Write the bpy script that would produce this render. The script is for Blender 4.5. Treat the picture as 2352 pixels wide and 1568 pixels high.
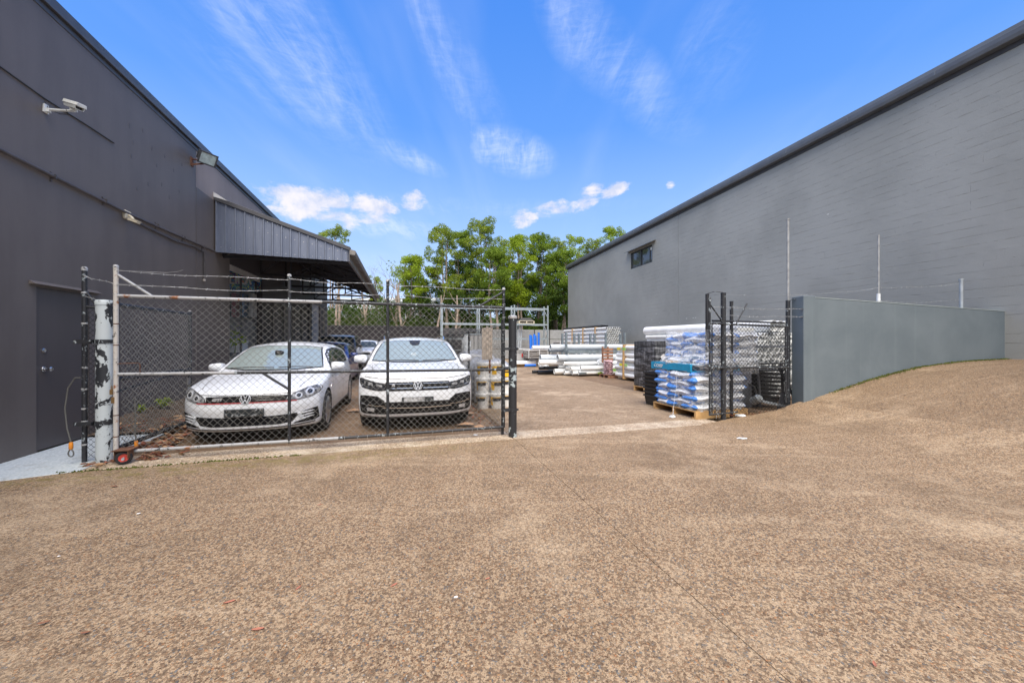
import bpy, bmesh, math, random
import numpy as np
from mathutils import Vector, Matrix, geometry
from mathutils.bvhtree import BVHTree
PI = math.pi
R = math.radians
SC = bpy.context.scene
for o in list(bpy.data.objects): bpy.data.objects.remove(o)
COL = SC.collection

# ---------------------------------------------------------------- camera
EYE = 1.42
cam_d = bpy.data.cameras.new('camera')
cam_d.sensor_width = 36.0
cam_d.lens = 36.0 * 870 / 2352
cam_d.clip_start = 0.05
cam_d.clip_end = 3000
cam = bpy.data.objects.new('camera', cam_d)
cam.location = (0, 0, EYE)
cam.rotation_euler = (R(90), 0, 0)
COL.objects.link(cam)
SC.camera = cam

# ---------------------------------------------------------------- exposure, sun, sky
SC.view_settings.view_transform = 'Standard'
SC.view_settings.look = 'None'
SC.view_settings.exposure = 1.33
SC.view_settings.gamma = 1.0
SC.view_settings.use_curve_mapping = False
SUN_EL, SUN_AZ = R(60), R(176)          # azimuth clockwise from +Y (behind and right of the camera)
sun_d = bpy.data.lights.new('sun', 'SUN')
sun_d.energy = 2.6
sun_d.angle = R(60)
sun_d.color = (1.0, 0.90, 0.78)
sun = bpy.data.objects.new('sun', sun_d)
sdir = Vector((math.sin(SUN_AZ) * math.cos(SUN_EL), math.cos(SUN_AZ) * math.cos(SUN_EL), math.sin(SUN_EL)))
sun.rotation_euler = (-sdir).to_track_quat('-Z', 'Y').to_euler()
sun.location = sdir * 60
COL.objects.link(sun)

class NT:
    """tiny node-tree helper"""
    def __init__(s, tree):
        s.t = tree; s.n = tree.nodes; s.l = tree.links
    def add(s, kind, **kw):
        nd = s.n.new(kind)
        for k, v in kw.items(): setattr(nd, k, v)
        return nd
    def put(s, sock, v):
        if hasattr(v, 'is_linked') or isinstance(v, bpy.types.NodeSocket): s.l.new(v, sock)
        elif v is not None: sock.default_value = v
    def math(s, op, a, b=None, c=None, clamp=False):
        nd = s.add('ShaderNodeMath', operation=op, use_clamp=clamp)
        s.put(nd.inputs[0], a)
        if b is not None: s.put(nd.inputs[1], b)
        if c is not None: s.put(nd.inputs[2], c)
        return nd.outputs[0]
    def mix(s, fac, a, b, blend='MIX'):
        nd = s.add('ShaderNodeMix', data_type='RGBA', blend_type=blend)
        s.put(nd.inputs[0], fac)
        s.put(nd.inputs[6], a if isinstance(a, bpy.types.NodeSocket) else (*a[:3], 1))
        s.put(nd.inputs[7], b if isinstance(b, bpy.types.NodeSocket) else (*b[:3], 1))
        return nd.outputs[2]
    def noise(s, vec, scale, detail=3, rough=0.5, dist=0.0):
        nd = s.add('ShaderNodeTexNoise')
        if vec is not None: s.l.new(vec, nd.inputs['Vector'])
        nd.inputs['Scale'].default_value = scale
        nd.inputs['Detail'].default_value = detail
        nd.inputs['Roughness'].default_value = rough
        nd.inputs['Distortion'].default_value = dist
        return nd.outputs[0]
    def voro(s, vec, scale, feature='F1', rnd=1.0):
        nd = s.add('ShaderNodeTexVoronoi', feature=feature)
        if vec is not None: s.l.new(vec, nd.inputs['Vector'])
        nd.inputs['Scale'].default_value = scale
        nd.inputs['Randomness'].default_value = rnd
        return nd
    def ramp(s, fac, stops, interp='LINEAR'):
        nd = s.add('ShaderNodeValToRGB')
        cr = nd.color_ramp; cr.interpolation = interp
        while len(cr.elements) > len(stops): cr.elements.remove(cr.elements[-1])
        while len(cr.elements) < len(stops): cr.elements.new(1)
        for e, (p, c) in zip(cr.elements, stops):
            e.position = p
            e.color = (c, c, c, 1) if isinstance(c, (int, float)) else (*c[:3], 1)
        s.put(nd.inputs[0], fac)
        return nd.outputs[0]
    def step(s, v, lo, hi):
        nd = s.add('ShaderNodeMapRange', interpolation_type='SMOOTHSTEP')
        s.put(nd.inputs[0], v)
        nd.inputs[1].default_value = lo; nd.inputs[2].default_value = hi
        return nd.outputs[0]
    def scalevec(s, vec, sc, rot=(0, 0, 0), loc=(0, 0, 0)):
        nd = s.add('ShaderNodeMapping')
        s.l.new(vec, nd.inputs[0])
        nd.inputs['Scale'].default_value = sc; nd.inputs['Rotation'].default_value = rot; nd.inputs['Location'].default_value = loc
        return nd.outputs[0]

def build_world():
    w = bpy.data.worlds.new('World'); SC.world = w; w.use_nodes = True
    t = NT(w.node_tree); t.n.clear()
    out = t.add('ShaderNodeOutputWorld'); bg = t.add('ShaderNodeBackground')
    t.l.new(bg.outputs[0], out.inputs[0])
    sky = t.add('ShaderNodeTexSky', sky_type='NISHITA', sun_disc=False)
    sky.sun_elevation = SUN_EL; sky.sun_rotation = SUN_AZ
    sky.air_density = 1.0; sky.dust_density = 0.4; sky.ozone_density = 3.0
    tc = t.add('ShaderNodeTexCoord')
    sep = t.add('ShaderNodeSeparateXYZ'); t.l.new(tc.outputs['Generated'], sep.inputs[0])
    az = t.math('ARCTAN2', sep.outputs[0], sep.outputs[1])
    el = t.math('ARCSINE', sep.outputs[2])
    hs = t.add('ShaderNodeHueSaturation'); t.l.new(sky.outputs[0], hs.inputs['Color'])
    hs.inputs['Saturation'].default_value = 1.12; hs.inputs['Value'].default_value = 1.0
    base = hs.outputs[0]
    # pull the horizon down to a mid blue-white, as clear air after rain shows it
    up = t.math('MAXIMUM', sep.outputs[2], 0.0)
    grad = t.ramp(up, [(0.0, (.42, .50, .74)), (0.12, (.50, .62, .92)), (0.35, (.50, .78, 1.0)), (0.7, (.42, .86, 1.0)), (1.0, (.5, .9, 1.0))])
    base = t.mix(1.0, base, (1.35, 1.35, 1.55), 'MULTIPLY')
    base = t.mix(1.0, base, grad, 'MULTIPLY')
    tint = t.ramp(up, [(0.0, (.86, .98, 1.14)), (0.12, (.72, .88, 1.12)), (0.27, (.44, .68, 1.10)), (.48, (.16, .41, 1.05)), (0.78, (.06, .27, .98)), (1.0, (.05, .24, .95))])
    tint = t.mix(1.0, tint, (5.2, 5.2, 5.2), 'MULTIPLY')
    base = t.mix(.80, base, tint)
    # cloud-plane coordinates
    den = t.math('ADD', up, 0.12)
    cx = t.math('DIVIDE', sep.outputs[0], den); cy = t.math('DIVIDE', sep.outputs[1], den)
    cmb = t.add('ShaderNodeCombineXYZ'); t.l.new(cx, cmb.inputs[0]); t.l.new(cy, cmb.inputs[1])
    plane = cmb.outputs[0]
    def blob(x, y, sx, sy, rot, power=1.0):
        """soft ellipse in azimuth / elevation, placed from a pixel of the 2352 wide photograph"""
        a0 = math.atan2(x - 1176, 870); e0 = math.atan2(784 - y, math.hypot(x - 1176, 870))
        c, s_ = math.cos(rot), math.sin(rot)
        da = t.math('SUBTRACT', az, a0); de = t.math('SUBTRACT', el, e0)
        p = t.math('MULTIPLY_ADD', da, c, t.math('MULTIPLY', de, s_))
        q = t.math('MULTIPLY_ADD', de, c, t.math('MULTIPLY', da, -s_))
        p = t.math('DIVIDE', p, sx); q = t.math('DIVIDE', q, sy)
        d = t.math('ADD', t.math('MULTIPLY', p, p), t.math('MULTIPLY', q, q))
        return t.math('MULTIPLY', t.math('SUBTRACT', 1.0, d, clamp=True), power)
    # thin cirrus: patchy veil, streaked
    st = t.scalevec(plane, (2.2, 0.55, 1), (0, 0, R(35)))
    n1 = t.noise(st, 3.0, 6, 0.62, 0.6)
    ripple = t.noise(t.scalevec(tc.outputs['Generated'], (14, 14, 60), (0, R(14), 0)), 1.0, 5, 0.7, 1.2)
    veil = t.step(n1, 0.36, 0.74)
    cir = [(640, 70, .34, .13, -.62, .9), (770, 215, .20, .06, -.62, .8), (600, 190, .2, .06, -.3, .5), (990, 60, .30, .055, -1.0, .75), (1090, 180, .22, .05, -.9, .45),
           (1330, 60, .18, .085, -.75, .95), (1440, 170, .24, .075, -.7, .7), (1640, 120, .12, .1, 1.0, .5), (1170, 348, .14, .06, -.2, 1.5), (940, 362, .11, .03, -.3, 1.1),
           (880, 520, .18, .035, -.03, 1.2), (1100, 480, .5, .03, 0, .45), (860, 600, .5, .03, 0, .4)]
    m = None
    for c in cir:
        b = blob(*c[:5], power=c[5])
        m = b if m is None else t.math('MAXIMUM', m, b)
    fib = t.noise(st, 9.0, 6, 0.7, 1.5)
    tex = t.math('MULTIPLY_ADD', veil, 0.55, t.math('MULTIPLY_ADD', t.step(ripple, .3, .8), 0.40, t.math('MULTIPLY', t.step(fib, .35, .75), .35)))
    edge = t.math('MULTIPLY', m, t.math('MULTIPLY_ADD', n1, 1.5, .15), clamp=True)
    soft = t.math('MULTIPLY', t.math('MULTIPLY', edge, t.math('MULTIPLY_ADD', m, .5, .5)), tex, clamp=True)
    far = t.math('MULTIPLY', t.step(t.noise(st, 1.1, 4, .55, .3), .48, .8), 0.12)
    # unseen cloud sheet added behind the camera to whiten the light, thinning overhead
    back = t.math('SUBTRACT', 1.0, t.step(sep.outputs[1], -.45, .30))
    sheet = t.math('MULTIPLY', back, t.math('MULTIPLY_ADD', t.step(n1, .3, .7), .5, .45))
    cirrus = t.math('MAXIMUM', t.math('MULTIPLY', soft, .46), t.math('MAXIMUM', far, sheet))
    # fair-weather cumulus low over the trees
    wisp = t.noise(t.scalevec(tc.outputs['Generated'], (1, 1, 1.9)), 11.0, 8, 0.66, 0.3)
    cum = [(725, 474, .105, .036, 0.0, 1.15), (680, 468, .05, .036, 0, 1.1), (860, 472, .05, .026, -.1, 1.0), (950, 462, .03, .02, .3, .6),
           (1275, 474, .05, .018, .1, .85), (1345, 455, .045, .020, .45, .95), (1410, 436, .036, .013, .2, .9), (1200, 503, .034, .02, .3, .8), (1540, 424, .010, .008, 0, .9),
           (760, 490, .07, .02, 0, .9)]
    m = None
    for c in cum:
        b = blob(c[0], c[1], c[2] * 1.45, c[3] * 1.5, c[4], power=c[5] * 1.1)
        m = b if m is None else t.math('MAXIMUM', m, b)
    cu = t.step(t.math('ADD', t.math('SUBTRACT', m, .42), t.math('MULTIPLY', t.math('SUBTRACT', wisp, .5), 3.8)), -.05, 0.75)
    cu = t.math('MULTIPLY', cu, t.step(m, 0.0, 0.2))
    shade = t.noise(tc.outputs['Generated'], 26.0, 4, 0.6)
    col_cu = t.mix(t.step(shade, .3, .66), (3.7, 4.0, 5.0), (5.6, 5.3, 5.4))
    c1 = t.mix(cirrus, base, (5.2, 5.6, 6.4))
    c2 = t.mix(t.math('MULTIPLY', cu, .90), c1, col_cu)
    t.l.new(c2, bg.inputs[0])
    bg.inputs[1].default_value = 0.075
build_world()

# ---------------------------------------------------------------- frames
YAW = R(16)
CU, SU = math.cos(YAW), math.sin(YAW)
def W(u, v, z=0.0):
    """site frame (u across the yard, v into it) to world"""
    return Vector((CU * u - SU * v, SU * u + CU * v, z))
SITE = Matrix.Rotation(YAW, 4, 'Z')

# ---------------------------------------------------------------- object helpers
def tag(o, label=None, cat=None, group=None, kind=None):
    if label: o['label'] = label
    if cat: o['category'] = cat
    if group: o['group'] = group
    if kind: o['kind'] = kind
    return o

def thing(name, label, cat, loc=(0, 0, 0), rz=YAW, group=None):
    o = bpy.data.objects.new(name, None); o.empty_display_size = 0.1
    COL.objects.link(o)
    o.location = loc; o.rotation_euler = (0, 0, rz)
    return tag(o, label, cat, group)

class MB:
    def __init__(s): s.v = []; s.f = []; s.m = []
    def add(s, vs, fs, mi=0):
        b = len(s.v); s.v.extend([tuple(p) for p in vs])
        s.f.extend([tuple(b + i for i in f) for f in fs]); s.m.extend([mi] * len(fs)); return s
    def box(s, x0, x1, y0, y1, z0, z1, mi=0, M=None):
        vs = [Vector(p) for p in ((x0, y0, z0), (x1, y0, z0), (x1, y1, z0), (x0, y1, z0), (x0, y0, z1), (x1, y0, z1), (x1, y1, z1), (x0, y1, z1))]
        if M is not None: vs = [M @ p for p in vs]
        return s.add(vs, [(0, 3, 2, 1), (4, 5, 6, 7), (0, 1, 5, 4), (1, 2, 6, 5), (2, 3, 7, 6), (3, 0, 4, 7)], mi)
    def bar(s, p0, p1, w, h, mi=0, up=(0, 0, 1)):
        p0, p1 = Vector(p0), Vector(p1); d = (p1 - p0).normalized()
        up = Vector(up)
        if abs(d.dot(up)) > .98: up = Vector((0, 1, 0))
        sx = d.cross(up).normalized(); sz = sx.cross(d).normalized()
        vs = []
        for p in (p0, p1):
            for a, b in ((-1, -1), (1, -1), (1, 1), (-1, 1)): vs.append(p + sx * a * w / 2 + sz * b * h / 2)
        return s.add(vs, [(0, 1, 2, 3), (7, 6, 5, 4), (0, 4, 5, 1), (1, 5, 6, 2), (2, 6, 7, 3), (3, 7, 4, 0)], mi)
    def path(s, pts, r, n=8, mi=0, closed=False, caps=True):
        pts = [Vector(p) for p in pts]; k = len(pts); vs = []; fs = []
        rs = r if isinstance(r, (list, tuple)) else [r] * k
        up = Vector((0, 0, 1)); prev = None
        for i, p in enumerate(pts):
            a = pts[i - 1] if (i > 0 or closed) else p
            b = pts[(i + 1) % k] if (i < k - 1 or closed) else p
            d = (b - a)
            d = d.normalized() if d.length > 1e-9 else Vector((0, 0, 1))
            if prev is None:
                q = up if abs(d.dot(up)) < .9 else Vector((0, 1, 0))
                x = d.cross(q).normalized()
            else:
                x = (prev - d * prev.dot(d))
                x = x.normalized() if x.length > 1e-6 else prev
            prev = x; y = d.cross(x)
            for j in range(n):
                an = 2 * PI * j / n
                vs.append(p + (x * math.cos(an) + y * math.sin(an)) * rs[i])
        segs = k if closed else k - 1
        for i in range(segs):
            i2 = (i + 1) % k
            for j in range(n):
                j2 = (j + 1) % n
                fs.append((i * n + j, i * n + j2, i2 * n + j2, i2 * n + j))
        if caps and not closed:
            fs.append(tuple(range(n))[::-1]); fs.append(tuple((k - 1) * n + j for j in range(n)))
        return s.add(vs, fs, mi)
    def tube(s, p0, p1, r, n=10, mi=0, r1=None):
        return s.path([p0, p1], [r, r if r1 is None else r1], n, mi)
    def pipe(s, p0, p1, ro, ri, n=20, mi=0):
        """hollow pipe"""
        p0, p1 = Vector(p0), Vector(p1); d = (p1 - p0).normalized()
        q = Vector((0, 0, 1)) if abs(d.z) < .9 else Vector((0, 1, 0))
        x = d.cross(q).normalized(); y = d.cross(x); vs = []
        for p, r in ((p0, ro), (p1, ro), (p1, ri), (p0, ri)):
            for j in range(n):
                a = 2 * PI * j / n; vs.append(p + (x * math.cos(a) + y * math.sin(a)) * r)
        fs = []
        for k in range(4):
            for j in range(n):
                j2 = (j + 1) % n; a = k * n; b = ((k + 1) % 4) * n
                fs.append((a + j, b + j, b + j2, a + j2))
        return s.add(vs, fs, mi)
    def lathe(s, prof, n=24, mi=0, M=None, close=False):
        vs = []; k = len(prof)
        for (r, z) in prof:
            for j in range(n):
                a = 2 * PI * j / n; p = Vector((r * math.cos(a), r * math.sin(a), z))
                vs.append(M @ p if M is not None else p)
        fs = []
        for i in range(k if close else k - 1):
            i2 = (i + 1) % k
            for j in range(n):
                j2 = (j + 1) % n
                fs.append((i * n + j, i * n + j2, i2 * n + j2, i2 * n + j))
        if not close:
            if prof[0][0] > 1e-5: fs.append(tuple(range(n))[::-1])
            if prof[-1][0] > 1e-5: fs.append(tuple((k - 1) * n + j for j in range(n)))
        return s.add(vs, fs, mi)
    def prism(s, poly, a0, a1, axis='y', mi=0):
        """extrude a 2D polygon; axis = direction of extrusion"""
        n = len(poly)
        def P(p, a):
            return {'y': (p[0], a, p[1]), 'x': (a, p[0], p[1]), 'z': (p[0], p[1], a)}[axis]
        vs = [P(p, a0) for p in poly] + [P(p, a1) for p in poly]
        fs = [tuple(range(n)), tuple(range(n, 2 * n))[::-1]] + [(i, (i + 1) % n + 0, (i + 1) % n + n, i + n)[::-1] for i in range(n)]
        return s.add(vs, fs, mi)
    def ellipsoid(s, c, r, nu=12, nv=8, mi=0, M=None):
        vs = []; fs = []
        for i in range(nv + 1):
            th = PI * i / nv
            for j in range(nu):
                ph = 2 * PI * j / nu
                p = Vector((c[0] + r[0] * math.sin(th) * math.cos(ph), c[1] + r[1] * math.sin(th) * math.sin(ph), c[2] + r[2] * math.cos(th)))
                vs.append(M @ p if M is not None else p)
        for i in range(nv):
            for j in range(nu):
                j2 = (j + 1) % nu
                fs.append((i * nu + j, (i + 1) * nu + j, (i + 1) * nu + j2, i * nu + j2))
        return s.add(vs, fs, mi)
    def mesh(s, name, mats, smooth=False, bevel=0, seg=1, angle=35, normals=True):
        me = bpy.data.meshes.new(name)
        me.from_pydata(s.v, [], s.f)
        mats = mats if isinstance(mats, (list, tuple)) else [mats]
        for m in mats: me.materials.append(m)
        if len(mats) > 1: me.polygons.foreach_set('material_index', s.m)
        if bevel or normals:
            bm = bmesh.new(); bm.from_mesh(me)
            if normals and len(s.f) < 60000:
                bmesh.ops.remove_doubles(bm, verts=bm.verts, dist=1e-6)
                bmesh.ops.recalc_face_normals(bm, faces=bm.faces)
            if bevel:
                es = [e for e in bm.edges if len(e.link_faces) == 2 and e.calc_face_angle(0) > R(30)]
                bmesh.ops.bevel(bm, geom=es, offset=bevel, segments=seg, affect='EDGES', clamp_overlap=True)
            bm.to_mesh(me); bm.free()
        if smooth:
            me.shade_smooth()
            try: me.set_sharp_from_angle(angle=R(angle))
            except Exception: pass
        return me
    def obj(s, name, mats, parent=None, smooth=False, bevel=0, seg=1, angle=35, M=None, normals=True):
        o = bpy.data.objects.new(name, s.mesh(name, mats, smooth, bevel, seg, angle, normals))
        COL.objects.link(o)
        if parent is not None: o.parent = parent
        if M is not None: o.matrix_local = M
        return o

def link_copy(src, parent=None, loc=None, rot=None, scale=None):
    o = src.copy(); COL.objects.link(o)
    o.parent = parent
    if loc is not None: o.location = loc
    if rot is not None: o.rotation_euler = rot
    if scale is not None: o.scale = scale
    return o
def copy_tree(o, parent=None):
    c = o.copy(); COL.objects.link(c); c.parent = parent
    for ch in list(o.children): copy_tree(ch, c)
    return c

def split_pieces(o):
    """turn a mesh of loose islands into one object per island"""
    me = o.data; n = len(me.vertices); par = list(range(n))
    def find(a):
        while par[a] != a: par[a] = par[par[a]]; a = par[a]
        return a
    for e in me.edges: par[find(e.vertices[0])] = find(e.vertices[1])
    isl = {}
    for p in me.polygons: isl.setdefault(find(p.vertices[0]), []).append(p)
    for k, ps in enumerate(isl.values()):
        ids = {}; vs = []; fs = []
        for p in ps:
            f = []
            for v in p.vertices:
                if v not in ids: ids[v] = len(vs); vs.append(me.vertices[v].co[:])
                f.append(ids[v])
            fs.append(f)
        m2 = bpy.data.meshes.new(o.name); m2.from_pydata(vs, [], fs)
        for m_ in me.materials: m2.materials.append(m_)
        if me.polygons[0].use_smooth: m2.shade_smooth()
        if k == 0: keep = m2
        else:
            c = bpy.data.objects.new(o.name.split('.')[0], m2); COL.objects.link(c); c.parent = o.parent; c.matrix_local = o.matrix_local.copy()
    o.data = keep
    return o
def ordn(k): return ('first', 'second', 'third', 'fourth', 'fifth', 'sixth', 'seventh', 'eighth', 'ninth', 'tenth', 'eleventh', 'twelfth')[k]

def text_obj(txt, size, mat, parent, M, name='lettering', extrude=0.003, offset=0.0, shear=0.0, sx=1.0, align='CENTER'):
    cu = bpy.data.curves.new('t', 'FONT'); cu.body = txt; cu.size = size; cu.extrude = extrude
    cu.offset = offset; cu.shear = shear; cu.align_x = align; cu.align_y = 'CENTER'; cu.resolution_u = 3
    to = bpy.data.objects.new('t', cu); COL.objects.link(to)
    bpy.context.view_layer.update()
    me = bpy.data.meshes.new_from_object(to.evaluated_get(bpy.context.evaluated_depsgraph_get()))
    bpy.data.objects.remove(to); me.name = name
    me.materials.clear(); me.materials.append(mat)
    o = bpy.data.objects.new(name, me); COL.objects.link(o); o.parent = parent
    o.matrix_local = M @ Matrix.Diagonal((sx, 1, 1, 1))
    return o
# text lies in its local XY plane: this turns it to stand facing -Y
STAND = Matrix.Rotation(R(90), 4, 'X')

# ---------------------------------------------------------------- materials
def new_mat(name):
    m = bpy.data.materials.new(name); m.use_nodes = True
    t = NT(m.node_tree)
    b = [n for n in t.n if n.type == 'BSDF_PRINCIPLED'][0]
    return m, t, b
def pos(t):
    return t.add('ShaderNodeNewGeometry').outputs['Position']
def objc(t):
    return t.add('ShaderNodeTexCoord').outputs['Object']
def bump(t, b, height, strength=0.3, dist=0.01):
    n = t.add('ShaderNodeBump'); n.inputs['Strength'].default_value = strength; n.inputs['Distance'].default_value = dist
    t.l.new(height, n.inputs['Height']); t.l.new(n.outputs[0], b.inputs['Normal'])
def mat(name, col, rough=0.6, metal=0.0, var=0.12, scale=6, bmp=0.0, bscale=60, coat=0.0, spec=0.5, dirt=0.0, dirtcol=(.08, .06, .045)):
    m, t, b = new_mat(name)
    p = objc(t)
    n = t.noise(p, scale, 5, 0.6)
    lo = tuple(c * (1 - var) for c in col); hi = tuple(min(1, c * (1 + var)) for c in col)
    c = t.mix(t.step(n, .3, .7), lo, hi)
    if dirt:
        n2 = t.noise(p, scale * .6, 6, 0.7)
        c = t.mix(t.math('MULTIPLY', t.step(n2, .5, .78), dirt), c, dirtcol)
    t.l.new(c, b.inputs['Base Color'])
    b.inputs['Roughness'].default_value = rough; b.inputs['Metallic'].default_value = metal
    b.inputs['Coat Weight'].default_value = coat; b.inputs['Coat Roughness'].default_value = .04
    b.inputs['Specular IOR Level'].default_value = spec
    if bmp: bump(t, b, t.noise(p, bscale, 4, 0.6), bmp, 0.01)
    return m
# ================================================================ GROUND
YAW_ = R(16)
def pebble_mat(name, matrix, tint=(1, 1, 1), cover=0.62, mossline=False, wet=0.0, pale=0.0):
    m, t, b = new_mat(name)
    p = pos(t)
    big = t.noise(p, 0.55, 5, 0.62)
    mid = t.noise(p, 2.6, 5, 0.65, .3)
    fine = t.noise(p, 240, 3, 0.7)
    wob = t.add('ShaderNodeVectorMath', operation='ADD'); t.l.new(p, wob.inputs[0])
    nz = t.add('ShaderNodeTexNoise'); t.l.new(p, nz.inputs['Vector']); nz.inputs['Scale'].default_value = 45
    sc = t.add('ShaderNodeVectorMath', operation='SCALE'); t.l.new(nz.outputs['Color'], sc.inputs[0]); sc.inputs['Scale'].default_value = .012
    t.l.new(sc.outputs[0], wob.inputs[1])
    pal = [(0, (.13, .085, .055)), (.16, (.24, .155, .09)), (.34, (.30, .205, .13)), (.5, (.19, .145, .105)), (.62, (.36, .255, .165)), (.72, (.105, .11, .115)),
           (.80, (.19, .20, .20)), (.87, (.40, .25, .13)), (.92, (.42, .33, .24)), (.965, (.38, .19, .09)), (.992, (.50, .46, .38))]
    v1 = t.voro(wob.outputs[0], 82); v2 = t.voro(wob.outputs[0], 150)
    s1 = t.add('ShaderNodeSeparateColor'); t.l.new(v1.outputs['Color'], s1.inputs[0])
    s2 = t.add('ShaderNodeSeparateColor'); t.l.new(v2.outputs['Color'], s2.inputs[0])
    c1 = t.ramp(s1.outputs[0], pal, 'CONSTANT'); c2 = t.ramp(s2.outputs[0], pal, 'CONSTANT')
    # coarse stones where a second random value says so, small ones between
    is1 = t.math('MULTIPLY', t.math('LESS_THAN', s1.outputs[1], .55), t.math('LESS_THAN', v1.outputs['Distance'], .50))
    is2 = t.math('MULTIPLY', t.math('LESS_THAN', s2.outputs[1], cover), t.math('LESS_THAN', v2.outputs['Distance'], .46))
    mat_c = t.mix(t.step(fine, .3, .7), tuple(c * .62 for c in matrix), tuple(c * 1.3 for c in matrix))
    c = t.mix(is2, mat_c, c2); c = t.mix(is1, c, c1)
    # dark crevice round each stone
    edge = t.math('MULTIPLY', t.step(v1.outputs['Distance'], .40, .56), t.math('LESS_THAN', s1.outputs[1], .6))
    c = t.mix(t.math('MULTIPLY', edge, .55), c, (.05, .032, .02))
    g2 = t.step(t.noise(p, 26, 6, .8), .50, .66)
    c = t.mix(t.math('MULTIPLY', g2, .62), c, (.095, .062, .038))
    c = t.mix(1.0, c, tint, 'MULTIPLY')
    # worn, mortar-rich pale patches and dark damp ones
    grit = t.step(t.noise(p, 38, 5, .75), .42, .60)
    patch = t.math('MULTIPLY', t.step(t.math('ADD', t.math('MULTIPLY', big, .6), t.math('MULTIPLY', mid, .4)), .49, .64), t.math('MULTIPLY_ADD', grit, .6, .4))
    c = t.mix(t.math('MULTIPLY', patch, .50 + pale), c, tuple(min(1, x * 1.35) for x in matrix))
    damp = t.step(t.noise(p, .7, 7, .72, .6), .47, .70)
    c = t.mix(t.math('MULTIPLY', damp, .46 + wet), c, (.095, .062, .036))
    str_ = t.step(t.noise(t.scalevec(p, (.35, 2.2, 1), (0, 0, -YAW_)), 1.3, 6, .7, .5), .50, .70)
    c = t.mix(t.math('MULTIPLY', t.math('MULTIPLY', str_, grit), .42), c, tuple(min(1, x * 1.5) for x in matrix))
    big_st = t.step(t.voro(p, 27).outputs['Distance'], .10, .16)
    c = t.mix(t.math('MULTIPLY', t.math('SUBTRACT', 1, big_st), t.math('MULTIPLY', t.math('GREATER_THAN', mid, .52), .8)), c, t.mix(t.noise(p, 3), (.05, .06, .065), (.34, .25, .17)))
    sep = t.add('ShaderNodeSeparateXYZ'); t.l.new(p, sep.inputs[0])
    # black tyre/oil spotting
    oil = t.step(t.noise(p, 1.7, 3, .5), .70, .80)
    c = t.mix(t.math('MULTIPLY', oil, .35), c, (.05, .04, .03))
    if mossline:
        v = t.math('MULTIPLY_ADD', sep.outputs[0], -SU, t.math('MULTIPLY', sep.outputs[1], CU))
        dm = t.math('ABSOLUTE', t.math('SUBTRACT', v, mossline))
        near = t.math('SUBTRACT', 1.0, t.step(dm, .0, .34))
        moss = t.math('MULTIPLY', near, t.step(t.noise(p, 7, 5, .7), .42, .62))
        left = t.math('SUBTRACT', 1.0, t.step(sep.outputs[0], -2.2, .6))
        c = t.mix(t.math('MULTIPLY', t.math('MULTIPLY', moss, left), .6), c, (.17, .14, .035))
    t.l.new(c, b.inputs['Base Color'])
    b.inputs['Roughness'].default_value = .85
    b.inputs['Specular IOR Level'].default_value = .3
    h = t.math('ADD', t.math('MULTIPLY', is1, t.math('SUBTRACT', .55, v1.outputs['Distance'])), t.math('MULTIPLY', fine, .25))
    h = t.math('ADD', h, t.math('MULTIPLY', is2, t.math('SUBTRACT', .3, v2.outputs['Distance'])))
    bump(t, b, h, .55, .012)
    return m
M_DRIVE = pebble_mat('driveway_aggregate', (.40, .31, .205), tint=(.92, .86, .80), mossline=5.05)
M_YARD = pebble_mat('yard_aggregate', (.25, .18, .12), tint=(.86, .81, .76), cover=.5, wet=.12)
M_YARD2 = pebble_mat('yard_worn', (.39, .31, .22), tint=(.95, .90, .84), cover=.4, pale=.25)
M_KERB = pebble_mat('kerb_strip_concrete', (.50, .44, .35), tint=(1.15, 1.08, 1.0), cover=.15, pale=.42, mossline=5.2)
M_RAMP = pebble_mat('ramp_broomed', (.37, .285, .19), tint=(.80, .74, .68), cover=.55, wet=.04)
M_JOINT = mat('joint_dirt', (.045, .036, .025), .95, var=.4, scale=20)

def ramp_z(u):
    us = [-50, 5.5, 6.2, 6.9, 7.56, 8.1, 8.53, 9.02, 10.0, 11.08, 12.3, 14, 60]
    zs = [0, 0, .03, .105, .245, .40, .53, .665, .88, 1.0, 1.05, 1.07, 1.07]
    return float(np.interp(u, us, zs))
def edge_v(u):      # where the driveway stops: the yard joint, swinging up to the fence at the right
    return float(np.interp(u, [-60, 4.2, 4.8, 5.3, 5.75, 7.6, 12.28, 13.5], [5.29, 5.29, 5.34, 5.44, 5.60, 5.62, 4.86, 4.7]))

def driveway(name, u0, u1, v0, m, vtop=None, gap=.0028):
    mb = MB(); nu = max(2, int((u1 - u0) / .22)); nv = 40
    vs = []
    for i in range(nu + 1):
        u = u0 + gap + (u1 - u0 - 2 * gap) * i / nu
        ve = edge_v(u) if vtop is None else vtop
        for j in range(nv + 1):
            f = (j / nv) ** .8
            v = v0 + (ve - v0) * f
            z = ramp_z(u) + .006 * math.sin(u * 1.7 + v * .9) * min(1, abs(ve - v))
            vs.append(W(u, v, z))
    fs = [(i * (nv + 1) + j, (i + 1) * (nv + 1) + j, (i + 1) * (nv + 1) + j + 1, i * (nv + 1) + j + 1) for i in range(nu) for j in range(nv)]
    mb.add(vs, fs)
    # skirts so that joints and the free edge have depth
    def skirt(idx):
        b = [vs[k] for k in idx]; low = [Vector((p.x, p.y, -.09)) for p in b]; n = len(b)
        mb.add(b + low, [(k, k + 1, n + k + 1, n + k) for k in range(n - 1)])
    skirt([i * (nv + 1) + nv for i in range(nu + 1)])
    skirt([j for j in range(nv + 1)]); skirt([nu * (nv + 1) + j for j in range(nv + 1)])
    o = mb.obj(name, m, smooth=True, angle=50); tag(o, kind='structure'); return o
driveway('driveway_pavement', -9, 1.555, -9, M_DRIVE)
driveway('driveway_pavement', 1.555, 7.62, -9, M_DRIVE)
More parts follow.
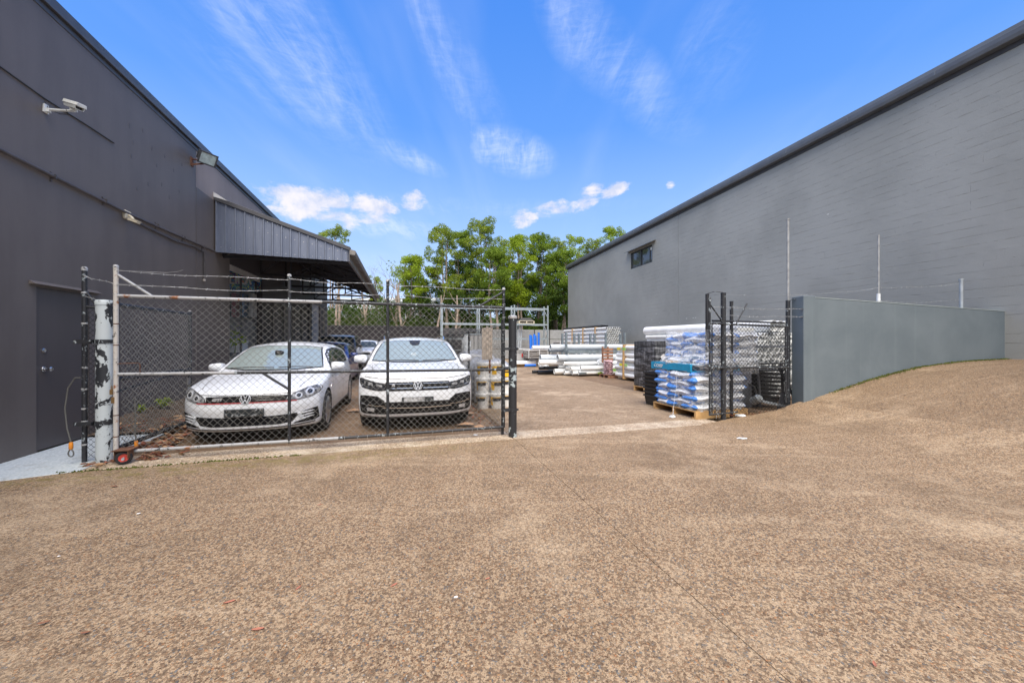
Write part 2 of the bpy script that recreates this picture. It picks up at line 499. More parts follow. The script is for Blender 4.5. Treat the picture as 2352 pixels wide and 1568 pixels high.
driveway('ramp_pavement', 7.62, 13.6, -9, M_RAMP)

def slab(name, u0, u1, v0, v1, z, m, th=.1, gap=.005):
    mb = MB()
    mb.box(u0 + gap, u1 - gap, v0 + gap, v1 - gap, z - th, z)
    o = mb.obj(name, m, M=SITE, bevel=.003); tag(o, kind='structure'); return o
# strip along the gate line, then the yard slabs
slab('strip_pavement', -3.42, 1.55, 5.30, 5.82, 0, M_KERB)
slab('strip_pavement', 1.55, 5.35, 5.30, 5.74, 0, M_KERB)
slab('yard_pavement', -3.42, 1.55, 5.82, 15.5, 0, M_YARD)
slab('yard_pavement', -4.49, 1.55, 15.5, 34, 0, M_YARD)
slab('yard_pavement', 1.55, 6.46, 5.74, 17, 0, M_YARD2)
slab('yard_pavement', 6.46, 15, 5.74, 17, 0, M_YARD)
slab('yard_pavement', 1.55, 15, 17, 34, 0, M_YARD2)

m, t, b = new_mat('painted_path')
p = pos(t); n = t.noise(p, 5, 6, .7, .4); n2 = t.noise(p, 45, 4, .7)
c = t.mix(t.step(n2, .35, .7), (.38, .44, .46), (.58, .62, .63))
c = t.mix(t.math('MULTIPLY', t.step(n, .54, .7), .65), c, (.20, .17, .12))
t.l.new(c, b.inputs['Base Color']); b.inputs['Roughness'].default_value = .8; bump(t, b, n2, .4, .008)
M_PATH = m
mb = MB()
outl = [(-4.49, 5.05), (-4.0, 5.12), (-3.42, 5.295), (-3.42, 6.25), (-3.55, 7.1), (-4.49, 7.1)]
mb.prism([(W(u, v).x, W(u, v).y) for u, v in outl], -.1, .006, 'z')
tag(mb.obj('path', M_PATH, bevel=.004), kind='structure')

M_SOIL = mat('garden_soil', (.10, .07, .045), .95, var=.5, scale=9, bmp=.8, bscale=30)
mb = MB(); nu, nv = 8, 40; vs = []
rs = random.Random(3)
for i in range(nu + 1):
    for j in range(nv + 1):
        u = -4.49 + 1.07 * i / nu; v = 7.1 + 8.4 * j / nv
        vs.append(W(u, v, .02 + .17 * (1 - i / nu) ** 1.3 * min(1, j / 4) + rs.uniform(0, .03) * (i < nu)))
mb.add(vs, [(i * (nv + 1) + j, (i + 1) * (nv + 1) + j, (i + 1) * (nv + 1) + j + 1, i * (nv + 1) + j + 1) for i in range(nu) for j in range(nv)])
tag(mb.obj('soil_bed', M_SOIL, smooth=True), kind='structure')

M_EARTH = mat('open_ground', (.11, .10, .06), .95, var=.4, scale=.3, bmp=.5, bscale=4)
mb = MB(); mb.add([(-500, -200, -.12), (500, -200, -.12), (500, 900, -.12), (-500, 900, -.12)], [(0, 1, 2, 3)])
tag(mb.obj('ground', M_EARTH), kind='structure')

# ================================================================ LEFT BUILDING
def wallpaint(name, col, rough=.55, hl=.10, bm=.12):
    m, t, b = new_mat(name)
    p = pos(t)
    n1 = t.noise(p, .7, 6, .6, .3); n2 = t.noise(t.scalevec(p, (3, 3, .35)), 1.2, 4, .6); n3 = t.noise(p, 90, 3, .7)
    f = t.math('ADD', t.math('MULTIPLY', n1, .6), t.math('MULTIPLY', n2, .4))
    c = t.mix(t.step(f, .36, .64), tuple(x * (1 - hl) for x in col), tuple(x * (1 + hl) for x in col))
    sc = t.step(t.noise(t.scalevec(p, (1, 1, 2.2)), 3.1, 6, .75, .5), .66, .78)
    c = t.mix(t.math('MULTIPLY', sc, .22), c, tuple(min(1, x * 1.9) for x in col))
    c = t.mix(t.math('MULTIPLY', t.step(n3, .4, .6), .10), c, tuple(x * .7 for x in col))
    t.l.new(c, b.inputs['Base Color']); b.inputs['Roughness'].default_value = rough; b.inputs['Specular IOR Level'].default_value = .35
    bump(t, b, t.math('ADD', n3, t.math('MULTIPLY', n1, 1.5)), bm, .01)
    return m
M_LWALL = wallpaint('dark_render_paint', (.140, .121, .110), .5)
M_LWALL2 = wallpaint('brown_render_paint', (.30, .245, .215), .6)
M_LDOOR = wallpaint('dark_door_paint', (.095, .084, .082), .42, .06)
M_LSHADE = wallpaint('canopy_shade_paint', (.045, .039, .041), .5, .06)  # wall colour darkened to stand in for the shade under the canopy
M_TRIM = mat('dark_flashing', (.065, .066, .072), .4, .0, .15, 3)
M_DARK = mat('black_recess', (.012, .012, .013), .8)
M_CHROME = mat('brushed_steel', (.55, .55, .55), .28, 1.0, .08)
M_ROLLER = mat('roller_curtain_grey', (.42, .41, .39), .5, var=.08)

UL = -4.49
lb = thing('grey_building', 'dark grey painted warehouse with a plain side door and a shopfront under a canopy', 'building', W(UL, 0, 0))
# local x = into building when negative; the wall face is at x = 0
TH = .22
mb = MB()
# wall face pieces around door (6.32..7.15) and shop opening (11.88..14.33, z<3.53)
mb.box(-TH, 0, -9, 6.30, -.1, 5.80)
mb.box(-TH, 0, 6.30, 7.16, 2.125, 5.80)
mb.box(-TH, 0, 7.16, 10.16, -.1, 5.80)
mb.box(-TH, 0, 10.176, 11.88, -.1, 4.9)
mb.box(-12, 0, 25.3, 25.5, -.1, 5.8)
split_pieces(mb.obj('wall', M_LWALL, lb))
mb = MB()
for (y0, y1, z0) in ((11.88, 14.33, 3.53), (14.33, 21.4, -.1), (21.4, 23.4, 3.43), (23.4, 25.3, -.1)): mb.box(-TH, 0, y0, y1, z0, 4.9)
o = mb.obj('wall', M_LSHADE, lb, normals=False); split_pieces(o); o['label'] = 'wall under the canopy with its shade put into the colour'
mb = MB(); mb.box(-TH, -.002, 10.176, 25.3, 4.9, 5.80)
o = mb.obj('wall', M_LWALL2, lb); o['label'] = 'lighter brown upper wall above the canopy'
mb = MB(); mb.box(-TH - .1, -.012, 10.16, 10.176, -.1, 5.8); mb.obj('joint', M_DARK, lb)
mb = MB(); mb.box(-14, -TH, -9, 25.3, 5.7, 5.78); mb.obj('roof', M_TRIM, lb)
mb = MB(); mb.box(-.20, .055, -9, 25.5, 5.80, 5.845); mb.box(-.20, .03, -9, 25.5, 5.845, 5.98); mb.box(-.18, .012, -9, 25.5, 5.72, 5.80)
mb.obj('capping', M_TRIM, lb, bevel=.006)
# thin sealant line and plaster spots high on the wall
mb = MB()
for (v, z) in ((8.0, 5.1), (8.35, 5.2), (8.1, 4.85), (8.6, 5.0), (8.05, 4.6), (8.75, 4.75), (9.0, 5.05), (9.3, 4.9), (8.9, 4.45), (9.15, 4.3), (8.5, 4.3), (9.5, 4.55), (8.2, 4.1), (9.6, 5.15)):
    mb.ellipsoid((.0, v, z), (.003, .022, .045), 8, 5)
split_pieces(mb.obj('plaster_patch', mat('plaster_patch_paint', (.105, .098, .10), .7), lb, smooth=True))
# door
d = MB(); d.box(-.055, -.012, 6.322, 7.138, .02, 2.105)
door = d.obj('door', M_LDOOR, lb, bevel=.003)
mb = MB(); mb.box(-.14, -.002, 6.302, 6.318, -.02, 2.123); mb.box(-.14, -.002, 7.142, 7.158, -.02, 2.123); mb.box(-.14, -.002, 6.318, 7.142, 2.108, 2.123); mb.obj('door_frame', M_LDOOR, lb)
mb = MB(); mb.add([(0, 6.20, 2.19), (0, 7.30, 2.19), (.07, 7.30, 2.145), (.07, 6.20, 2.145), (0, 6.20, 2.14), (0, 7.30, 2.14)], [(0, 1, 2, 3), (3, 2, 5, 4), (0, 3, 4), (1, 5, 2), (0, 4, 5, 1)])
mb.obj('rain_hood', M_LWALL, lb)
mb = MB(); mb.lathe([(0, .0), (.032, .0), (.034, .006), (.030, .012), (.012, .014), (.011, .045), (.022, .050), (.029, .062), (.029, .078), (.020, .088), (0, .09)], 20, M=Matrix.Translation((-.012, 6.42, 1.06)) @ Matrix.Rotation(R(90), 4, 'Y'))
mb.obj('handle', M_CHROME, door, smooth=True)
mb = MB(); mb.lathe([(0, 0), (.030, 0), (.031, .008), (.024, .013), (.010, .013), (.008, .010), (0, .010)], 20, M=Matrix.Translation((-.012, 6.42, 1.30)) @ Matrix.Rotation(R(90), 4, 'Y'))
mb.obj('lock', M_CHROME, door, smooth=True)
for z in (.3, 1.0, 1.8):
    mb = MB(); mb.tube((-.008, 7.142, z), (-.008, 7.142, z + .1), .008, 8); mb.obj('hinge', M_LDOOR, door)
# shopfront recess
mb = MB()
mb.box(-5.0, -4.9, 8.5, 14.6, 0, 3.9); mb.box(-4.9, -TH, 14.50, 14.6, 0, 3.9); mb.box(-4.9, -TH, 8.5, 8.6, 0, 3.9); mb.box(-5, -TH, 8.5, 14.6, 3.85, 3.95)
mb.obj('shop_wall', mat('shop_interior', (.22, .215, .21), .8), lb)
mb = MB(); mb.box(-5, -TH, 8.5, 14.6, -.02, .02); mb.obj('shop_floor', mat('shop_floor_grey', (.2, .19, .18), .6), lb)
for k in range(4):
    mb = MB(); mb.box(-.10, -.045, 11.90, 14.31, 3.362 + k * .042, 3.398 + k * .042); mb.obj('shutter_slat', M_ROLLER, lb, bevel=.01)
# glazing of the shopfront
M_SHOPG, t, b = new_mat('shop_glass')
b.inputs['Base Color'].default_value = (.9, .95, .95, 1); b.inputs['Roughness'].default_value = .02
b.inputs['Alpha'].default_value = .06
mb = MB(); mb.box(-.18, -.172, 11.92, 14.29, .04, 3.36); mb.obj('pane', M_SHOPG, lb)
mb = MB()
for y in (11.90, 13.1, 14.29): mb.box(-.20, -.15, y - .02, y + .02, 0, 3.36)
mb.obj('window_frame', M_TRIM, lb)
# lighter grey roller door further along, with slats
mb = MB(); n = 44
for k in range(n):
    z = 3.43 * k / n
    mb.add([(-.12, 21.42, z), (-.12, 23.38, z), (-.07, 23.38, z + .02), (-.07, 21.42, z + .02), (-.07, 21.42, z + .055), (-.07, 23.38, z + .055), (-.12, 23.38, z + .078), (-.12, 21.42, z + .078)],
           [(0, 1, 2, 3), (3, 2, 5, 4), (4, 5, 6, 7)])
o = mb.obj('roller_door', M_ROLLER, lb); o['label'] = 'light grey roller door at the far end of the dark wall'
for (y0, y1) in ((15.4, 16.1), (16.6, 17.6), (17.9, 18.9), (19.3, 20.3)):
    mb = MB(); mb.box(.0, .035, y0, y1, .3, 2.9); mb.obj('wall_panel', M_LDOOR, lb, bevel=.006)
mb = MB(); mb.box(-.002, .16, 24.0, 24.3, -.05, 3.2); mb.box(-.002, .12, 20.7, 20.86, -.05, 3.4); split_pieces(mb.obj('downpipe', M_TRIM, lb))

# shop banner with its lettering
bn = thing('banner', 'colourful shop banner reading LICA behind the open shutter', 'banner', W(UL, 14.36, 0))
m, t, b = new_mat('banner_print'); p = objc(t)
v = t.voro(p, 3.2); s_ = t.add('ShaderNodeSeparateColor'); t.l.new(v.outputs['Color'], s_.inputs[0])
dist = t.noise(p, 2.6, 3, .5, 2.0)
c = t.ramp(t.math('FRACT', t.math('MULTIPLY', dist, 3.1)), [(0, (.02, .08, .28)), (.22, (.06, .36, .75)), (.36, (.03, .12, .40)), (.5, (.08, .55, .55)), (.6, (.80, .80, .10)), (.70, (.04, .24, .70)), (.82, (.85, .12, .35)), (.9, (.85, .40, .08)), (.95, (.03, .12, .45))], 'CONSTANT')
t.l.new(c, b.inputs['Base Color']); b.inputs['Roughness'].default_value = .5
mb = MB(); mb.box(-2.6, -.03, -.03, 0, 3.06, 3.84); mb.obj('sheet', m, bn)
M_LET = mat('banner_letters', (.85, .86, .84), .6, var=.03)
def strokes(mb, pts, w, y, d=.012):
    for a, b_ in zip(pts[:-1], pts[1:]):
        mb.bar((a[0], y, a[1]), (b_[0], y, b_[1]), w, d, up=(0, 1, 0))
X0, Z0, s1 = -1.98, 3.30, .33
def arc(cx, cz, r, a0, a1, n=8): return [(cx + r * math.cos(R(a0 + (a1 - a0) * i / n)), cz + r * math.sin(R(a0 + (a1 - a0) * i / n))) for i in range(n + 1)]
LW = .052
kx = lambda x: -.93 + (x + 1.98) * .40
for pts in ([(-1.93, 3.63), (-1.93, 3.38)] + arc(-1.86, 3.38, .07, 180, 270, 4) + [(-1.62, 3.31)],
            [(-1.52, 3.64), (-1.52, 3.28)],
            [(-.92, 3.61), (-1.20, 3.61)] + arc(-1.20, 3.46, .15, 90, 270, 8) + [(-.92, 3.31)],
            [(-.86, 3.28), (-.66, 3.63), (-.46, 3.28)]):
    mb = MB(); strokes(mb, [(kx(a_), 3.29 + (z_ - 3.28) * .66) for a_, z_ in pts], LW, -.04); mb.obj('letter', M_LET, bn)

# ---------------------------------------------------------------- canopy
M_SHEET, t, b = new_mat('ribbed_sheet_steel'); p = objc(t)
n = t.noise(t.scalevec(p, (2, 2, .3)), 3, 5, .6)
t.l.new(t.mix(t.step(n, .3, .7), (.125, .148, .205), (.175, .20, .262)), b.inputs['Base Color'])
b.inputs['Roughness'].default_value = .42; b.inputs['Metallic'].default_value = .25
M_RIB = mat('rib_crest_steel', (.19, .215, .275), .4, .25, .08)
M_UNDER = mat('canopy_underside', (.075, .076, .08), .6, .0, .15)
M_GUT = mat('weathered_gutter', (.21, .195, .18), .55, .3, .25, 5, dirt=.5)
M_STEEL = mat('dark_truss_steel', (.03, .03, .033), .55)
cp = thing('canopy', 'ribbed steel canopy jutting from the dark warehouse over the shopfront', 'canopy', W(UL, 11.03, 0))
LC, DC = 3.1, 10.8             # reach and depth
ztop = lambda x: 4.90 + (3.86 - 4.90) * x / LC
zbot = lambda x: 3.63 + (3.575 - 3.63) * x / LC
nsh = 15
for k in range(nsh):           # fascia sheets, one per rib spacing
    x0, x1 = .02 + (LC - .03) * k / nsh, .02 + (LC - .03) * (k + 1) / nsh - .004
    mb = MB()
    xs = [x0, x0 + .05, x0 + .055, x1]
    mb.prism([(x0, zbot(x0)), (x1, zbot(x1)), (x1, ztop(x1)), (x0, ztop(x0))], 0, .012, 'y')
    for q in (.36, .66):
        xm = x0 + (x1 - x0) * q; mb.prism([(xm - .008, zbot(xm)), (xm + .008, zbot(xm)), (xm + .008, ztop(xm)), (xm - .008, ztop(xm))], -.004, 0, 'y')
    mb.obj('fascia_sheet', M_SHEET, cp)
    mb = MB()
    mb.add([(x0 + .0, 0, zbot(x0)), (x0 + .012, -.030, zbot(x0)), (x0 + .034, -.030, zbot(x0)), (x0 + .046, 0, zbot(x0)),
            (x0 + .0, 0, ztop(x0)), (x0 + .012, -.030, ztop(x0)), (x0 + .034, -.030, ztop(x0)), (x0 + .046, 0, ztop(x0))],
           [(0, 1, 5, 4), (1, 2, 6, 5), (2, 3, 7, 6), (0, 3, 2, 1), (4, 5, 6, 7)])
    mb.obj('rib', M_RIB, cp)
    mb = MB()
    for zz in (.10, .62, .92):
        mb.ellipsoid((x0 + .12, -.006, zbot(x0) + (ztop(x0) - zbot(x0)) * zz), (.008, .006, .008), 6, 4)
    split_pieces(mb.obj('screw', M_CHROME, cp))
mb = MB()
mb.prism([(-.0, 4.90), (LC + .02, 3.855), (LC + .02, 3.955), (.0, 5.01)], -.05, .10, 'y')
mb.obj('capping', M_TRIM, cp, bevel=.006)
mb = MB(); mb.add([(-.0, -.055, 4.98), (.30, -.055, 4.90), (0, -.055, 5.10), (0, .0, 4.98), (.3, 0, 4.9), (0, 0, 5.1)], [(0, 1, 2), (5, 4, 3), (0, 2, 5, 3), (1, 4, 5, 2)])
mb.obj('flashing', mat('white_flashing', (.62, .63, .64), .4), cp)
# roof sheets and their ribs seen from below
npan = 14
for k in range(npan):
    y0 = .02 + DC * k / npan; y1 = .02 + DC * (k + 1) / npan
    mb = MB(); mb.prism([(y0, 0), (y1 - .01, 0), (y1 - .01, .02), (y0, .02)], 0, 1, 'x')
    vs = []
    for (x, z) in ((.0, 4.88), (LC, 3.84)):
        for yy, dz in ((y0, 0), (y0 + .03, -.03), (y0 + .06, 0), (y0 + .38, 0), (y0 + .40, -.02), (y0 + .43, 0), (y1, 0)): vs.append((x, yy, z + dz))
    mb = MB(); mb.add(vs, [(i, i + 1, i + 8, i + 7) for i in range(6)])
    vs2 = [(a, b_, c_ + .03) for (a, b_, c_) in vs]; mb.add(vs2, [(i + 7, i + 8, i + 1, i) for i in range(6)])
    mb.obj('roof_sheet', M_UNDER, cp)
# gutter along the outer edge
mb = MB()
prof = [(LC + .0, 3.90), (LC + .0, 3.76), (LC + .13, 3.74), (LC + .15, 3.80), (LC + .15, 3.86)]
vs = [(x, y, z) for y in (-.05, DC + .05) for x, z in prof]; npf = len(prof)
mb.add(vs, [(i, i + 1, i + 1 + npf, i + npf) for i in range(npf - 1)] + [tuple(range(npf)), tuple(range(npf, 2 * npf))[::-1]])
mb.box(LC - .06, LC - .005, -.0, DC, 3.58, 3.84)
mb.obj('gutter', M_GUT, cp)
for ky, y in enumerate((.35, 3.0, 5.7, 8.3, 10.6)):
    mb = MB()
    mb.bar((0.05, y, 3.60), (LC - .05, y, 3.58), .06, .07)
    mb.bar((0.05, y, 4.74), (LC - .05, y, 3.70), .06, .07)
    for f in (.02, .3, .6, .95):
        x = LC * f; mb.bar((x, y, 3.60), (x, y, 4.78 - (1.04) * f), .05, .05)
    for f in (.02, .3, .6):
        x = LC * f; mb.bar((x, y, 3.62), (x + LC * .3, y, 4.74 - 1.04 * (f + .3)), .035, .035)
    mb.obj('truss', M_STEEL, cp)
for f in (.12, .42, .72, .95):
    mb = MB(); x = LC * f; mb.bar((x, .03, 4.80 - 1.04 * f), (x, DC, 4.80 - 1.04 * f), .05, .09); mb.obj('purlin', M_STEEL, cp)

# conduits, cable, lights and camera on the left wall
M_COND = mat('painted_conduit', (.075, .066, .064), .5, var=.2)
t_ = thing('conduit', 'long painted conduit running along the dark wall above the sensor light', 'pipe', W(UL, 0, 0))
mb = MB(); mb.path([(.0, 5.69, 3.63), (.035, 5.80, 3.62), (.035, 8.0, 3.57), (.035, 10.95, 3.63)], .024, 10); mb.obj('tube', M_COND, t_, smooth=True)
for y in (6.5, 7.4, 8.7, 9.6, 10.4):
    mb = MB(); mb.box(0, .012, y - .012, y + .012, 3.53, 3.66); mb.box(.0, .064, y - .01, y + .01, 3.575, 3.63); mb.obj('clip', M_COND, t_)
t_ = thing('conduit', 'thin conduit dropping from the sensor light down the dark wall to an open end', 'pipe', W(UL, 0, 0))
mb = MB(); mb.path([(.03, 7.99, 3.50), (.03, 9.3, 3.46), (.03, 10.0, 3.52), (.03, 10.42, 3.50), (.03, 10.46, 3.44), (.03, 10.46, 2.86)], .016, 8); mb.obj('tube', M_COND, t_, smooth=True)
mb = MB(); mb.lathe([(0, 0), (.03, 0), (.035, .03), (.02, .05), (0, .05)], 10, M=Matrix.Translation((.03, 10.46, 2.82))); mb.obj('cap', mat('conduit_cap', (.35, .32, .28), .6), t_, smooth=True)
mb = MB(); mb.path([(.012, -1, 4.6), (.012, 5.6, 4.6), (.012, 6.4, 4.57), (.012, 7.1, 4.60), (.012, 7.63, 4.61)], .009, 6)
tag(mb.obj('cable', mat('black_cable', (.02, .02, .02), .6), M=Matrix.Translation(W(UL, 0, 0)) @ SITE), 'thin black cable pinned along the dark wall behind the security camera', 'cable')

M_CAMW = mat('camera_housing', (.66, .68, .66), .42, var=.1, scale=9, dirt=.5, dirtcol=(.28, .27, .25))
sc_ = thing('security_camera', 'dirty white security camera on a wall bracket high on the dark wall', 'security camera', W(UL, 6.42, 4.44)); sc_.scale = (.66,) * 3
mb = MB(); mb.prism([(-.06, -.07), (.06, -.07), (.045, .10), (-.045, .10)], 0, .03, 'x'); mb.prism([(-.035, -.05), (.035, -.05), (.02, .03), (-.02, .03)], .03, .08, 'x'); mb.obj('wall_plate', M_CAMW, sc_, bevel=.004)
mb = MB(); mb.path([(.02, 0, 0), (.25, -.0, .02), (.42, -.02, .03), (.48, -.03, .035)], [.030, .024, .022, .026], 10); mb.box(.42, .50, -.06, .02, .03, .07); mb.obj('arm', M_CAMW, sc_, smooth=True)
HM = Matrix.Translation((.47, -.03, .13)) @ Matrix.Rotation(R(-28), 4, 'Z') @ Matrix.Rotation(R(19), 4, 'Y')
mb = MB()
P = [(-.065, -.05), (.065, -.05), (.075, .0), (.06, .055), (-.06, .055), (-.075, .0)]
vs = [(-.17, y * .92, z * .92) for y, z in P] + [(.17, y, z) for y, z in P]
mb.add(vs, [tuple(range(6))] + [(i, (i + 1) % 6, (i + 1) % 6 + 6, i + 6) for i in range(6)])
vin = [(.17, y * .86, z * .86) for y, z in P] + [(.12, y * .86, z * .86) for y, z in P]
mb.add([(.17, y, z) for y, z in P] + vin, [(i, (i + 1) % 6, (i + 1) % 6 + 6, i + 6) for i in range(6)] + [(6 + i, 6 + (i + 1) % 6, 6 + (i + 1) % 6 + 6, 6 + i + 6) for i in range(6)])
mb.obj('housing', M_CAMW, sc_, M=HM)
mb = MB(); mb.prism([(-.085, .010), (.085, .010), (.072, .075), (-.072, .075)], -.19, .21, 'x'); mb.obj('sunshield', M_CAMW, sc_, M=HM, bevel=.006)
mb = MB(); mb.box(.118, .122, -.055, .055, -.042, .045); mb.obj('lens_window', mat('camera_glass', (.03, .03, .035), .08), sc_, M=HM)
mb = MB(); mb.path([(.36, -.05, .03), (.34, .04, -.02), (.2, .05, -.03), (.05, .02, .02), (.0, .0, .15)], .007, 6); mb.obj('lead', mat('camera_lead', (.03, .03, .03), .5), sc_, smooth=True)

M_FL = mat('floodlight_body', (.055, .058, .062), .5)
fl = thing('floodlight', 'black floodlight with a pale glass face at the roofline of the dark wall', 'floodlight', W(UL, 9.98, 5.42))
mb = MB(); mb.bar((0, 0, .02), (.26, -.02, .0), .05, .012); mb.bar((0, 0, -.1), (.24, -.02, -.06), .012, .03); mb.box(0, .015, -.05, .05, -.14, .06); mb.obj('bracket', mat('rusty_bracket', (.16, .07, .04), .8), fl)
HM = Matrix.Translation((.30, -.04, .06)) @ Matrix.Rotation(R(-40), 4, 'Z') @ Matrix.Rotation(R(32), 4, 'Y')
mb = MB()
a, b_, c_ = .16, .12, .085
mb.add([(.04, -a, -b_), (.04, a, -b_), (.04, a, b_), (.04, -a, b_), (-.16, -c_, -.06), (-.16, c_, -.06), (-.16, c_, .07), (-.16, -c_, .07)], [(0, 1, 5, 4), (1, 2, 6, 5), (2, 3, 7, 6), (3, 0, 4, 7), (4, 5, 6, 7)])
mb.obj('housing', M_FL, fl, M=HM)
mb = MB()
for k in range(5): mb.box(-.20, -.06, -.10 + k * .045, -.09 + k * .045, -.09, .10)
mb.obj('cooling_fin', M_FL, fl, M=HM)
mb = MB(); mb.box(.04, .06, -a - .015, a + .015, -b_ - .015, -b_ + .012); mb.box(.04, .06, -a - .015, a + .015, b_ - .012, b_ + .015); mb.box(.04, .06, -a - .015, -a + .012, -b_, b_); mb.box(.04, .06, a - .012, a + .015, -b_, b_); mb.obj('bezel', M_FL, fl, M=HM)
mb = MB(); mb.box(.042, .05, -a + .012, a - .012, -b_ + .012, b_ - .012); mb.obj('glass', mat('frosted_face', (.42, .52, .50), .25, var=.2, scale=14), fl, M=HM)

M_CRM = mat('aged_cream_plastic', (.62, .56, .42), .5, var=.12, dirt=.35)
sn = thing('sensor_light', 'small cream sensor light hanging below the conduit on the dark wall', 'sensor', W(UL, 7.90, 3.55))
mb = MB(); mb.box(0, .05, -.07, .07, -.08, .06); mb.obj('base', M_CRM, sn, bevel=.01)
mb = MB(); mb.path([(.05, 0, -.01), (.10, -.03, -.04), (.13, -.03, -.08)], .018, 8); mb.obj('stem', M_CRM, sn, smooth=True)
mb = MB(); mb.box(-.06, .07, -.05, .05, -.02, .018); mb.box(-.065, .085, -.055, .055, .018, .026); mb.obj('head', M_CRM, sn, bevel=.008, M=Matrix.Translation((.14, -.04, -.11)) @ Matrix.Rotation(R(20), 4, 'Y'))

# ================================================================ RIGHT BUILDING
YR = R(13); CR, SR = math.cos(YR), math.sin(YR)
def RB(u, v, z=0): return Vector((CR * u - SR * v, SR * u + CR * v, z))
m, t, b = new_mat('painted_blockwork'); p = objc(t)
# local y runs along the wall, z up
yz = t.scalevec(p, (1, 1, 1))
course = t.add('ShaderNodeSeparateXYZ'); t.l.new(p, course.inputs[0])
wv = t.noise(t.scalevec(p, (1, .9, 1.8)), 1.6, 5, .65, .4)
zz = t.math('ADD', course.outputs[2], t.math('MULTIPLY', t.noise(t.scalevec(p, (1, .5, 3)), 2.2, 3, .5), .04))
cz = t.math('ABSOLUTE', t.math('SUBTRACT', t.math('FRACT', t.math('DIVIDE', zz, .2)), .5))
line = t.step(cz, .465, .5)
brk = t.step(t.noise(t.scalevec(p, (1, .8, 3.2)), 2.6, 6, .78, .6), .44, .60)
line = t.math('MULTIPLY', line, brk)
row = t.math('FLOOR', t.math('DIVIDE', zz, .2))
yy = t.math('ADD', course.outputs[1], t.math('MULTIPLY', t.math('MODULO', row, 2.0), .2))
cyv = t.math('ABSOLUTE', t.math('SUBTRACT', t.math('FRACT', t.math('DIVIDE', yy, .4)), .5))
perp = t.math('MULTIPLY', t.step(cyv, .485, .5), t.step(t.noise(p, 1.4, 5, .7, .5), .56, .66))
chips = t.step(t.noise(p, 11, 4, .72), .70, .76)
fine = t.noise(t.scalevec(p, (1, 1, 1.6)), 55, 4, .7)
f = t.math('ADD', t.math('MULTIPLY', t.noise(p, .35, 5, .6), .7), t.math('MULTIPLY', fine, .3))
c = t.mix(t.step(f, .38, .62), (.272, .280, .264), (.335, .343, .326))
c = t.mix(t.math('MULTIPLY', line, .30), c, (.17, .17, .165))
c = t.mix(t.math('MULTIPLY', perp, .12), c, (.12, .12, .12))
t.l.new(c, b.inputs['Base Color']); b.inputs['Roughness'].default_value = .62; b.inputs['Specular IOR Level'].default_value = .35
hh = t.math('SUBTRACT', t.math('MULTIPLY', fine, .16), t.math('ADD', t.math('MULTIPLY', line, .8), t.math('ADD', t.math('MULTIPLY', perp, .35), t.math('MULTIPLY', chips, .4))))
hh = t.math('ADD', hh, t.math('MULTIPLY', wv, .45))
bump(t, b, hh, .75, .028)
M_RWALL = m
UR = 12.0
rb = thing('warehouse', 'tall warehouse of lighter grey painted blockwork with one small high window', 'building', RB(UR, 0, 0), rz=YR)
mb = MB(); WV0, WV1 = 18.25, 20.45         # window
VJ = 16.1                                 # control joint
cornerv = 30.6
for (y0, y1, z0, z1) in ((-9, VJ - .008, -.3, 7.54), (VJ + .008, WV0, -.3, 7.54), (WV0, WV1, -.3, 5.72), (WV0, WV1, 6.68, 7.54), (WV1, cornerv, -.3, 7.54)):
    mb.box(0, .2, y0, y1, z0, z1)
mb.box(.2, 20, cornerv - .2, cornerv, -.3, 7.54)
mb.obj('wall', M_RWALL, rb)
mb = MB(); mb.box(.012, .2, VJ - .008, VJ + .008, -.3, 7.54); mb.obj('joint', M_DARK, rb)
mb = MB(); mb.box(.2, 20, -9, cornerv, 7.5, 7.56); mb.obj('roof', M_TRIM, rb)
M_GUTR = mat('grey_box_gutter', (.115, .122, .132), .42, .2, .12, 2)
M_GUTR2 = mat('grey_roof_trim', (.16, .17, .18), .45, .2, .1, 2)
mb = MB(); mb.box(-.02, .2, -9, cornerv + .05, 7.54, 7.86); mb.obj('flashing', mat('shaded_gap_flashing', (.05, .052, .06), .7), rb)  # flashing colour darkened to read as the shaded gap below the gutter
mb = MB(); mb.prism([(-.03, 7.64), (-.17, 7.66), (-.19, 7.74), (-.19, 7.84), (-.03, 7.84)], -9, cornerv + .12, 'y')
mb.obj('gutter', M_GUTR, rb, bevel=.006)
mb = MB(); mb.box(-.15, .2, -9, cornerv + .06, 7.855, 7.93); mb.box(-.11, .25, -9, cornerv + .06, 7.938, 7.965); mb.obj('roof_trim', M_GUTR2, rb)
mb = MB()
for y in np.arange(-3, 30, 1.9): mb.box(-.195, -.19, y, y + .025, 7.74, 7.85)
mb.obj('gutter_bracket', M_GUTR2, rb)
# window
wf = MB(); fr = .06
wf.box(.02, .10, WV0, WV1, 5.72, 5.72 + fr); wf.box(.02, .10, WV0, WV1, 6.68 - fr, 6.68); wf.box(.02, .10, WV0, WV0 + fr, 5.72, 6.68); wf.box(.02, .10, WV1 - fr, WV1, 5.72, 6.68)
wf.box(.01, .09, 19.35, 19.43, 5.78, 6.62); wf.box(.03, .09, 18.52, 18.56, 5.78, 6.62)
w_ = wf.obj('window', mat('black_window_frame', (.03, .032, .035), .4), rb, bevel=.004)
M_WG, t, b = new_mat('dark_window_glass'); b.inputs['Base Color'].default_value = (.05, .055, .06, 1); b.inputs['Roughness'].default_value = .03; b.inputs['Specular IOR Level'].default_value = .9
for (a0, a1) in ((WV0 + fr, 18.52), (18.56, 19.35), (19.43, WV1 - fr)):
    mb = MB(); mb.box(.06, .068, a0, a1, 5.78, 6.62); mb.obj('pane', M_WG, w_)
mb = MB(); mb.box(.03, .04, 18.33, 18.48, 6.40, 6.56); mb.obj('sticker', mat('window_sticker', (.55, .55, .5), .6), w_)
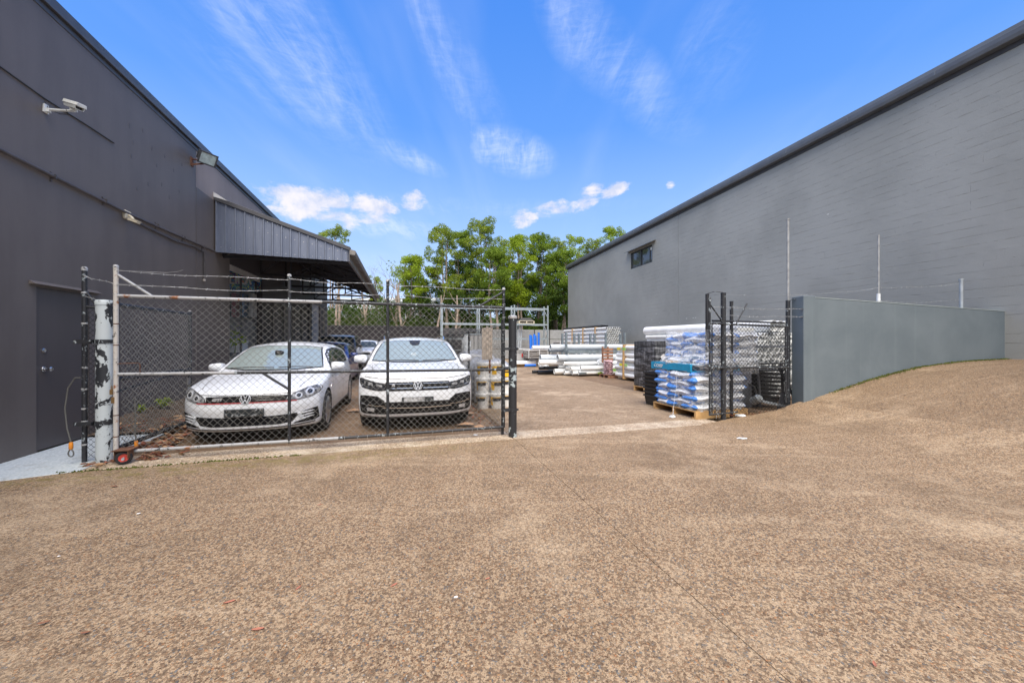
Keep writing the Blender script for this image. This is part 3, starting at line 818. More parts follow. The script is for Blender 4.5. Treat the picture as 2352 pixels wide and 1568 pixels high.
mb = MB(); mb.add([(0, WV0 - .3, 6.86), (0, WV1 + .3, 6.86), (-.26, WV1 + .3, 6.76), (-.26, WV0 - .3, 6.76), (0, WV0 - .3, 6.82), (0, WV1 + .3, 6.82), (-.26, WV1 + .3, 6.72), (-.26, WV0 - .3, 6.72)],
                 [(0, 1, 2, 3), (7, 6, 5, 4), (3, 2, 6, 7), (0, 3, 7, 4), (1, 5, 6, 2)])
mb.obj('window_hood', M_GUTR2, rb)
mb = MB(); rs = random.Random(5)
for (y, z) in ((17.9, 2.9), (18.3, 2.6), (17.6, 2.4), (14.9, 2.5), (15.05, 2.5), (15.5, 2.5), (20.5, 2.1), (20.7, 2.1), (12.2, 3.2), (9.1, 5.3)):
    mb.ellipsoid((.0, y, z), (.004, rs.uniform(.02, .05), .012), 6, 4)
mb.obj('paint_fleck', mat('white_fleck', (.7, .7, .68), .6), rb)

# ================================================================ RETAINING WALL
A = Vector((5.70, 7.42, 0)); B_ = Vector((10.53, 8.05, 0)); dAB = (B_ - A).normalized(); LAB = (B_ - A).length
ang = math.atan2(dAB.y, dAB.x)
m, t, b = new_mat('blue_grey_render'); p = objc(t)
n1 = t.noise(p, 1.1, 5, .6, .3); n3 = t.noise(p, 70, 4, .7)
streak = t.step(t.noise(t.scalevec(p, (5.5, 5.5, .12)), 1.6, 4, .6), .56, .72)
c = t.mix(t.step(n1, .3, .7), (.112, .142, .162), (.145, .178, .198))
c = t.mix(t.math('MULTIPLY', streak, .13), c, (.20, .25, .255))
spk = t.add('ShaderNodeSeparateXYZ'); t.l.new(p, spk.inputs[0])
t.l.new(c, b.inputs['Base Color']); b.inputs['Roughness'].default_value = .6; bump(t, b, t.math('ADD', n3, n1), .25, .012)
M_RET = m
rw = thing('retaining_wall', 'smooth blue-grey rendered wall rising beside the ramp', 'wall', A, rz=ang)
ztp = lambda x: 2.29 + (2.05 - 2.29) * x / LAB
mb = MB(); mb.add([(.24, 0, -.1), (LAB, 0, -.1), (LAB, .18, -.1), (.24, .18, -.1), (.24, 0, ztp(.24)), (LAB, 0, ztp(LAB)), (LAB, .18, ztp(LAB)), (.24, .18, ztp(.24))],
                 [(0, 3, 2, 1), (4, 5, 6, 7), (0, 1, 5, 4), (1, 2, 6, 5), (2, 3, 7, 6), (3, 0, 4, 7)])
mb.obj('wall', M_RET, rw, bevel=.008)
mb = MB(); mb.box(-.02, .24, -.035, .24, -.1, 2.31); mb.obj('pier', M_RET, rw, bevel=.008)
mb = MB(); mb.add([(.24, -.004, ztp(.24) + .002), (LAB, -.004, ztp(LAB) + .002), (LAB, .184, ztp(LAB) + .002), (.24, .184, ztp(.24) + .002),
                  (.24, -.004, ztp(.24) + .016), (LAB, -.004, ztp(LAB) + .016), (LAB, .184, ztp(LAB) + .016), (.24, .184, ztp(.24) + .016)],
                 [(4, 5, 6, 7), (0, 1, 5, 4), (1, 2, 6, 5), (2, 3, 7, 6), (3, 0, 4, 7)])
mb.obj('coping', mat('pale_wall_top', (.28, .33, .33), .7), rw)  # coping in a paler tone than the wall below
mb = MB(); mb.box(-.06, -.02, -.02, .0, 2.04, 2.065); mb.box(-.06, -.02, -.02, .0, 1.89, 1.915); mb.obj('wire_hook', M_CHROME, rw)
# ================================================================ FENCING MATERIALS
def peeled(name, top, under, amount=.5, scale=9, rust=.0, rough=.5):
    m, t, b = new_mat(name); p = objc(t)
    n = t.noise(t.scalevec(p, (1, 1, .7)), scale, 6, .62, .5); n2 = t.noise(p, scale * 4, 4, .7)
    f = t.math('ADD', t.math('MULTIPLY', n, .8), t.math('MULTIPLY', n2, .2))
    mask = t.step(f, amount - .012, amount + .012)
    c = t.mix(mask, top, under)
    if rust:
        r = t.step(t.noise(t.scalevec(p, (1, 1, 1)), 4.5, 5, .7, .3), .66 - rust * .2, .74 - rust * .2)
        c = t.mix(r, c, (.27, .105, .035))
    t.l.new(c, b.inputs['Base Color']); b.inputs['Roughness'].default_value = rough
    bump(t, b, mask, .5, .004); return m
M_PEEL = peeled('peeling_black_over_pale', (.50, .56, .58), (.022, .025, .03), .53, 7)
M_BLK = peeled('chipped_black_paint', (.022, .024, .028), (.33, .38, .40), .60, 22)
M_BLK2 = peeled('flaking_black_paint', (.022, .024, .028), (.30, .35, .37), .585, 26)
M_RUSTY = peeled('rusty_pale_paint', (.52, .50, .46), (.15, .14, .13), .60, 15, rust=.55)
M_GREYR = peeled('worn_pale_rail', (.36, .37, .375), (.06, .06, .065), .58, 20, rust=.25)
M_WIRE = mat('galvanised_wire', (.25, .25, .235), .55, .25, .25, 4)
M_WIREB = mat('black_coated_wire', (.022, .022, .025), .55, .1, .3, 5)
M_BARB = mat('barbed_wire_zinc', (.42, .43, .43), .45, .5, .2, 9)
M_GALV = mat('galvanised_steel', (.43, .47, .49), .45, .45, .14, 7)
M_RUST = mat('rust', (.12, .055, .03), .9, var=.4, scale=20)
M_RUB = mat('black_rubber', (.018, .018, .02), .75)
M_TIMB = mat('weathered_timber', (.30, .26, .22), .85, var=.25, scale=12)
M_PINE = mat('pine_timber', (.50, .31, .13), .75, var=.18, scale=9, bmp=.15, dirt=.25, dirtcol=(.25, .15, .07))

def chainlink(name, w, h, mt, parent, M, pitch=.085, r=.0020, clip=None, knuckle=True, seed=0, sag=.006, x0=0, z0=0):
    """woven diamond mesh in the local x-z plane: every picket wire zigzags and hooks its neighbour"""
    rs = np.random.RandomState(seed); hp = pitch / 2
    npk = int(round(w / hp)); nz = int(h / hp) + 1
    V = []; F = []; base = 0
    ph = rs.uniform(0, 6, 4)
    for k in range(npk):
        i = np.arange(nz + 1)
        x = (k + ((i + k) % 2)) * hp; z = i * hp
        z = np.minimum(z, h + (.022 if knuckle else 0)); y = np.where((i + k) % 2 == 0, r * .9, -r * .9)
        x = x + sag * np.sin(z * 3.1 + ph[0]) * np.sin(x * 2.3 + ph[1]) + rs.uniform(-.0016, .0016, nz + 1)
        y = y + sag * 2.2 * np.sin(z * 2.1 + ph[2] + x * 3.3)
        if clip is not None:
            keep = clip(x, z)
            idx = np.where(keep)[0]
            if len(idx) < 2: continue
            a, b = idx[0], idx[-1] + 1
            x, y, z = x[a:b], y[a:b], z[a:b]
        n = len(x)
        P = np.stack([x + x0, y, z + z0], 1)
        ring = np.array([(-1.3 * r, -.7 * r, 0), (1.3 * r, -.7 * r, 0), (0, 1.3 * r, 0)])
        V.append((P[:, None, :] + ring[None]).reshape(-1, 3))
        a = base + np.arange(n - 1) * 3
        for j in range(3):
            j2 = (j + 1) % 3
            F.append(np.stack([a + j, a + j2, a + 3 + j2, a + 3 + j], 1))
        base += n * 3
    V = np.concatenate(V); F = np.concatenate(F)
    me = bpy.data.meshes.new(name); me.vertices.add(len(V)); me.vertices.foreach_set('co', V.ravel())
    me.loops.add(F.size); me.loops.foreach_set('vertex_index', F.ravel().astype(np.int32))
    me.polygons.add(len(F)); me.polygons.foreach_set('loop_start', np.arange(0, F.size, 4, dtype=np.int32))
    me.update(calc_edges=True); me.validate(); me.materials.append(mt)
    o = bpy.data.objects.new(name, me); COL.objects.link(o); o.parent = parent; o.matrix_local = M
    o['kind'] = 'stuff'
    return o

def barbed(p0, p1, sag=.03, step=.11, seed=1, r=.0017, wob=.008):
    rs = random.Random(seed); p0 = Vector(p0); p1 = Vector(p1); L = (p1 - p0).length; n = max(4, int(L / .09)); mb = MB(); pts = []
    for s in range(2):
        pl = []
        for i in range(n + 1):
            f = i / n; q = p0.lerp(p1, f); q.z -= sag * 4 * f * (1 - f)
            a = i * 1.9 + s * PI
            pl.append(q + Vector((0, math.cos(a) * .0022, math.sin(a) * .0022 + wob * math.sin(f * 9 + seed))))
        mb.path(pl, r, 4, caps=False); pts = pl
    k = 0
    d = (p1 - p0).normalized()
    while k * step < L - .03:
        f = (k * step + .03) / L; q = p0.lerp(p1, f); q.z += -sag * 4 * f * (1 - f) + wob * math.sin(f * 9 + seed)
        for s in range(2):
            a = rs.uniform(0, PI); o = Vector((d.x * .006, 0, 0)) + Vector((rs.uniform(-.006, .006), math.cos(a) * .012, math.sin(a) * .014))
            mb.bar(q - o, q + o, .0028, .0028)
        mb.box(-.005, .005, -.004, .004, -.004, .004, M=Matrix.Translation(q))
        k += 1
    return mb

# ================================================================ SLIDING GATE (left leaf)
GP = W(-3.24, 5.55, 0)
gate = thing('sliding_gate', 'long chain link sliding gate closed in front of the two white cars', 'gate', GP)
GL = 4.70
def rail(name, p0, p1, r, mt, parent=gate, n=12):
    mb = MB(); mb.tube(p0, p1, r, n); return mb.obj(name, mt, parent, smooth=True)
rail('stile', (0, 0, .09), (0, 0, 2.305), .024, M_RUSTY)
rail('stile', (1.81, .0, .10), (1.81, .0, 2.285), .020, M_BLK2)
rail('stile', (3.03, .0, .11), (3.03, .0, 2.27), .020, M_BLK)
rail('stile', (4.70, .0, .12), (4.70, .0, 2.22), .022, M_BLK)
rail('rail', (.02, 0, 1.955), (2.2, 0, 1.945), .021, M_GREYR); rail('rail', (2.2, 0, 1.945), (4.69, 0, 1.932), .021, M_BLK2)
rail('rail', (.02, 0, 1.035), (1.2, 0, 1.025), .019, M_GREYR); rail('rail', (1.2, 0, 1.025), (4.69, 0, .995), .019, M_BLK)
rail('rail', (.02, 0, .125), (2.4, 0, .118), .020, M_GREYR); rail('rail', (2.4, 0, .118), (4.69, 0, .127), .020, M_BLK2)
rail('brace', (.02, 0, 2.20), (.34, .0, 1.965), .016, M_GREYR); rail('brace', (4.68, 0, 2.16), (4.33, 0, 1.945), .016, M_BLK)
rail('brace', (1.50, .0, 1.02), (1.80, .0, .80), .016, M_BLK)
for x, z in ((0, 2.305), (1.81, 2.285), (3.03, 2.27), (4.70, 2.22)):
    mb = MB(); mb.lathe([(0, .016), (.018, .012), (.026, 0), (.026, -.02)], 12, M=Matrix.Translation((x, 0, z))); mb.obj('cap', M_GREYR, gate, smooth=True)
chainlink('chain_mesh', 4.64, 1.84, M_WIRE, gate, Matrix.Translation((.03, .026, .11)), seed=3)
mb = MB(); rs = random.Random(8)                       # tie wires round rails and stiles
for i in range(16):
    x = .15 + i * .29
    for z in (1.95, 1.02, .115): mb.path([(x + .0245 * .3, .024 * math.sin(a), z + .024 * math.cos(a)) for a in np.linspace(0, 2 * PI, 9)], .0022, 4)
for k in range(10):
    z = .25 + k * .19
    mb.path([(.027 * math.cos(a), .027 * math.sin(a), z + .004 * a) for a in np.linspace(0, 2 * PI, 9)], .0022, 4)
    mb.path([(4.70 + .027 * math.cos(a), .027 * math.sin(a), z + .004 * a) for a in np.linspace(0, 2 * PI, 9)], .0022, 4)
o = mb.obj('tie_wire', M_BARB, gate); o['kind'] = 'stuff'
mb = MB()
for (x, z) in ((0, 1.62), (0, 1.37), (0, .55), (0, .3)): mb.lathe([(.0245, 0), (.0255, .006), (.0245, .012)], 12, M=Matrix.Translation((x, 0, z)))
mb.obj('weld_bead', M_RUST, gate)
mb = MB(); mb.path([(.02, -.01, 1.16), (.22, -.01, 1.165), (.235, -.01, 1.15), (.235, -.01, 1.05)], .005, 6); mb.obj('latch_rod', M_RUST, gate)
# caster
cs = MB(); cs.box(.03, .20, -.14, .03, .160, .168); cs.box(.055, .062, -.13, -.06, .07, .165); cs.box(.18, .19, -.13, -.04, .07, .165); cs.box(.03, .17, -.02, .0, .11, .165)
cs.obj('caster_bracket', M_RUST, gate)
CM = Matrix.Translation((.13, -.10, .078)) @ Matrix.Rotation(R(24), 4, 'Z') @ Matrix.Rotation(R(90), 4, 'X')
mb = MB(); mb.lathe([(.045, -.022), (.066, -.024), (.075, -.012), (.077, 0), (.075, .012), (.066, .024), (.045, .022)], 28, M=CM, close=True); wh = mb.obj('caster_wheel', M_RUB, gate, smooth=True)
mb = MB(); mb.lathe([(0, -.012), (.030, -.014), (.045, -.022), (.046, .022), (.030, .014), (0, .012)], 24, M=CM); mb.obj('hub', mat('red_hub', (.50, .06, .045), .5), wh, smooth=True)
mb = MB(); mb.tube(CM @ Vector((0, 0, -.05)), CM @ Vector((0, 0, .08)), .009, 8); mb.tube(CM @ Vector((0, 0, .06)), CM @ Vector((0, 0, .09)), .014, 8); mb.obj('axle', M_GALV, wh, smooth=True)
for k, (z0, z1, sd) in enumerate(((2.245, 2.195, 2), (2.09, 2.06, 5))):
    segs = [(0, 1.81), (1.81, 3.03), (3.03, 4.70)]
    for (a, b_) in segs:
        zz = lambda x: z0 + (z1 - z0) * x / 4.7
        mb = barbed((a, -.02, zz(a)), (b_, -.02, zz(b_)), .012 + .008 * k, seed=sd + int(a * 7)); o = mb.obj('barbed_wire', M_BARB, gate)
mb = MB(); mb.path([(.02, -.02, 2.25), (.5, -.03, 2.245), (.62, -.04, 2.262), (.68, -.05, 2.285)], .0018, 4); mb.path([(.03, -.02, 2.09), (.6, -.03, 2.075), (.72, -.03, 2.087)], .0018, 4)
mb.path([(2.35, -.02, 2.05), (2.27, -.02, 2.1), (2.35, -.03, 2.15), (2.5, -.03, 2.165)], .0018, 4); mb.obj('loose_wire_end', M_BARB, gate)
mb = MB(); mb.box(-.05, -.022, -.02, .02, .80, .86); mb.path([(-.045, 0, .86), (-.045, 0, .90), (-.028, 0, .90), (-.028, 0, .86)], .005, 6); mb.box(-.03, .0, -.03, .01, .70, .77)
mb.obj('padlock', mat('brass_padlock', (.34, .22, .10), .4, .7), gate, bevel=.003)

# left hand posts
fp = thing('gate_post', 'fat round gate post with black paint peeling off pale blue-grey', 'post', W(-3.385, 5.62, 0))
mb = MB(); mb.tube((0, 0, -.05), (0, 0, 1.86), .080, 28); mb.obj('shaft', M_PEEL, fp, smooth=True)
mb = MB(); mb.lathe([(.084, 1.845), (.086, 1.885), (.075, 1.905), (0, 1.915)], 28); mb.obj('cap', M_PEEL, fp, smooth=True)
for z in (1.42, .47):
    mb = MB(); mb.lathe([(.080, z - .022), (.087, z - .022), (.087, z + .022), (.080, z + .022)], 28); mb.box(-.26, -.08, -.05, -.038, z - .025, z + .02); mb.box(-.12, -.08, -.08, .0, z - .015, z + .015); mb.obj('clamp_band', M_BLK, fp)
mb = MB(); mb.path([(.07, -.04, 1.05), (.10, -.06, .98), (.09, -.06, .92), (.10, -.05, .86)], .006, 6); mb.obj('chain', M_GALV, fp)
mb = MB(); mb.lathe([(0, 0), (.15, 0), (.12, .012), (0, .02)], 16); tag(mb.obj('post_footing', mat('footing_mortar', (.26, .21, .17), .9), M=Matrix.Translation(W(-3.385, 5.62, .001))), 'rough mortar footing round the peeling gate post', 'footing')
sp = thing('fence_post', 'thin black post with flaking paint beside the dark door', 'post', W(-3.60, 5.66, 0))
mb = MB(); mb.tube((0, 0, 0), (0, 0, 2.27), .024, 14); mb.obj('shaft', M_BLK2, sp, smooth=True)
mb = MB(); mb.lathe([(.027, 0), (.029, .03), (.02, .045), (0, .05)], 14, M=Matrix.Translation((0, 0, 2.25))); mb.obj('cap', M_GREYR, sp, smooth=True)
for z in (1.98, 1.62, 1.42, 1.1, .85, .62, .47, .2):
    mb = MB(); mb.lathe([(.024, z), (.028, z + .004), (.028, z + .016), (.024, z + .02)], 12); mb.obj('tie_band', M_GREYR, sp)
ip = thing('fence_infill', 'narrow black mesh infill between the thin post and the fat peeling post', 'fence', W(-3.58, 5.66, 0))
chainlink('chain_mesh', .15, 1.78, M_WIREB, ip, Matrix.Translation((0, .01, .05)), pitch=.06, r=.002, seed=5)
mb = MB(); mb.tube((0, 0, 1.83), (.2, 0, 1.80), .014, 8); mb.tube((0, 0, 2.0), (.10, 0, 1.83), .012, 8); mb.obj('rail', M_BLK, ip, smooth=True)
for z0, z1 in ((2.19, 2.10), (1.95, 1.87)):
    mb = barbed(W(-3.60, 5.64, z0), W(-3.24, 5.55, z1), .01, .08, seed=int(z0 * 10)); tag(mb.obj('barbed_wire', M_BARB), 'short strand of barbed wire from the thin post to the rusty stile, ' + ('upper one' if z0 > 2 else 'lower one'), 'barbed wire')

# folded pedestrian gate running back from the posts
pg = thing('pedestrian_gate', 'black chain link gate panel folded back between the dark wall and white hatchback', 'gate', W(-3.30, 5.66, 0), rz=YAW + R(90))
PL = 1.62
for p0, p1, n_ in (((0, 0, .12), (0, 0, 1.98), 'stile'), ((PL, 0, .10), (PL, 0, 1.90), 'stile'), ((0, 0, 1.86), (PL, 0, 1.85), 'rail'), ((0, 0, .97), (PL, 0, .97), 'rail'), ((0, 0, .14), (PL, 0, .14), 'rail'), ((.02, 0, .82), (PL, 0, .96), 'brace')):
    mb = MB(); mb.tube(p0, p1, .027 if n_ != 'brace' else .016, 12); mb.obj(n_, M_BLK, pg, smooth=True)
chainlink('chain_mesh', PL - .04, 1.70, M_WIRE, pg, Matrix.Translation((.02, -.024, .14)), pitch=.068, r=.0022, seed=9)
mb = MB(); mb.lathe([(0, .03), (.02, .028), (.026, .01), (.022, 0)], 12, M=Matrix.Translation((PL, 0, 1.885))); mb.obj('cap', M_GREYR, pg, smooth=True)
mb = MB(); mb.box(PL - .09, PL - .02, -.02, .0, .74, .84); mb.obj('lock_box', mat('lock_box_grey', (.33, .32, .30), .5), pg)

# cable locks
M_ORG = mat('orange_ferrule', (.80, .28, .03), .5); M_CABL = mat('grey_cable_sheath', (.12, .12, .11), .5)
def cable_lock(pts, label, loop=True):
    c = thing('cable_lock', label, 'cable lock', pts[0], rz=0)
    o0 = Vector(pts[0]); P = [Vector(q) - o0 for q in pts]
    mb = MB(); mb.path(P, .007, 8); mb.obj('cable', M_CABL, c, smooth=True)
    e = P[-1]
    mb = MB(); mb.lathe([(0, -.085), (.012, -.085), (.019, -.075), (.019, -.02), (.014, 0), (0, 0)], 12, M=Matrix.Translation(e)); mb.obj('ferrule', M_ORG, c, smooth=True)
    if loop:
        mb = MB(); mb.path([e + Vector((.030 * math.sin(a) * (1 - .25 * math.cos(a)), 0, -.125 - .042 * -math.cos(a) - .0)) for a in np.linspace(0, 2 * PI, 17)], .007, 8); mb.obj('loop', M_CABL, c, smooth=True)
q = W(-3.60, 5.60, 1.0)
cable_lock([q, q + Vector((-.06, 0, .0)), q + Vector((-.13, -.01, -.12)), q + Vector((-.155, -.02, -.35)), q + Vector((-.13, -.02, -.58)), q + Vector((-.085, -.02, -.74))], 'grey cable lock with orange ferrule hanging beside the thin black post')
q = W(-3.12, 5.66, .72)
cable_lock([q, q + Vector((.005, 0, -.2)), q + Vector((.0, 0, -.40)), q + Vector((.015, 0, -.50))], 'second cable lock with orange ferrule hanging just inside the gate above the caster', False)

# black round post at the gate's free end
bp = thing('gate_post', 'round black post with a pale bare patch at the open gate end', 'post', W(1.57, 5.44, 0))
mb = MB(); mb.tube((0, 0, -.02), (0, 0, 1.77), .061, 26)
m, t, b = new_mat('black_post_with_bare_patch'); p = objc(t); s_ = t.add('ShaderNodeSeparateXYZ'); t.l.new(p, s_.inputs[0])
n = t.noise(p, 14, 5, .65)
inz = t.math('MULTIPLY', t.step(s_.outputs[2], .70, .76), t.math('SUBTRACT', 1, t.step(s_.outputs[2], 1.02, 1.08)))
low = t.math('SUBTRACT', 1, t.step(s_.outputs[2], .10, .22))
msk = t.math('ADD', t.math('MULTIPLY', t.math('MAXIMUM', inz, t.math('MULTIPLY', low, .75)), .16), n)
msk = t.step(msk, .655, .665)
t.l.new(t.mix(msk, (.020, .022, .026), (.36, .43, .45)), b.inputs['Base Color']); b.inputs['Roughness'].default_value = .5
mb.obj('shaft', m, bp, smooth=True)
mb = MB(); mb.lathe([(.066, 1.76), (.068, 1.79), (.052, 1.805), (0, 1.815)], 26); mb.obj('cap', M_GREYR, bp, smooth=True)
for z in (1.31, .40):
    mb = MB(); mb.lathe([(.061, z - .02), (.068, z - .02), (.068, z + .02), (.061, z + .02)], 26); mb.box(-.15, -.055, -.045, -.035, z - .018, z + .018); mb.box(-.15, -.055, .03, .04, z - .018, z + .018)
    mb.ellipsoid((.08, 0, z), (.016, .016, .016), 8, 6); mb.obj('clamp_band', M_BLK, bp, smooth=True)

# mesh fence running back between the cars' bay and the open yard
rf = thing('yard_fence', 'chain link fence with dark mesh running back from the gate to the pallet rack', 'fence', W(1.46, 5.62, 0), rz=YAW + R(90))
FLN = 8.6
for i, x in enumerate((.0, 3.1, 6.2, 8.6)):
    mb = MB(); mb.tube((x, 0, 0), (x, 0, 1.66 if x else 1.75), .022, 10); mb.obj('post', M_BLK, rf, smooth=True)
chainlink('chain_mesh', 3.1, 1.62, M_WIREB, rf, Matrix.Translation((0, .02, .03)), pitch=.085, r=.0018, seed=12, sag=.004)
chainlink('chain_mesh', 5.5, 1.62, M_WIREB, rf, Matrix.Translation((3.1, .02, .03)), pitch=.10, r=.0020, seed=13, sag=.004)
mb = MB(); mb.path([(0, 0, 1.67), (1.5, .0, 1.65), (3.1, 0, 1.66), (4.6, 0, 1.64), (6.2, 0, 1.66), (8.6, 0, 1.65)], .006, 6); mb.obj('top_wire', M_BARB, rf)
# old board wired to the fence
wb = thing('timber_board', 'weathered grey timber board wired upright to the mesh beside the black post', 'board', W(1.30, 5.60, 1.14))
mb = MB(); rs = random.Random(2)
x = -.165
for k in range(5):
    w = .031; mb.box(x, x + w, -.012, .012, .006 * rs.random(), .50 - .015 * abs(k - 2) + .012 * rs.random()); x += w + .0012
mb.obj('plank', M_TIMB, wb, bevel=.002)
mb = MB(); mb.box(-.06, -.03, -.002, .006, -.20, .0); mb.obj('strap', M_RUST, wb)

# ================================================================ RIGHT HAND FENCE
def black_post(name, u, v, r, h, label, mt=M_BLK, zb=0.0):
    o = thing(name, label, 'post', W(u, v, 0)); mb = MB(); mb.tube((0, 0, zb), (0, 0, h), r, 22); mb.obj('shaft', mt, o, smooth=True)
    mb = MB(); mb.lathe([(r + .002, h - .02), (r + .003, h + .002), (r * .7, h + .006), (0, h + .007)], 22); mb.obj('cap', mt, o, smooth=True)
    return o
black_post('fence_post', 5.59, 5.56, .043, 2.30, 'tallest chipped black post at the foot of the ramp, in front of the bag pallet')
black_post('fence_post', 5.44, 5.78, .032, 2.30, 'plain black post just left of the tallest one, behind the mesh leaf', mat('plain_black_paint', (.02, .021, .025), .5))
black_post('fence_post', 5.92, 5.70, .030, 2.17, 'black post standing in the middle of the mesh beside the bag pallet')
rg = thing('gate_leaf', 'narrow black chain link gate leaf parked in front of the bag pallet', 'gate', W(5.26, 5.53, 0))
for p0, p1, n_, rr in (((0, 0, .10), (0, 0, 2.20), 'stile', .018), ((.0, 0, .11), (.62, 0, .13), 'rail', .016), ((.0, 0, 1.745), (1.85, 0, 1.70), 'rail', .018), ((.0, 0, .945), (1.85, 0, .925), 'rail', .018),
                       ((1.78, 0, .25), (1.78, 0, 1.70), 'stile', .018), ((.01, 0, 2.08), (.30, 0, 1.75), 'brace', .012), ((.60, 0, 1.75), (.84, 0, 2.12), 'brace', .012), ((.05, 0, .12), (.05, 0, 1.74), 'stile', .012)):
    mb = MB(); mb.tube(p0, p1, rr, 12); mb.obj(n_, M_BLK2, rg, smooth=True)
chainlink('chain_mesh', 1.80, 1.62, M_WIREB, rg, Matrix.Translation((.0, .02, .11)), pitch=.075, r=.0029, seed=21, clip=lambda x, z: z > (ramp_z(5.26 + float(np.mean(x))) - .1))
rg2 = thing('mesh_fence', 'black chain link fence panel behind the parked gate leaf, up to the blue-grey wall', 'fence', W(5.44, 5.66, 0))
for p0, p1, n_, rr in (((0, 0, 1.80), (1.72, 0, 1.785), 'rail', .018), ((0, 0, 1.0), (1.72, 0, .99), 'rail', .016)):
    mb = MB(); mb.tube(p0, p1, rr, 12); mb.obj(n_, M_BLK, rg2, smooth=True)
chainlink('chain_mesh', 1.70, 1.78, M_WIREB, rg2, Matrix.Translation((.0, .02, .03)), pitch=.085, r=.0015, seed=22)
mb = MB(); mb.path([(.78, -.03, 1.16), (.92, -.03, 1.16), (.92, -.03, 1.02)], .005, 6); mb.obj('latch_rod', M_BLK, rg2)
q0 = W(5.27, 5.56, 0); q1 = Vector((5.66, 7.42, 0))
for k, (za, zb_) in enumerate(((2.04, 2.05), (1.90, 1.90))):
    mb = barbed((q0.x, q0.y, za), (q1.x, q1.y, zb_), .01, .09, seed=31 + k)
    tag(mb.obj('barbed_wire', M_BARB), ('upper' if k == 0 else 'lower') + ' barbed strand between the tallest black post and the blue-grey wall pier', 'barbed wire')
mb = MB(); a = W(5.44, 5.78, 2.31); b_ = W(5.59, 5.56, 2.31); mb.path([a, (a + b_) / 2 + Vector((0, 0, .03)), b_], .006, 6)
tag(mb.obj('wire', M_BLK), 'short dark wire looped over the two tallest black posts', 'wire')
# tall galvanised poles
M_PW = mat('white_sleeve', (.72, .74, .74), .5)
def pole(x, y, h, r, label, black_to=None, sleeve=None, mt=M_GALV):
    o = thing('pole', label, 'pole', (x, y, 0), rz=0)
    mb = MB(); mb.tube((0, 0, 0 if black_to is None else black_to), (0, 0, h), r, 12); mb.lathe([(r, h), (r * 1.3, h), (r * 1.3, h + .03), (0, h + .035)], 12); mb.obj('shaft', mt, o, smooth=True)
    if black_to is not None:
        mb = MB(); mb.tube((0, 0, 0), (0, 0, black_to), r * 1.7, 14); mb.obj('lower_shaft', M_BLK, o, smooth=True)
    if sleeve:
        mb = MB(); mb.tube((0, 0, sleeve[0]), (0, 0, sleeve[1]), r * 1.7, 14); mb.obj('sleeve', M_PW, o, smooth=True)
    return o
M_GALV2 = mat('dull_zinc_pole', (.30, .31, .31), .6, .2, .2, 9)
pole(5.58, 7.66, 3.87, .024, 'tallest thin galvanised pole, behind the pier of the blue-grey wall', 2.25, mt=M_GALV2)
pole(7.69, 7.95, 3.62, .019, 'thin galvanised pole with a white sleeve behind the blue-grey wall', None, (2.0, 2.42), mt=M_GALV2)
pole(9.70, 8.18, 2.74, .032, 'short thick galvanised pole behind the far end of the blue-grey wall')
for k, (za, zb_, zc) in enumerate(((2.36, 2.55, 2.68), (2.06, 2.26, 2.32))):
    for j, (p_, q_) in enumerate((((5.58, 7.62, za), (7.69, 7.91, zb_)), ((7.69, 7.91, zb_), (9.70, 8.14, zc)))):
        mb = barbed(p_, q_, .04, .12, seed=41 + k * 3 + j, r=.0013)
        tag(mb.obj('barbed_wire', M_BARB), ('upper' if k == 0 else 'lower') + ' barbed strand above the blue-grey wall, ' + ('span by the tallest pole' if j == 0 else 'span by the short pole'), 'barbed wire')
mb = MB(); mb.path([W(5.60, 5.56, 2.27), W(6.5, 5.6, 2.29), (5.58, 7.62, 2.36)], .0016, 4)
tag(mb.obj('wire', M_BARB), 'thin strand from the tallest black post to the tallest galvanised pole', 'wire')
mb = MB(); mb.bar((5.58, 7.62, 2.24), (5.80, 7.46, 2.30), .012, .012)
tag(mb.obj('tie_bar', M_BLK), 'dark bar tying the tall pole to the top of the wall pier', 'bar')
# ================================================================ CARS
def carpaint(name, col, rough=.28, metal=0.0, flake=0.0):
    m, t, b = new_mat(name); p = objc(t)
    n = t.noise(p, 2.0, 5, .6)
    t.l.new(t.mix(t.step(n, .35, .7), col, tuple(c * .93 for c in col)), b.inputs['Base Color'])
    b.inputs['Roughness'].default_value = rough; b.inputs['Metallic'].default_value = metal
    b.inputs['Coat Weight'].default_value = .8; b.inputs['Coat Roughness'].default_value = .03
    return m
M_WHITE = carpaint('white_car_paint', (.77, .80, .83))
M_BLUE = carpaint('blue_car_paint', (.01, .035, .20), .3, .3)
M_BLACKP = carpaint('black_car_paint', (.018, .018, .02), .3)
M_GLASS, t, b = new_mat('car_glass'); p = objc(t)
b.inputs['Base Color'].default_value = (.045, .055, .045, 1); b.inputs['Roughness'].default_value = .04; b.inputs['Specular IOR Level'].default_value = .6; b.inputs['IOR'].default_value = 1.5
M_SCREEN, t, b = new_mat('windscreen_glass'); b.inputs['Base Color'].default_value = (.25, .30, .285, 1); b.inputs['Roughness'].default_value = .03; b.inputs['Specular IOR Level'].default_value = .9; b.inputs['IOR'].default_value = 2.0; b.inputs['Specular Tint'].default_value = (.86, .93, .90, 1)
M_SEAL = mat('black_trim', (.014, .014, .015), .5)
M_GLOSSB = mat('gloss_black', (.010, .010, .012), .12, coat=.5)
M_GRILL = mat('black_grille', (.007, .007, .008), .6, spec=.25)
M_CHR = mat('chrome', (.80, .80, .80), .08, 1.0, .02)
M_LAMP, t, b = new_mat('headlamp_lens'); p = objc(t)
n = t.noise(t.scalevec(p, (1, 1, 1.6)), 13, 3, .6, 1.2)
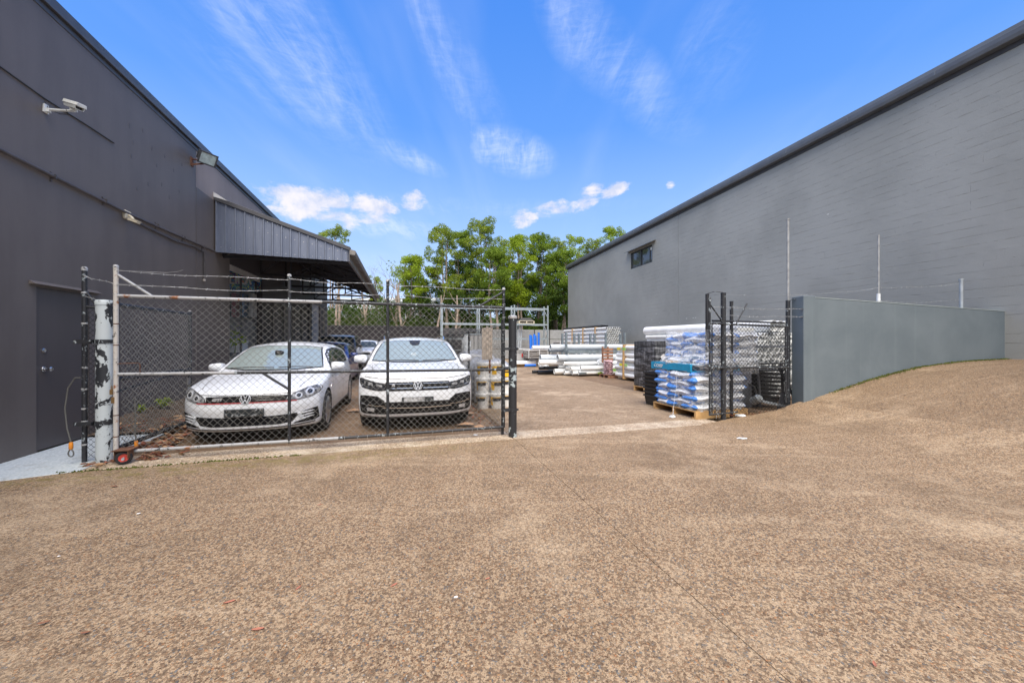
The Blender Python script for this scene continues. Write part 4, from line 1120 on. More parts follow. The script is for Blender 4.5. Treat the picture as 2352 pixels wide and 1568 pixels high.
t.l.new(t.mix(t.step(n, .38, .66), (.06, .062, .068), (.36, .37, .38)), b.inputs['Base Color']); b.inputs['Roughness'].default_value = .25; b.inputs['Metallic'].default_value = .1; b.inputs['Coat Weight'].default_value = .5
M_LAMPD = mat('dark_headlamp', (.035, .037, .042), .1, .3, .3, 18, coat=1.0)
M_TYRE = mat('tyre_rubber', (.022, .022, .023), .8, bmp=.3, bscale=120)
M_RIM = mat('alloy_silver', (.42, .43, .45), .3, .85, .05)
M_RIMD = mat('alloy_dark', (.10, .10, .11), .35, .7, .05)
M_BADGE = mat('bright_badge', (.72, .74, .76), .25, .4, .02)
M_RED = mat('red_stripe', (.55, .01, .015), .35)
M_PLATE, t, b = new_mat('plate_black'); p = objc(t)
t.l.new(t.mix(t.step(t.noise(p, 14, 2, .5, 1.0), .56, .66), (.022, .028, .032), (.30, .32, .33)), b.inputs['Base Color']); b.inputs['Roughness'].default_value = .35
M_FOG = mat('fog_lamp', (.55, .57, .60), .12, .6, .3, 30)

def pl(xs, ys):
    xs = list(xs); ys = list(ys)
    return lambda x: float(np.interp(x, xs, ys))

def make_body(P, name, mt, parent):
    """closed car shell from a cube lattice bent over the profile tables, wheel arches cut out"""
    L = P['L']; NS, NT_, NH = 14, P.get('nt', 44), 9
    top = pl(*zip(*P['top'])); bot = pl(*zip(*P['bot'])); wid = pl(*zip(*P['wid'])); tum = pl(*zip(*P['tum']))
    ff = pl(*zip(*P['front'])); rr = pl(*zip(*P['rear']))
    crown = pl(*zip(*P['crown']))
    def M(s, t, h):
        hz = bot(0 if t < .5 else L) + (top(0.02 if t < .5 else L) - bot(0 if t < .5 else L)) * h
        yf = ff(hz) + P['pf'] * abs(s) ** P['pp']; yr = L - rr(hz) - P['pr'] * abs(s) ** P['pq']
        y = yf + (yr - yf) * t
        ys = y - P['sc'] * s * s * (1 if y < L * .6 else -.4)
        zt = top(ys) - crown(y) * s * s; zb = bot(y)
        z = zb + (zt - zb) * h
        x = s * wid(y) * tum(z)
        return (x, y, z)
    idx = {}; vs = []; fs = []
    def V(i, j, k):
        key = (i, j, k)
        if key not in idx:
            idx[key] = len(vs); vs.append(M(-1 + 2 * i / NS, j / NT_, k / NH))
        return idx[key]
    for i in range(NS):
        for j in range(NT_):
            fs.append((V(i, j, NH), V(i + 1, j, NH), V(i + 1, j + 1, NH), V(i, j + 1, NH)))
            fs.append((V(i, j, 0), V(i, j + 1, 0), V(i + 1, j + 1, 0), V(i + 1, j, 0)))
    for j in range(NT_):
        for k in range(NH):
            fs.append((V(NS, j, k), V(NS, j + 1, k), V(NS, j + 1, k + 1), V(NS, j, k + 1)))
            fs.append((V(0, j, k), V(0, j, k + 1), V(0, j + 1, k + 1), V(0, j + 1, k)))
    for i in range(NS):
        for k in range(NH):
            fs.append((V(i, 0, k), V(i + 1, 0, k), V(i + 1, 0, k + 1), V(i, 0, k + 1)))
            fs.append((V(i, NT_, k), V(i, NT_, k + 1), V(i + 1, NT_, k + 1), V(i + 1, NT_, k)))
    me = bpy.data.meshes.new(name); me.from_pydata(vs, [], fs); me.materials.append(mt)
    o = bpy.data.objects.new(name, me); COL.objects.link(o)
    sb = o.modifiers.new('s', 'SUBSURF'); sb.levels = 1; sb.render_levels = 1
    # arches
    mb = MB()
    for yw in P['wheels']:
        for sx in (-1, 1):
            x0, x1 = sx * P['hw'] * 1.2, sx * (P['hw'] - .30)
            mb.tube((x0, yw, P['rw'] + .005), (x1, yw, P['rw'] + .005), P['ra'], 40)
    cut = mb.obj('cut', mt)
    bo = o.modifiers.new('b', 'BOOLEAN'); bo.operation = 'DIFFERENCE'; bo.object = cut; bo.solver = 'EXACT'
    bpy.context.view_layer.update()
    nm = bpy.data.meshes.new_from_object(o.evaluated_get(bpy.context.evaluated_depsgraph_get()))
    o.modifiers.clear(); o.data = nm; nm.name = name
    bpy.data.objects.remove(cut)
    nm.materials.clear(); nm.materials.append(mt); nm.materials.append(M_SEAL)
    nm.shade_smooth()
    try: nm.set_sharp_from_angle(angle=R(38))
    except Exception: pass
    for p in nm.polygons:
        c = p.center; dk = False
        for yw in P['wheels']:
            d = math.hypot(c.y - yw, c.z - P['rw'] - .005)
            if abs(d - P['ra']) < .012 and abs(p.normal.x) < .3: dk = True
            if d < P['ra'] - .005 and abs(abs(c.x) - (P['hw'] - .30)) < .02: dk = True
        if c.z < bot(c.y) + .012: dk = True
        p.material_index = 1 if dk else 0
    bvh = BVHTree.FromPolygons([v.co for v in nm.vertices], [tuple(p.vertices) for p in nm.polygons])
    o.parent = parent
    return o, bvh

def resample(poly, d):
    out = []
    n = len(poly)
    for i in range(n):
        a, b_ = Vector(poly[i]), Vector(poly[(i + 1) % n]); k = max(1, int((b_ - a).length / d))
        for j in range(k): out.append(a.lerp(b_, j / k))
    return out
def project(bvh, poly, axis, off, name, mt, parent, d=.045, thick=.006, side=1, label=None):
    """lay a 2D outline onto the body: axis 'f' front (x,z), 's' side (y,z), 't' top (x,y)"""
    ring = resample(poly, d)
    xs = [p[0] for p in ring]; zs = [p[1] for p in ring]
    pts = list(ring); n = len(ring)
    a = min(xs) + d / 2
    from mathutils.geometry import intersect_point_tri_2d
    while a < max(xs):
        c = min(zs) + d / 2
        while c < max(zs):
            # inside test
            ins = False; j = n - 1
            for i in range(n):
                if (ring[i][1] > c) != (ring[j][1] > c) and a < (ring[j][0] - ring[i][0]) * (c - ring[i][1]) / (ring[j][1] - ring[i][1]) + ring[i][0]: ins = not ins
                j = i
            if ins and min((Vector((a, c)) - q).length for q in ring) > d * .35: pts.append(Vector((a, c)))
            c += d
        a += d
    res = geometry.delaunay_2d_cdt([Vector((p[0], p[1])) for p in pts], [(i, (i + 1) % n) for i in range(n)], [list(range(n))], 1, 1e-5)
    v2, fs = res[0], res[2]; orig = res[3]
    vs = []; lows = []
    for p in v2:
        if axis == 'f': o_, dr = Vector((p[0], -2, p[1])), Vector((0, 1, 0))
        elif axis == 's': o_, dr = Vector((side * 3, p[0], p[1])), Vector((-side, 0, 0))
        else: o_, dr = Vector((p[0], p[1], 4)), Vector((0, 0, -1))
        hit, nr, _, _ = bvh.ray_cast(o_, dr)
        if hit is None:
            hit, nr, _, _ = bvh.find_nearest(o_ + dr * 2.2)
        if nr.dot(dr) > 0: nr = -nr
        vs.append(hit + nr * off); lows.append(hit + nr * (off - thick))
    bmn = len(vs)
    # rim
    cnt = {}
    for f in fs:
        for i in range(len(f)):
            e = (f[i], f[(i + 1) % len(f)]); cnt[tuple(sorted(e))] = cnt.get(tuple(sorted(e)), []) + [e]
    rim = [v[0] for v in cnt.values() if len(v) == 1]
    allv = vs + lows; F = [tuple(f) for f in fs] + [(a_, b_, b_ + bmn, a_ + bmn)[::-1] for a_, b_ in rim]
    me = bpy.data.meshes.new(name); me.from_pydata(allv, [], F)
    bm = bmesh.new(); bm.from_mesh(me)
    loose = [v for v in bm.verts if not v.link_faces]; bmesh.ops.delete(bm, geom=loose, context='VERTS')
    bmesh.ops.recalc_face_normals(bm, faces=bm.faces)
    # make sure the top faces outwards
    bm.faces.ensure_lookup_table()
    tot = Vector((0, 0, 0))
    for f in bm.faces[:len(fs)]: tot += f.normal * f.calc_area()
    want = {'f': Vector((0, -1, 0)), 's': Vector((side, 0, 0)), 't': Vector((0, 0, 1))}[axis]
    if tot.dot(want) < 0: bmesh.ops.reverse_faces(bm, faces=bm.faces)
    bm.to_mesh(me); bm.free()
    me.materials.append(mt); me.shade_smooth()
    try: me.set_sharp_from_angle(angle=R(50))
    except Exception: pass
    ob = bpy.data.objects.new(name, me); COL.objects.link(ob); ob.parent = parent
    if label: ob['label'] = label
    return ob
def mir(poly): return [(-x, z) for x, z in poly][::-1]
def thick_line(pts, w):
    pts = [Vector(p) for p in pts]; l = []; r = []
    for i, p in enumerate(pts):
        d = (pts[min(i + 1, len(pts) - 1)] - pts[max(i - 1, 0)]).normalized(); nrm = Vector((-d.y, d.x)) * w / 2
        l.append(p + nrm); r.append(p - nrm)
    return [tuple(q) for q in l + r[::-1]]

_wheel_cache = {}
def wheel(parent, x, y, r, w, side, rim, nsp=5, kind='a'):
    key = (r, w, nsp, kind)
    if key not in _wheel_cache:
        MY = Matrix.Rotation(R(90), 4, 'Y')
        mb = MB(); rr_ = r * .70
        mb.lathe([(rr_, -w / 2 + .01), (r * .86, -w / 2), (r * .97, -w / 2 + .012), (r, -w / 2 + .035), (r, -.03), (r - .008, -.028), (r - .008, -.018), (r, -.016), (r, .016), (r - .008, .018), (r - .008, .028), (r, .03), (r, w / 2 - .035), (r * .97, w / 2 - .012), (r * .86, w / 2), (rr_, w / 2 - .01)], 40, M=MY, close=True)
        ty = mb.mesh('tyre', M_TYRE, smooth=True)
        mb = MB(); mb.lathe([(rr_ + .004, w / 2 - .012), (rr_ - .008, w / 2 - .006), (rr_ - .02, w / 2 - .02), (rr_ - .03, -w / 2 + .03), (rr_ + .002, -w / 2 + .012)], 40, M=MY)
        for k in range(nsp):
            a = 2 * PI * k / nsp
            for da in (-.13, .13) if kind == 'a' else (0,):
                c, s_ = math.cos(a), math.sin(a); c2, s2 = math.cos(a + da), math.sin(a + da)
                mb.bar((w / 2 - .03, .05 * c, .05 * s_), (w / 2 - .018, (rr_ - .01) * c2, (rr_ - .01) * s2), .022 if kind == 'a' else .05, .03, up=(1, 0, 0))
        mb.lathe([(0, w / 2 - .012), (.045, w / 2 - .014), (.062, w / 2 - .03), (.062, w / 2 - .06)], 20, M=MY)
        ri = mb.mesh('rim', rim, smooth=True, angle=40)
        mb = MB(); mb.lathe([(0, .0), (rr_ - .05, .0), (rr_ - .05, .02), (0, .02)], 30, M=MY); br = mb.mesh('brake_disc', M_SEAL, smooth=True)
        _wheel_cache[key] = (ty, ri, br)
    ty, ri, br = _wheel_cache[key]
    e = bpy.data.objects.new('wheel', None); COL.objects.link(e); e.empty_display_size = .1; e.parent = parent; e.location = (x, y, r)
    if side < 0: e.rotation_euler = (0, 0, PI)
    for nme, me in (('tyre', ty), ('rim', ri), ('brake_disc', br)):
        o = bpy.data.objects.new(nme, me); COL.objects.link(o); o.parent = e
    return e

def emblem(parent, bvh, x, z, r, mt, tilt=0.0):
    hit, nr, _, _ = bvh.ray_cast(Vector((x, -2, z)), Vector((0, 1, 0)))
    M = Matrix.Translation(hit + Vector((0, -.012, 0))) @ Matrix.Rotation(tilt, 4, 'X')
    mb = MB(); mb.lathe([(0, .0), (r, .0), (r, .010), (0, .010)], 32, M=M @ Matrix.Rotation(R(90), 4, 'X')); e = mb.obj('emblem', M_GLOSSB, parent, smooth=True)
    mb = MB(); mb.lathe([(r * .86, .004), (r * .88, .016), (r * 1.0, .016), (r * 1.03, .004)], 36, M=M @ Matrix.Rotation(R(90), 4, 'X')); mb.obj('ring', mt, e, smooth=True)
    mb = MB(); w = r * .17
    def st(pts):
        for a, b_ in zip(pts[:-1], pts[1:]): mb.bar(M @ Vector((a[0] * r, -.014, a[1] * r)), M @ Vector((b_[0] * r, -.014, b_[1] * r)), w, .008, up=(0, 1, 0))
    st([(-.33, .80), (0, .13), (.33, .80)]); st([(-.74, .50), (-.35, -.78), (0, -.05), (.35, -.78), (.74, .50)])
    mb.obj('initials', mt, e)
    return e

def mirror_part(parent, x, y, z, side, mt, sc=1.0, foot=.1):
    MM = Matrix.Translation((x, y, z)) @ Matrix.Rotation(side * R(12), 4, 'Z')
    mb = MB()
    vs = []; fs = []; nu, nv = 14, 8
    for i in range(nv + 1):
        a = i / nv
        for j in range(nu):
            ph = 2 * PI * j / nu; ex = .55
            cx = math.copysign(abs(math.cos(ph)) ** ex, math.cos(ph)); cz = math.copysign(abs(math.sin(ph)) ** ex, math.sin(ph))
            k = [0.0, .62, .86, .97, 1, 1, .99, .97, .95][i]
            vs.append(MM @ (Vector((side * .105 + cx * .115 * k, -.085 + .145 * a, cz * .072 * k * (1 - .12 * cx * side))) * sc))
    for i in range(nv):
        for j in range(nu): fs.append((i * nu + j, i * nu + (j + 1) % nu, (i + 1) * nu + (j + 1) % nu, (i + 1) * nu + j))
    fs.append(tuple(nv * nu + j for j in range(nu)))
    mb.add(vs, fs); o = mb.obj('mirror', mt, parent, smooth=True, angle=50)
    mb = MB(); mb.bar(MM @ Vector((-side * .07 * sc, 0, -.06 * sc)), MM @ Vector((side * .05 * sc, -.01, -.045 * sc)), .05, .035); mb.obj('mirror_foot', M_SEAL, o)
    return o

# ---------------------------------------------------------------- white hatchback
HB = dict(L=4.20, hw=.895, rw=.315, ra=.355, wheels=(.86, 3.48), pf=.34, pp=3.6, pr=.30, pq=3.6, sc=.16, nt=46,
    top=[(-.2, .66), (0.0, .675), (.05, .71), (.12, .745), (.35, .83), (.7, .905), (1.0, .955), (1.12, .985), (1.35, 1.12), (1.6, 1.25), (1.82, 1.335), (2.1, 1.40), (2.5, 1.425), (3.0, 1.41), (3.5, 1.345), (3.75, 1.30), (3.9, 1.17), (4.05, .98), (4.2, .90), (4.6, .85)],
    bot=[(-.1, .19), (.3, .185), (.6, .16), (3.6, .17), (3.9, .20), (4.2, .26)],
    wid=[(-.1, .80), (.2, .835), (.5, .87), (.86, .895), (1.4, .885), (2.8, .89), (3.5, .90), (4.0, .86), (4.3, .82)],
    tum=[(.15, .955), (.25, .985), (.40, 1.0), (.62, 1.0), (.80, .985), (.93, .95), (1.0, .92), (1.15, .86), (1.3, .79), (1.4, .72)],
    front=[(.18, .07), (.24, .01), (.30, .03), (.42, .02), (.50, .0), (.58, .03), (.66, .07), (.70, .12)],
    rear=[(.2, .08), (.45, .0), (.7, .02), (.9, .05)],
    crown=[(0, .02), (.5, .045), (1.0, .05), (1.6, .06), (2.5, .07), (3.6, .07), (4.1, .05)])
car = thing('hatchback', 'white hatchback with red grille stripe parked closest to the dark wall', 'car', W(-2.07, 5.93, 0))
body, bv = make_body(HB, 'body', M_WHITE, car)
# glass
ws = [(-.715, .985), (-.36, .965), (.36, .965), (.715, .985), (.66, 1.12), (.575, 1.30), (.30, 1.335), (-.30, 1.335), (-.575, 1.30), (-.66, 1.12)]
project(bv, [(x * 1.03, z + (.010 if z > 1.1 else -.012)) for x, z in ws], 'f', .003, 'windscreen_seal', M_SEAL, car)
project(bv, ws, 'f', .008, 'windscreen', M_SCREEN, car)
for sd in (-1, 1):
    sw = [(1.42, .955), (2.05, .965), (3.25, 1.0), (3.42, 1.08), (3.30, 1.22), (2.9, 1.285), (2.3, 1.30), (1.95, 1.27), (1.72, 1.19), (1.5, 1.05)]
    project(bv, sw, 's', .005, 'side_glass_seal', M_SEAL, car, side=sd)
    for a, b_ in ((1.52, 2.38), (2.45, 3.34)):
        q = [(a, .98), (b_ - .0, .985 + .01 * (b_ > 3)), (min(b_, 3.30), 1.20 if b_ > 3 else 1.272), (max(a, 1.98), 1.245 if a < 2 else 1.268)]
        if a < 2: q = [(1.50, .985), (2.38, .985), (2.38, 1.272), (2.0, 1.25), (1.76, 1.18)]
        project(bv, q, 's', .010, 'side_window', M_GLASS, car, side=sd)
    for x_ in (1.38, 2.44, 3.28):
        project(bv, thick_line([(x_, .30), (x_ + .02, .62), (x_, .93)], .007), 's', .0015, 'door_gap', M_SEAL, car, side=sd, thick=.003)
    project(bv, [(2.2, .80), (2.42, .805), (2.42, .835), (2.2, .83)], 's', .028, 'door_handle', M_WHITE, car, side=sd, thick=.03)
    project(bv, [(1.25, .205), (3.1, .215), (3.1, .27), (1.25, .26)], 's', .012, 'side_skirt', M_SEAL, car, side=sd, thick=.02)
    project(bv, [(1.15, .66), (1.27, .67), (1.27, .70), (1.16, .685)], 's', .004, 'side_badge', M_CHR, car, side=sd, d=.02)
    hl = [(.475, .585), (.50, .64), (.58, .695), (.70, .745), (.80, .765), (.852, .755), (.865, .715), (.845, .66), (.77, .615), (.62, .585)]
    hl = hl if sd > 0 else mir(hl)
    lamp = project(bv, hl, 'f', .006, 'headlight', M_GLOSSB, car)
    c = Vector((.675 * sd, .665)); hl2 = [tuple(c + (Vector(p) - c) * .93) for p in hl]
    project(bv, hl2, 'f', .010, 'lens', M_LAMP, lamp, d=.03)
    for (cx, cz, rr_) in ((.615, .645, .042), (.735, .685, .050)):
        ring = [(sd * cx + rr_ * math.cos(a), cz + rr_ * math.sin(a)) for a in np.linspace(0, 2 * PI, 15)[:-1]]
        project(bv, ring, 'f', .013, 'reflector', M_BADGE, lamp, d=.03)
        ring = [(sd * cx + rr_ * .6 * math.cos(a), cz + rr_ * .6 * math.sin(a)) for a in np.linspace(0, 2 * PI, 13)[:-1]]
        project(bv, ring, 'f', .016, 'bulb_lens', M_LAMPD, lamp, d=.03)
    vt = [(.64, .40), (.70, .425), (.835, .455), (.845, .29), (.80, .262), (.56, .255), (.58, .275), (.70, .30)]
    project(bv, vt if sd > 0 else mir(vt), 'f', .004, 'side_vent', M_GRILL, car)
    for k in range(3):
        z_ = .395 - .038 * k
        fn = [(.60 + .02 * k, z_), (.74, z_ + .022), (.79, z_ + .018), (.74, z_ + .004), (.61 + .02 * k, z_ - .014)]
        project(bv, fn if sd > 0 else mir(fn), 'f', .020, 'vent_fin', M_WHITE, car, d=.03, thick=.018)
    mirror_part(car, sd * .83, 1.50, .985, sd, M_WHITE)
project(bv, [(-.475, .585), (.475, .585), (.495, .665), (.30, .672), (-.30, .672), (-.495, .665)], 'f', .004, 'grille', M_GRILL, car)
for z_ in (.612, .632, .652):
    project(bv, thick_line([(-.47, z_), (.47, z_)], .005), 'f', .010, 'grille_bar', M_GLOSSB, car, thick=.008)
project(bv, [(-.60, .577), (.60, .577), (.60, .585), (-.60, .585)], 'f', .010, 'red_stripe', M_RED, car, thick=.01)
low = [(-.55, .285), (-.40, .268), (.40, .268), (.55, .285), (.635, .395), (.60, .405), (.3, .392), (-.3, .392), (-.60, .405), (-.635, .395)]
project(bv, low, 'f', .003, 'lower_grille', M_GRILL, car)
mb = MB()
for r_ in range(5):
    for k in range(26):
        x = -.56 + .045 * k + (.0225 if r_ % 2 else 0); z = .285 + .023 * r_
        if abs(x) > .44 + (z - .27) * 1.0: continue
        hit, nr, _, _ = bv.ray_cast(Vector((x, -2, z)), Vector((0, 1, 0)))
        pts = [(hit.x + .021 * math.cos(a), hit.y - .010, hit.z + .011 * math.sin(a)) for a in np.linspace(0, 2 * PI, 7)[:-1]]
        mb.path(pts, .0022, 4, closed=True)
o = mb.obj('honeycomb', M_GLOSSB, car); o['kind'] = 'stuff'
project(bv, thick_line([(-.80, .243), (-.55, .232), (0, .226), (.55, .232), (.80, .243)], .014), 'f', .006, 'splitter_gap', M_SEAL, car)
emblem(car, bv, 0, .632, .066, M_BADGE, R(-12))
# empty plate holder with scuffed black plate
hit, nr, _, _ = bv.ray_cast(Vector((0, -2, .46)), Vector((0, 1, 0)))
mb = MB(); mb.box(-.235, .235, hit.y - .030, hit.y - .005, .40, .51); pltt = mb.obj('number_plate', M_PLATE, car, bevel=.008)
mb = MB()
for x_ in (-.20, .20):
    for z_ in (.425, .488): mb.lathe([(0, .0), (.007, 0), (.007, .004), (0, .005)], 8, M=Matrix.Translation((x_, hit.y - .031, z_)) @ Matrix.Rotation(R(90), 4, 'X'))
mb.obj('plate_screw', M_CHR, pltt)
text_obj('GTI', .050, M_BADGE, car, Matrix.Translation((-.345, bv.ray_cast(Vector((-.345, -2, .63)), Vector((0, 1, 0)))[0].y - .014, .632)) @ STAND, 'model_badge', .004, .0035, .25, 1.35)
# bonnet and wing shut lines
project(bv, thick_line([(-.60, .28), (-.66, .6), (-.70, 1.05)], .006), 't', .0015, 'bonnet_gap', M_SEAL, car, thick=.003)
project(bv, thick_line([(.60, .28), (.66, .6), (.70, 1.05)], .006), 't', .0015, 'bonnet_gap', M_SEAL, car, thick=.003)
project(bv, thick_line([(-.60, .69), (-.3, .684), (.3, .684), (.60, .69)], .007), 'f', .003, 'bonnet_gap', M_SEAL, car, thick=.004)
for x0, x1 in ((-.55, .05), (.12, .62)):
    mb = MB(); mb.path([(x0, 1.04, 1.0), ((x0 + x1) / 2, 1.02, 1.012), (x1, 1.05, 1.0)], .008, 6); mb.obj('wiper', M_SEAL, car)
for x_ in (-.30, .30):
    mb = MB(); h_ = bv.ray_cast(Vector((x_, .75, 4)), Vector((0, 0, -1)))[0]; mb.ellipsoid((x_, .75, h_.z + .003), (.014, .018, .008), 8, 5); mb.obj('washer_jet', M_SEAL, car, smooth=True)
for yw in HB['wheels']:
    for sd in (-1, 1): wheel(car, sd * .785, yw, .315, .22, sd, M_RIM, 5)
mb = MB(); mb.lathe([(0, .0), (.07, 0), (.06, .06), (0, .075)], 10, M=Matrix.Translation((0, 1.52, 1.235)) @ Matrix.Rotation(R(150), 4, 'X')); mb.obj('rain_sensor', M_SEAL, car)

# ---------------------------------------------------------------- white SUV
SV = dict(L=4.40, hw=.915, rw=.345, ra=.395, wheels=(.88, 3.56), pf=.30, pp=4.2, pr=.25, pq=4.0, sc=.14, nt=46,
    top=[(-.2, .85), (0.0, .865), (.05, .895), (.12, .925), (.35, .975), (.7, 1.02), (1.0, 1.045), (1.12, 1.06), (1.35, 1.20), (1.6, 1.345), (1.80, 1.43), (2.1, 1.49), (2.6, 1.52), (3.2, 1.51), (3.8, 1.47), (4.05, 1.42), (4.2, 1.25), (4.35, 1.0), (4.6, .95)],
    bot=[(-.1, .235), (.3, .225), (.6, .20), (3.6, .20), (3.9, .24), (4.4, .30)],
    wid=[(-.1, .885), (.2, .90), (.5, .912), (.9, .925), (1.4, .905), (2.8, .905), (3.5, .92), (4.1, .89), (4.5, .85)],
    tum=[(.2, .96), (.30, .985), (.45, 1.0), (.75, 1.0), (.92, .985), (1.03, .955), (1.10, .925), (1.25, .87), (1.42, .80), (1.50, .75)],
    front=[(.22, .05), (.30, .0), (.45, .0), (.60, .0), (.72, .02), (.80, .05), (.88, .10)],
    rear=[(.2, .08), (.5, .0), (.8, .02), (1.0, .05)],
    crown=[(0, .015), (.5, .035), (1.0, .045), (1.6, .05), (2.5, .06), (3.6, .06), (4.2, .05)])
suv = thing('suv', 'white SUV with chrome grille bars parked next to the white hatchback', 'car', W(.22, 6.12, 0))
body, bv = make_body(SV, 'body', M_WHITE, suv)
ws = [(-.76, 1.075), (-.38, 1.055), (.38, 1.055), (.76, 1.075), (.70, 1.22), (.60, 1.405), (.30, 1.43), (-.30, 1.43), (-.60, 1.405), (-.70, 1.22)]
project(bv, [(x * 1.03, z + (.012 if z > 1.2 else -.014)) for x, z in ws], 'f', .003, 'windscreen_seal', M_SEAL, suv)
scr = project(bv, ws, 'f', .008, 'windscreen', M_SCREEN, suv)
project(bv, [(-.11, 1.432), (.11, 1.432), (.085, 1.36), (.05, 1.335), (-.05, 1.335), (-.085, 1.36)], 'f', .011, 'sensor_cover', M_SEAL, scr, d=.03)
# round sticker seen through the glass
hit = bv.ray_cast(Vector((-.03, -2, 1.175)), Vector((0, 1, 0)))[0]
mb = MB(); MM = Matrix.Translation(hit + Vector((0, -.016, .006))) @ Matrix.Rotation(R(-58), 4, 'X')
for a in np.linspace(.4, 2 * PI + .1, 15)[:-2]: mb.box(-.009, .009, -.001, .001, -.003, .003, M=MM @ Matrix.Rotation(a, 4, 'Y') @ Matrix.Translation((0, 0, .042)))
mb.bar(MM @ Vector((-.012, 0, -.022)), MM @ Vector((-.012, 0, .022)), .007, .002, up=(0, 1, 0)); mb.path([MM @ Vector((-.012, 0, .02)), MM @ Vector((.008, 0, .02)), MM @ Vector((.014, 0, .010)), MM @ Vector((.008, 0, .0)), MM @ Vector((-.012, 0, .0))], .003, 4)
mb.obj('sticker', mat('sticker_white', (.75, .8, .8), .5), scr)
for sd in (-1, 1):
    sw = [(1.45, 1.04), (2.1, 1.05), (3.5, 1.08), (3.75, 1.14), (3.6, 1.33), (3.2, 1.39), (2.3, 1.41), (1.95, 1.37), (1.72, 1.27)]
    project(bv, sw, 's', .005, 'side_glass_seal', M_SEAL, suv, side=sd)
    project(bv, [(1.56, 1.07), (2.42, 1.075), (2.42, 1.385), (2.0, 1.35), (1.8, 1.28)], 's', .010, 'side_window', M_GLASS, suv, side=sd)
    project(bv, [(2.50, 1.08), (3.5, 1.10), (3.64, 1.16), (3.52, 1.30), (3.15, 1.365), (2.50, 1.385)], 's', .010, 'side_window', M_GLASS, suv, side=sd)
    for x_ in (1.40, 2.46, 3.36):
        project(bv, thick_line([(x_, .34), (x_ + .02, .7), (x_, 1.02)], .007), 's', .0015, 'door_gap', M_SEAL, suv, side=sd, thick=.003)
    project(bv, [(1.3, .26), (3.15, .26), (3.15, .36), (1.3, .35)], 's', .014, 'side_cladding', M_SEAL, suv, side=sd, thick=.02)
    hl = [(.46, .665), (.475, .765), (.62, .785), (.76, .82), (.85, .845), (.885, .84), (.878, .77), (.84, .70), (.70, .67), (.58, .655)]
    hl = hl if sd > 0 else mir(hl)
    lamp = project(bv, hl, 'f', .006, 'headlight', M_GLOSSB, suv)
    c = Vector((.67 * sd, .75)); hl2 = [tuple(c + (Vector(p) - c) * .90) for p in hl]
    project(bv, hl2, 'f', .010, 'lens', M_LAMPD, lamp, d=.03)
    for (x0, x1, z0, z1) in ((.525, .62, .71, .755), (.665, .745, .73, .78)):
        q = [(x0, z0), (x1, z0 + .01), (x1, z1 + .005), (x0 + .02, z1)]
        project(bv, q if sd > 0 else mir(q), 'f', .013, 'reflector', M_LAMP, lamp, d=.03)
    ln = thick_line([(.49, .69), (.62, .687), (.74, .71), (.84, .74)], .010)
    project(bv, ln if sd > 0 else mir(ln), 'f', .014, 'light_strip', M_CHR, lamp, d=.03)
    ln = thick_line([(.79, .75), (.80, .80), (.845, .815)], .009); project(bv, ln if sd > 0 else mir(ln), 'f', .014, 'light_strip', M_CHR, lamp, d=.03)
    vt = [(.50, .505), (.54, .53), (.60, .575), (.80, .585), (.868, .575), (.875, .42), (.86, .32), (.80, .30), (.50, .30)]
    vent = project(bv, vt if sd > 0 else mir(vt), 'f', .005, 'side_intake', M_GRILL, suv)
    q = [(.60, .395), (.80, .405), (.77, .355), (.62, .352)]
    q2 = [(.64, .392), (.765, .398), (.745, .345), (.655, .342)]
    project(bv, q2 if sd > 0 else mir(q2), 'f', .016, 'fog_light', M_FOG, vent, d=.025, thick=.012)
    ln = thick_line([(.50, .425), (.62, .428), (.74, .44), (.84, .46)], .009); project(bv, ln if sd > 0 else mir(ln), 'f', .016, 'trim_strip', M_CHR, vent, d=.03)
    mirror_part(suv, sd * .885, 1.50, 1.095, sd, M_WHITE if sd < 0 else M_WHITE, 1.05)
    mb = MB(); mb.path([(sd * .585, 1.85, 1.455), (sd * .60, 2.0, 1.515), (sd * .61, 2.8, 1.545), (sd * .60, 3.5, 1.52), (sd * .59, 3.75, 1.47)], .016, 8); mb.obj('roof_rail', M_CHR, suv, smooth=True)
gr = project(bv, [(-.475, .65), (.475, .65), (.49, .785), (-.49, .785)], 'f', .004, 'grille', M_GRILL, suv)
for z_, w_ in ((.757, .008), (.690, .011)):
    for a, b_ in ((-.47, -.08), (.08, .47)):
        project(bv, thick_line([(a, z_), (b_, z_)], w_), 'f', .016, 'grille_bar', M_CHR, gr, thick=.012)
emblem(suv, bv, 0, .728, .068, M_BADGE, R(-8))
text_obj('R', .05, M_BADGE, suv, Matrix.Translation((-.37, bv.ray_cast(Vector((-.37, -2, .73)), Vector((0, 1, 0)))[0].y - .022, .740)) @ STAND, 'model_badge', .003, .003, .2, 1.5)
lw = project(bv, [(-.52, .30), (.52, .30), (.54, .47), (.50, .485), (-.50, .485), (-.54, .47)], 'f', .004, 'lower_grille', M_GRILL, suv)
for z_ in (.465, .445, .36, .34, .32):
    project(bv, thick_line([(-.5, z_), (.5, z_)], .005), 'f', .010, 'grille_bar', M_GLOSSB, lw, thick=.006)
project(bv, thick_line([(-.52, .40), (0, .385), (.52, .40)], .012), 'f', .016, 'trim_strip', M_CHR, lw, thick=.012)
project(bv, thick_line([(-.82, .262), (-.5, .243), (.5, .243), (.82, .262)], .014), 'f', .006, 'splitter_gap', M_SEAL, suv)
hit, nr, _, _ = bv.ray_cast(Vector((0, -2, .52)), Vector((0, 1, 0)))
mb = MB(); mb.box(-.245, .245, hit.y - .028, hit.y - .005, .475, .555); pltt = mb.obj('number_plate', M_PLATE, suv, bevel=.006)
mb = MB(); mb.box(-.21, .10, hit.y - .031, hit.y - .027, .482, .550); mb.obj('plate_smudge', mat('plate_smudge_grey', (.42, .43, .44), .6, var=.6, scale=16), pltt)
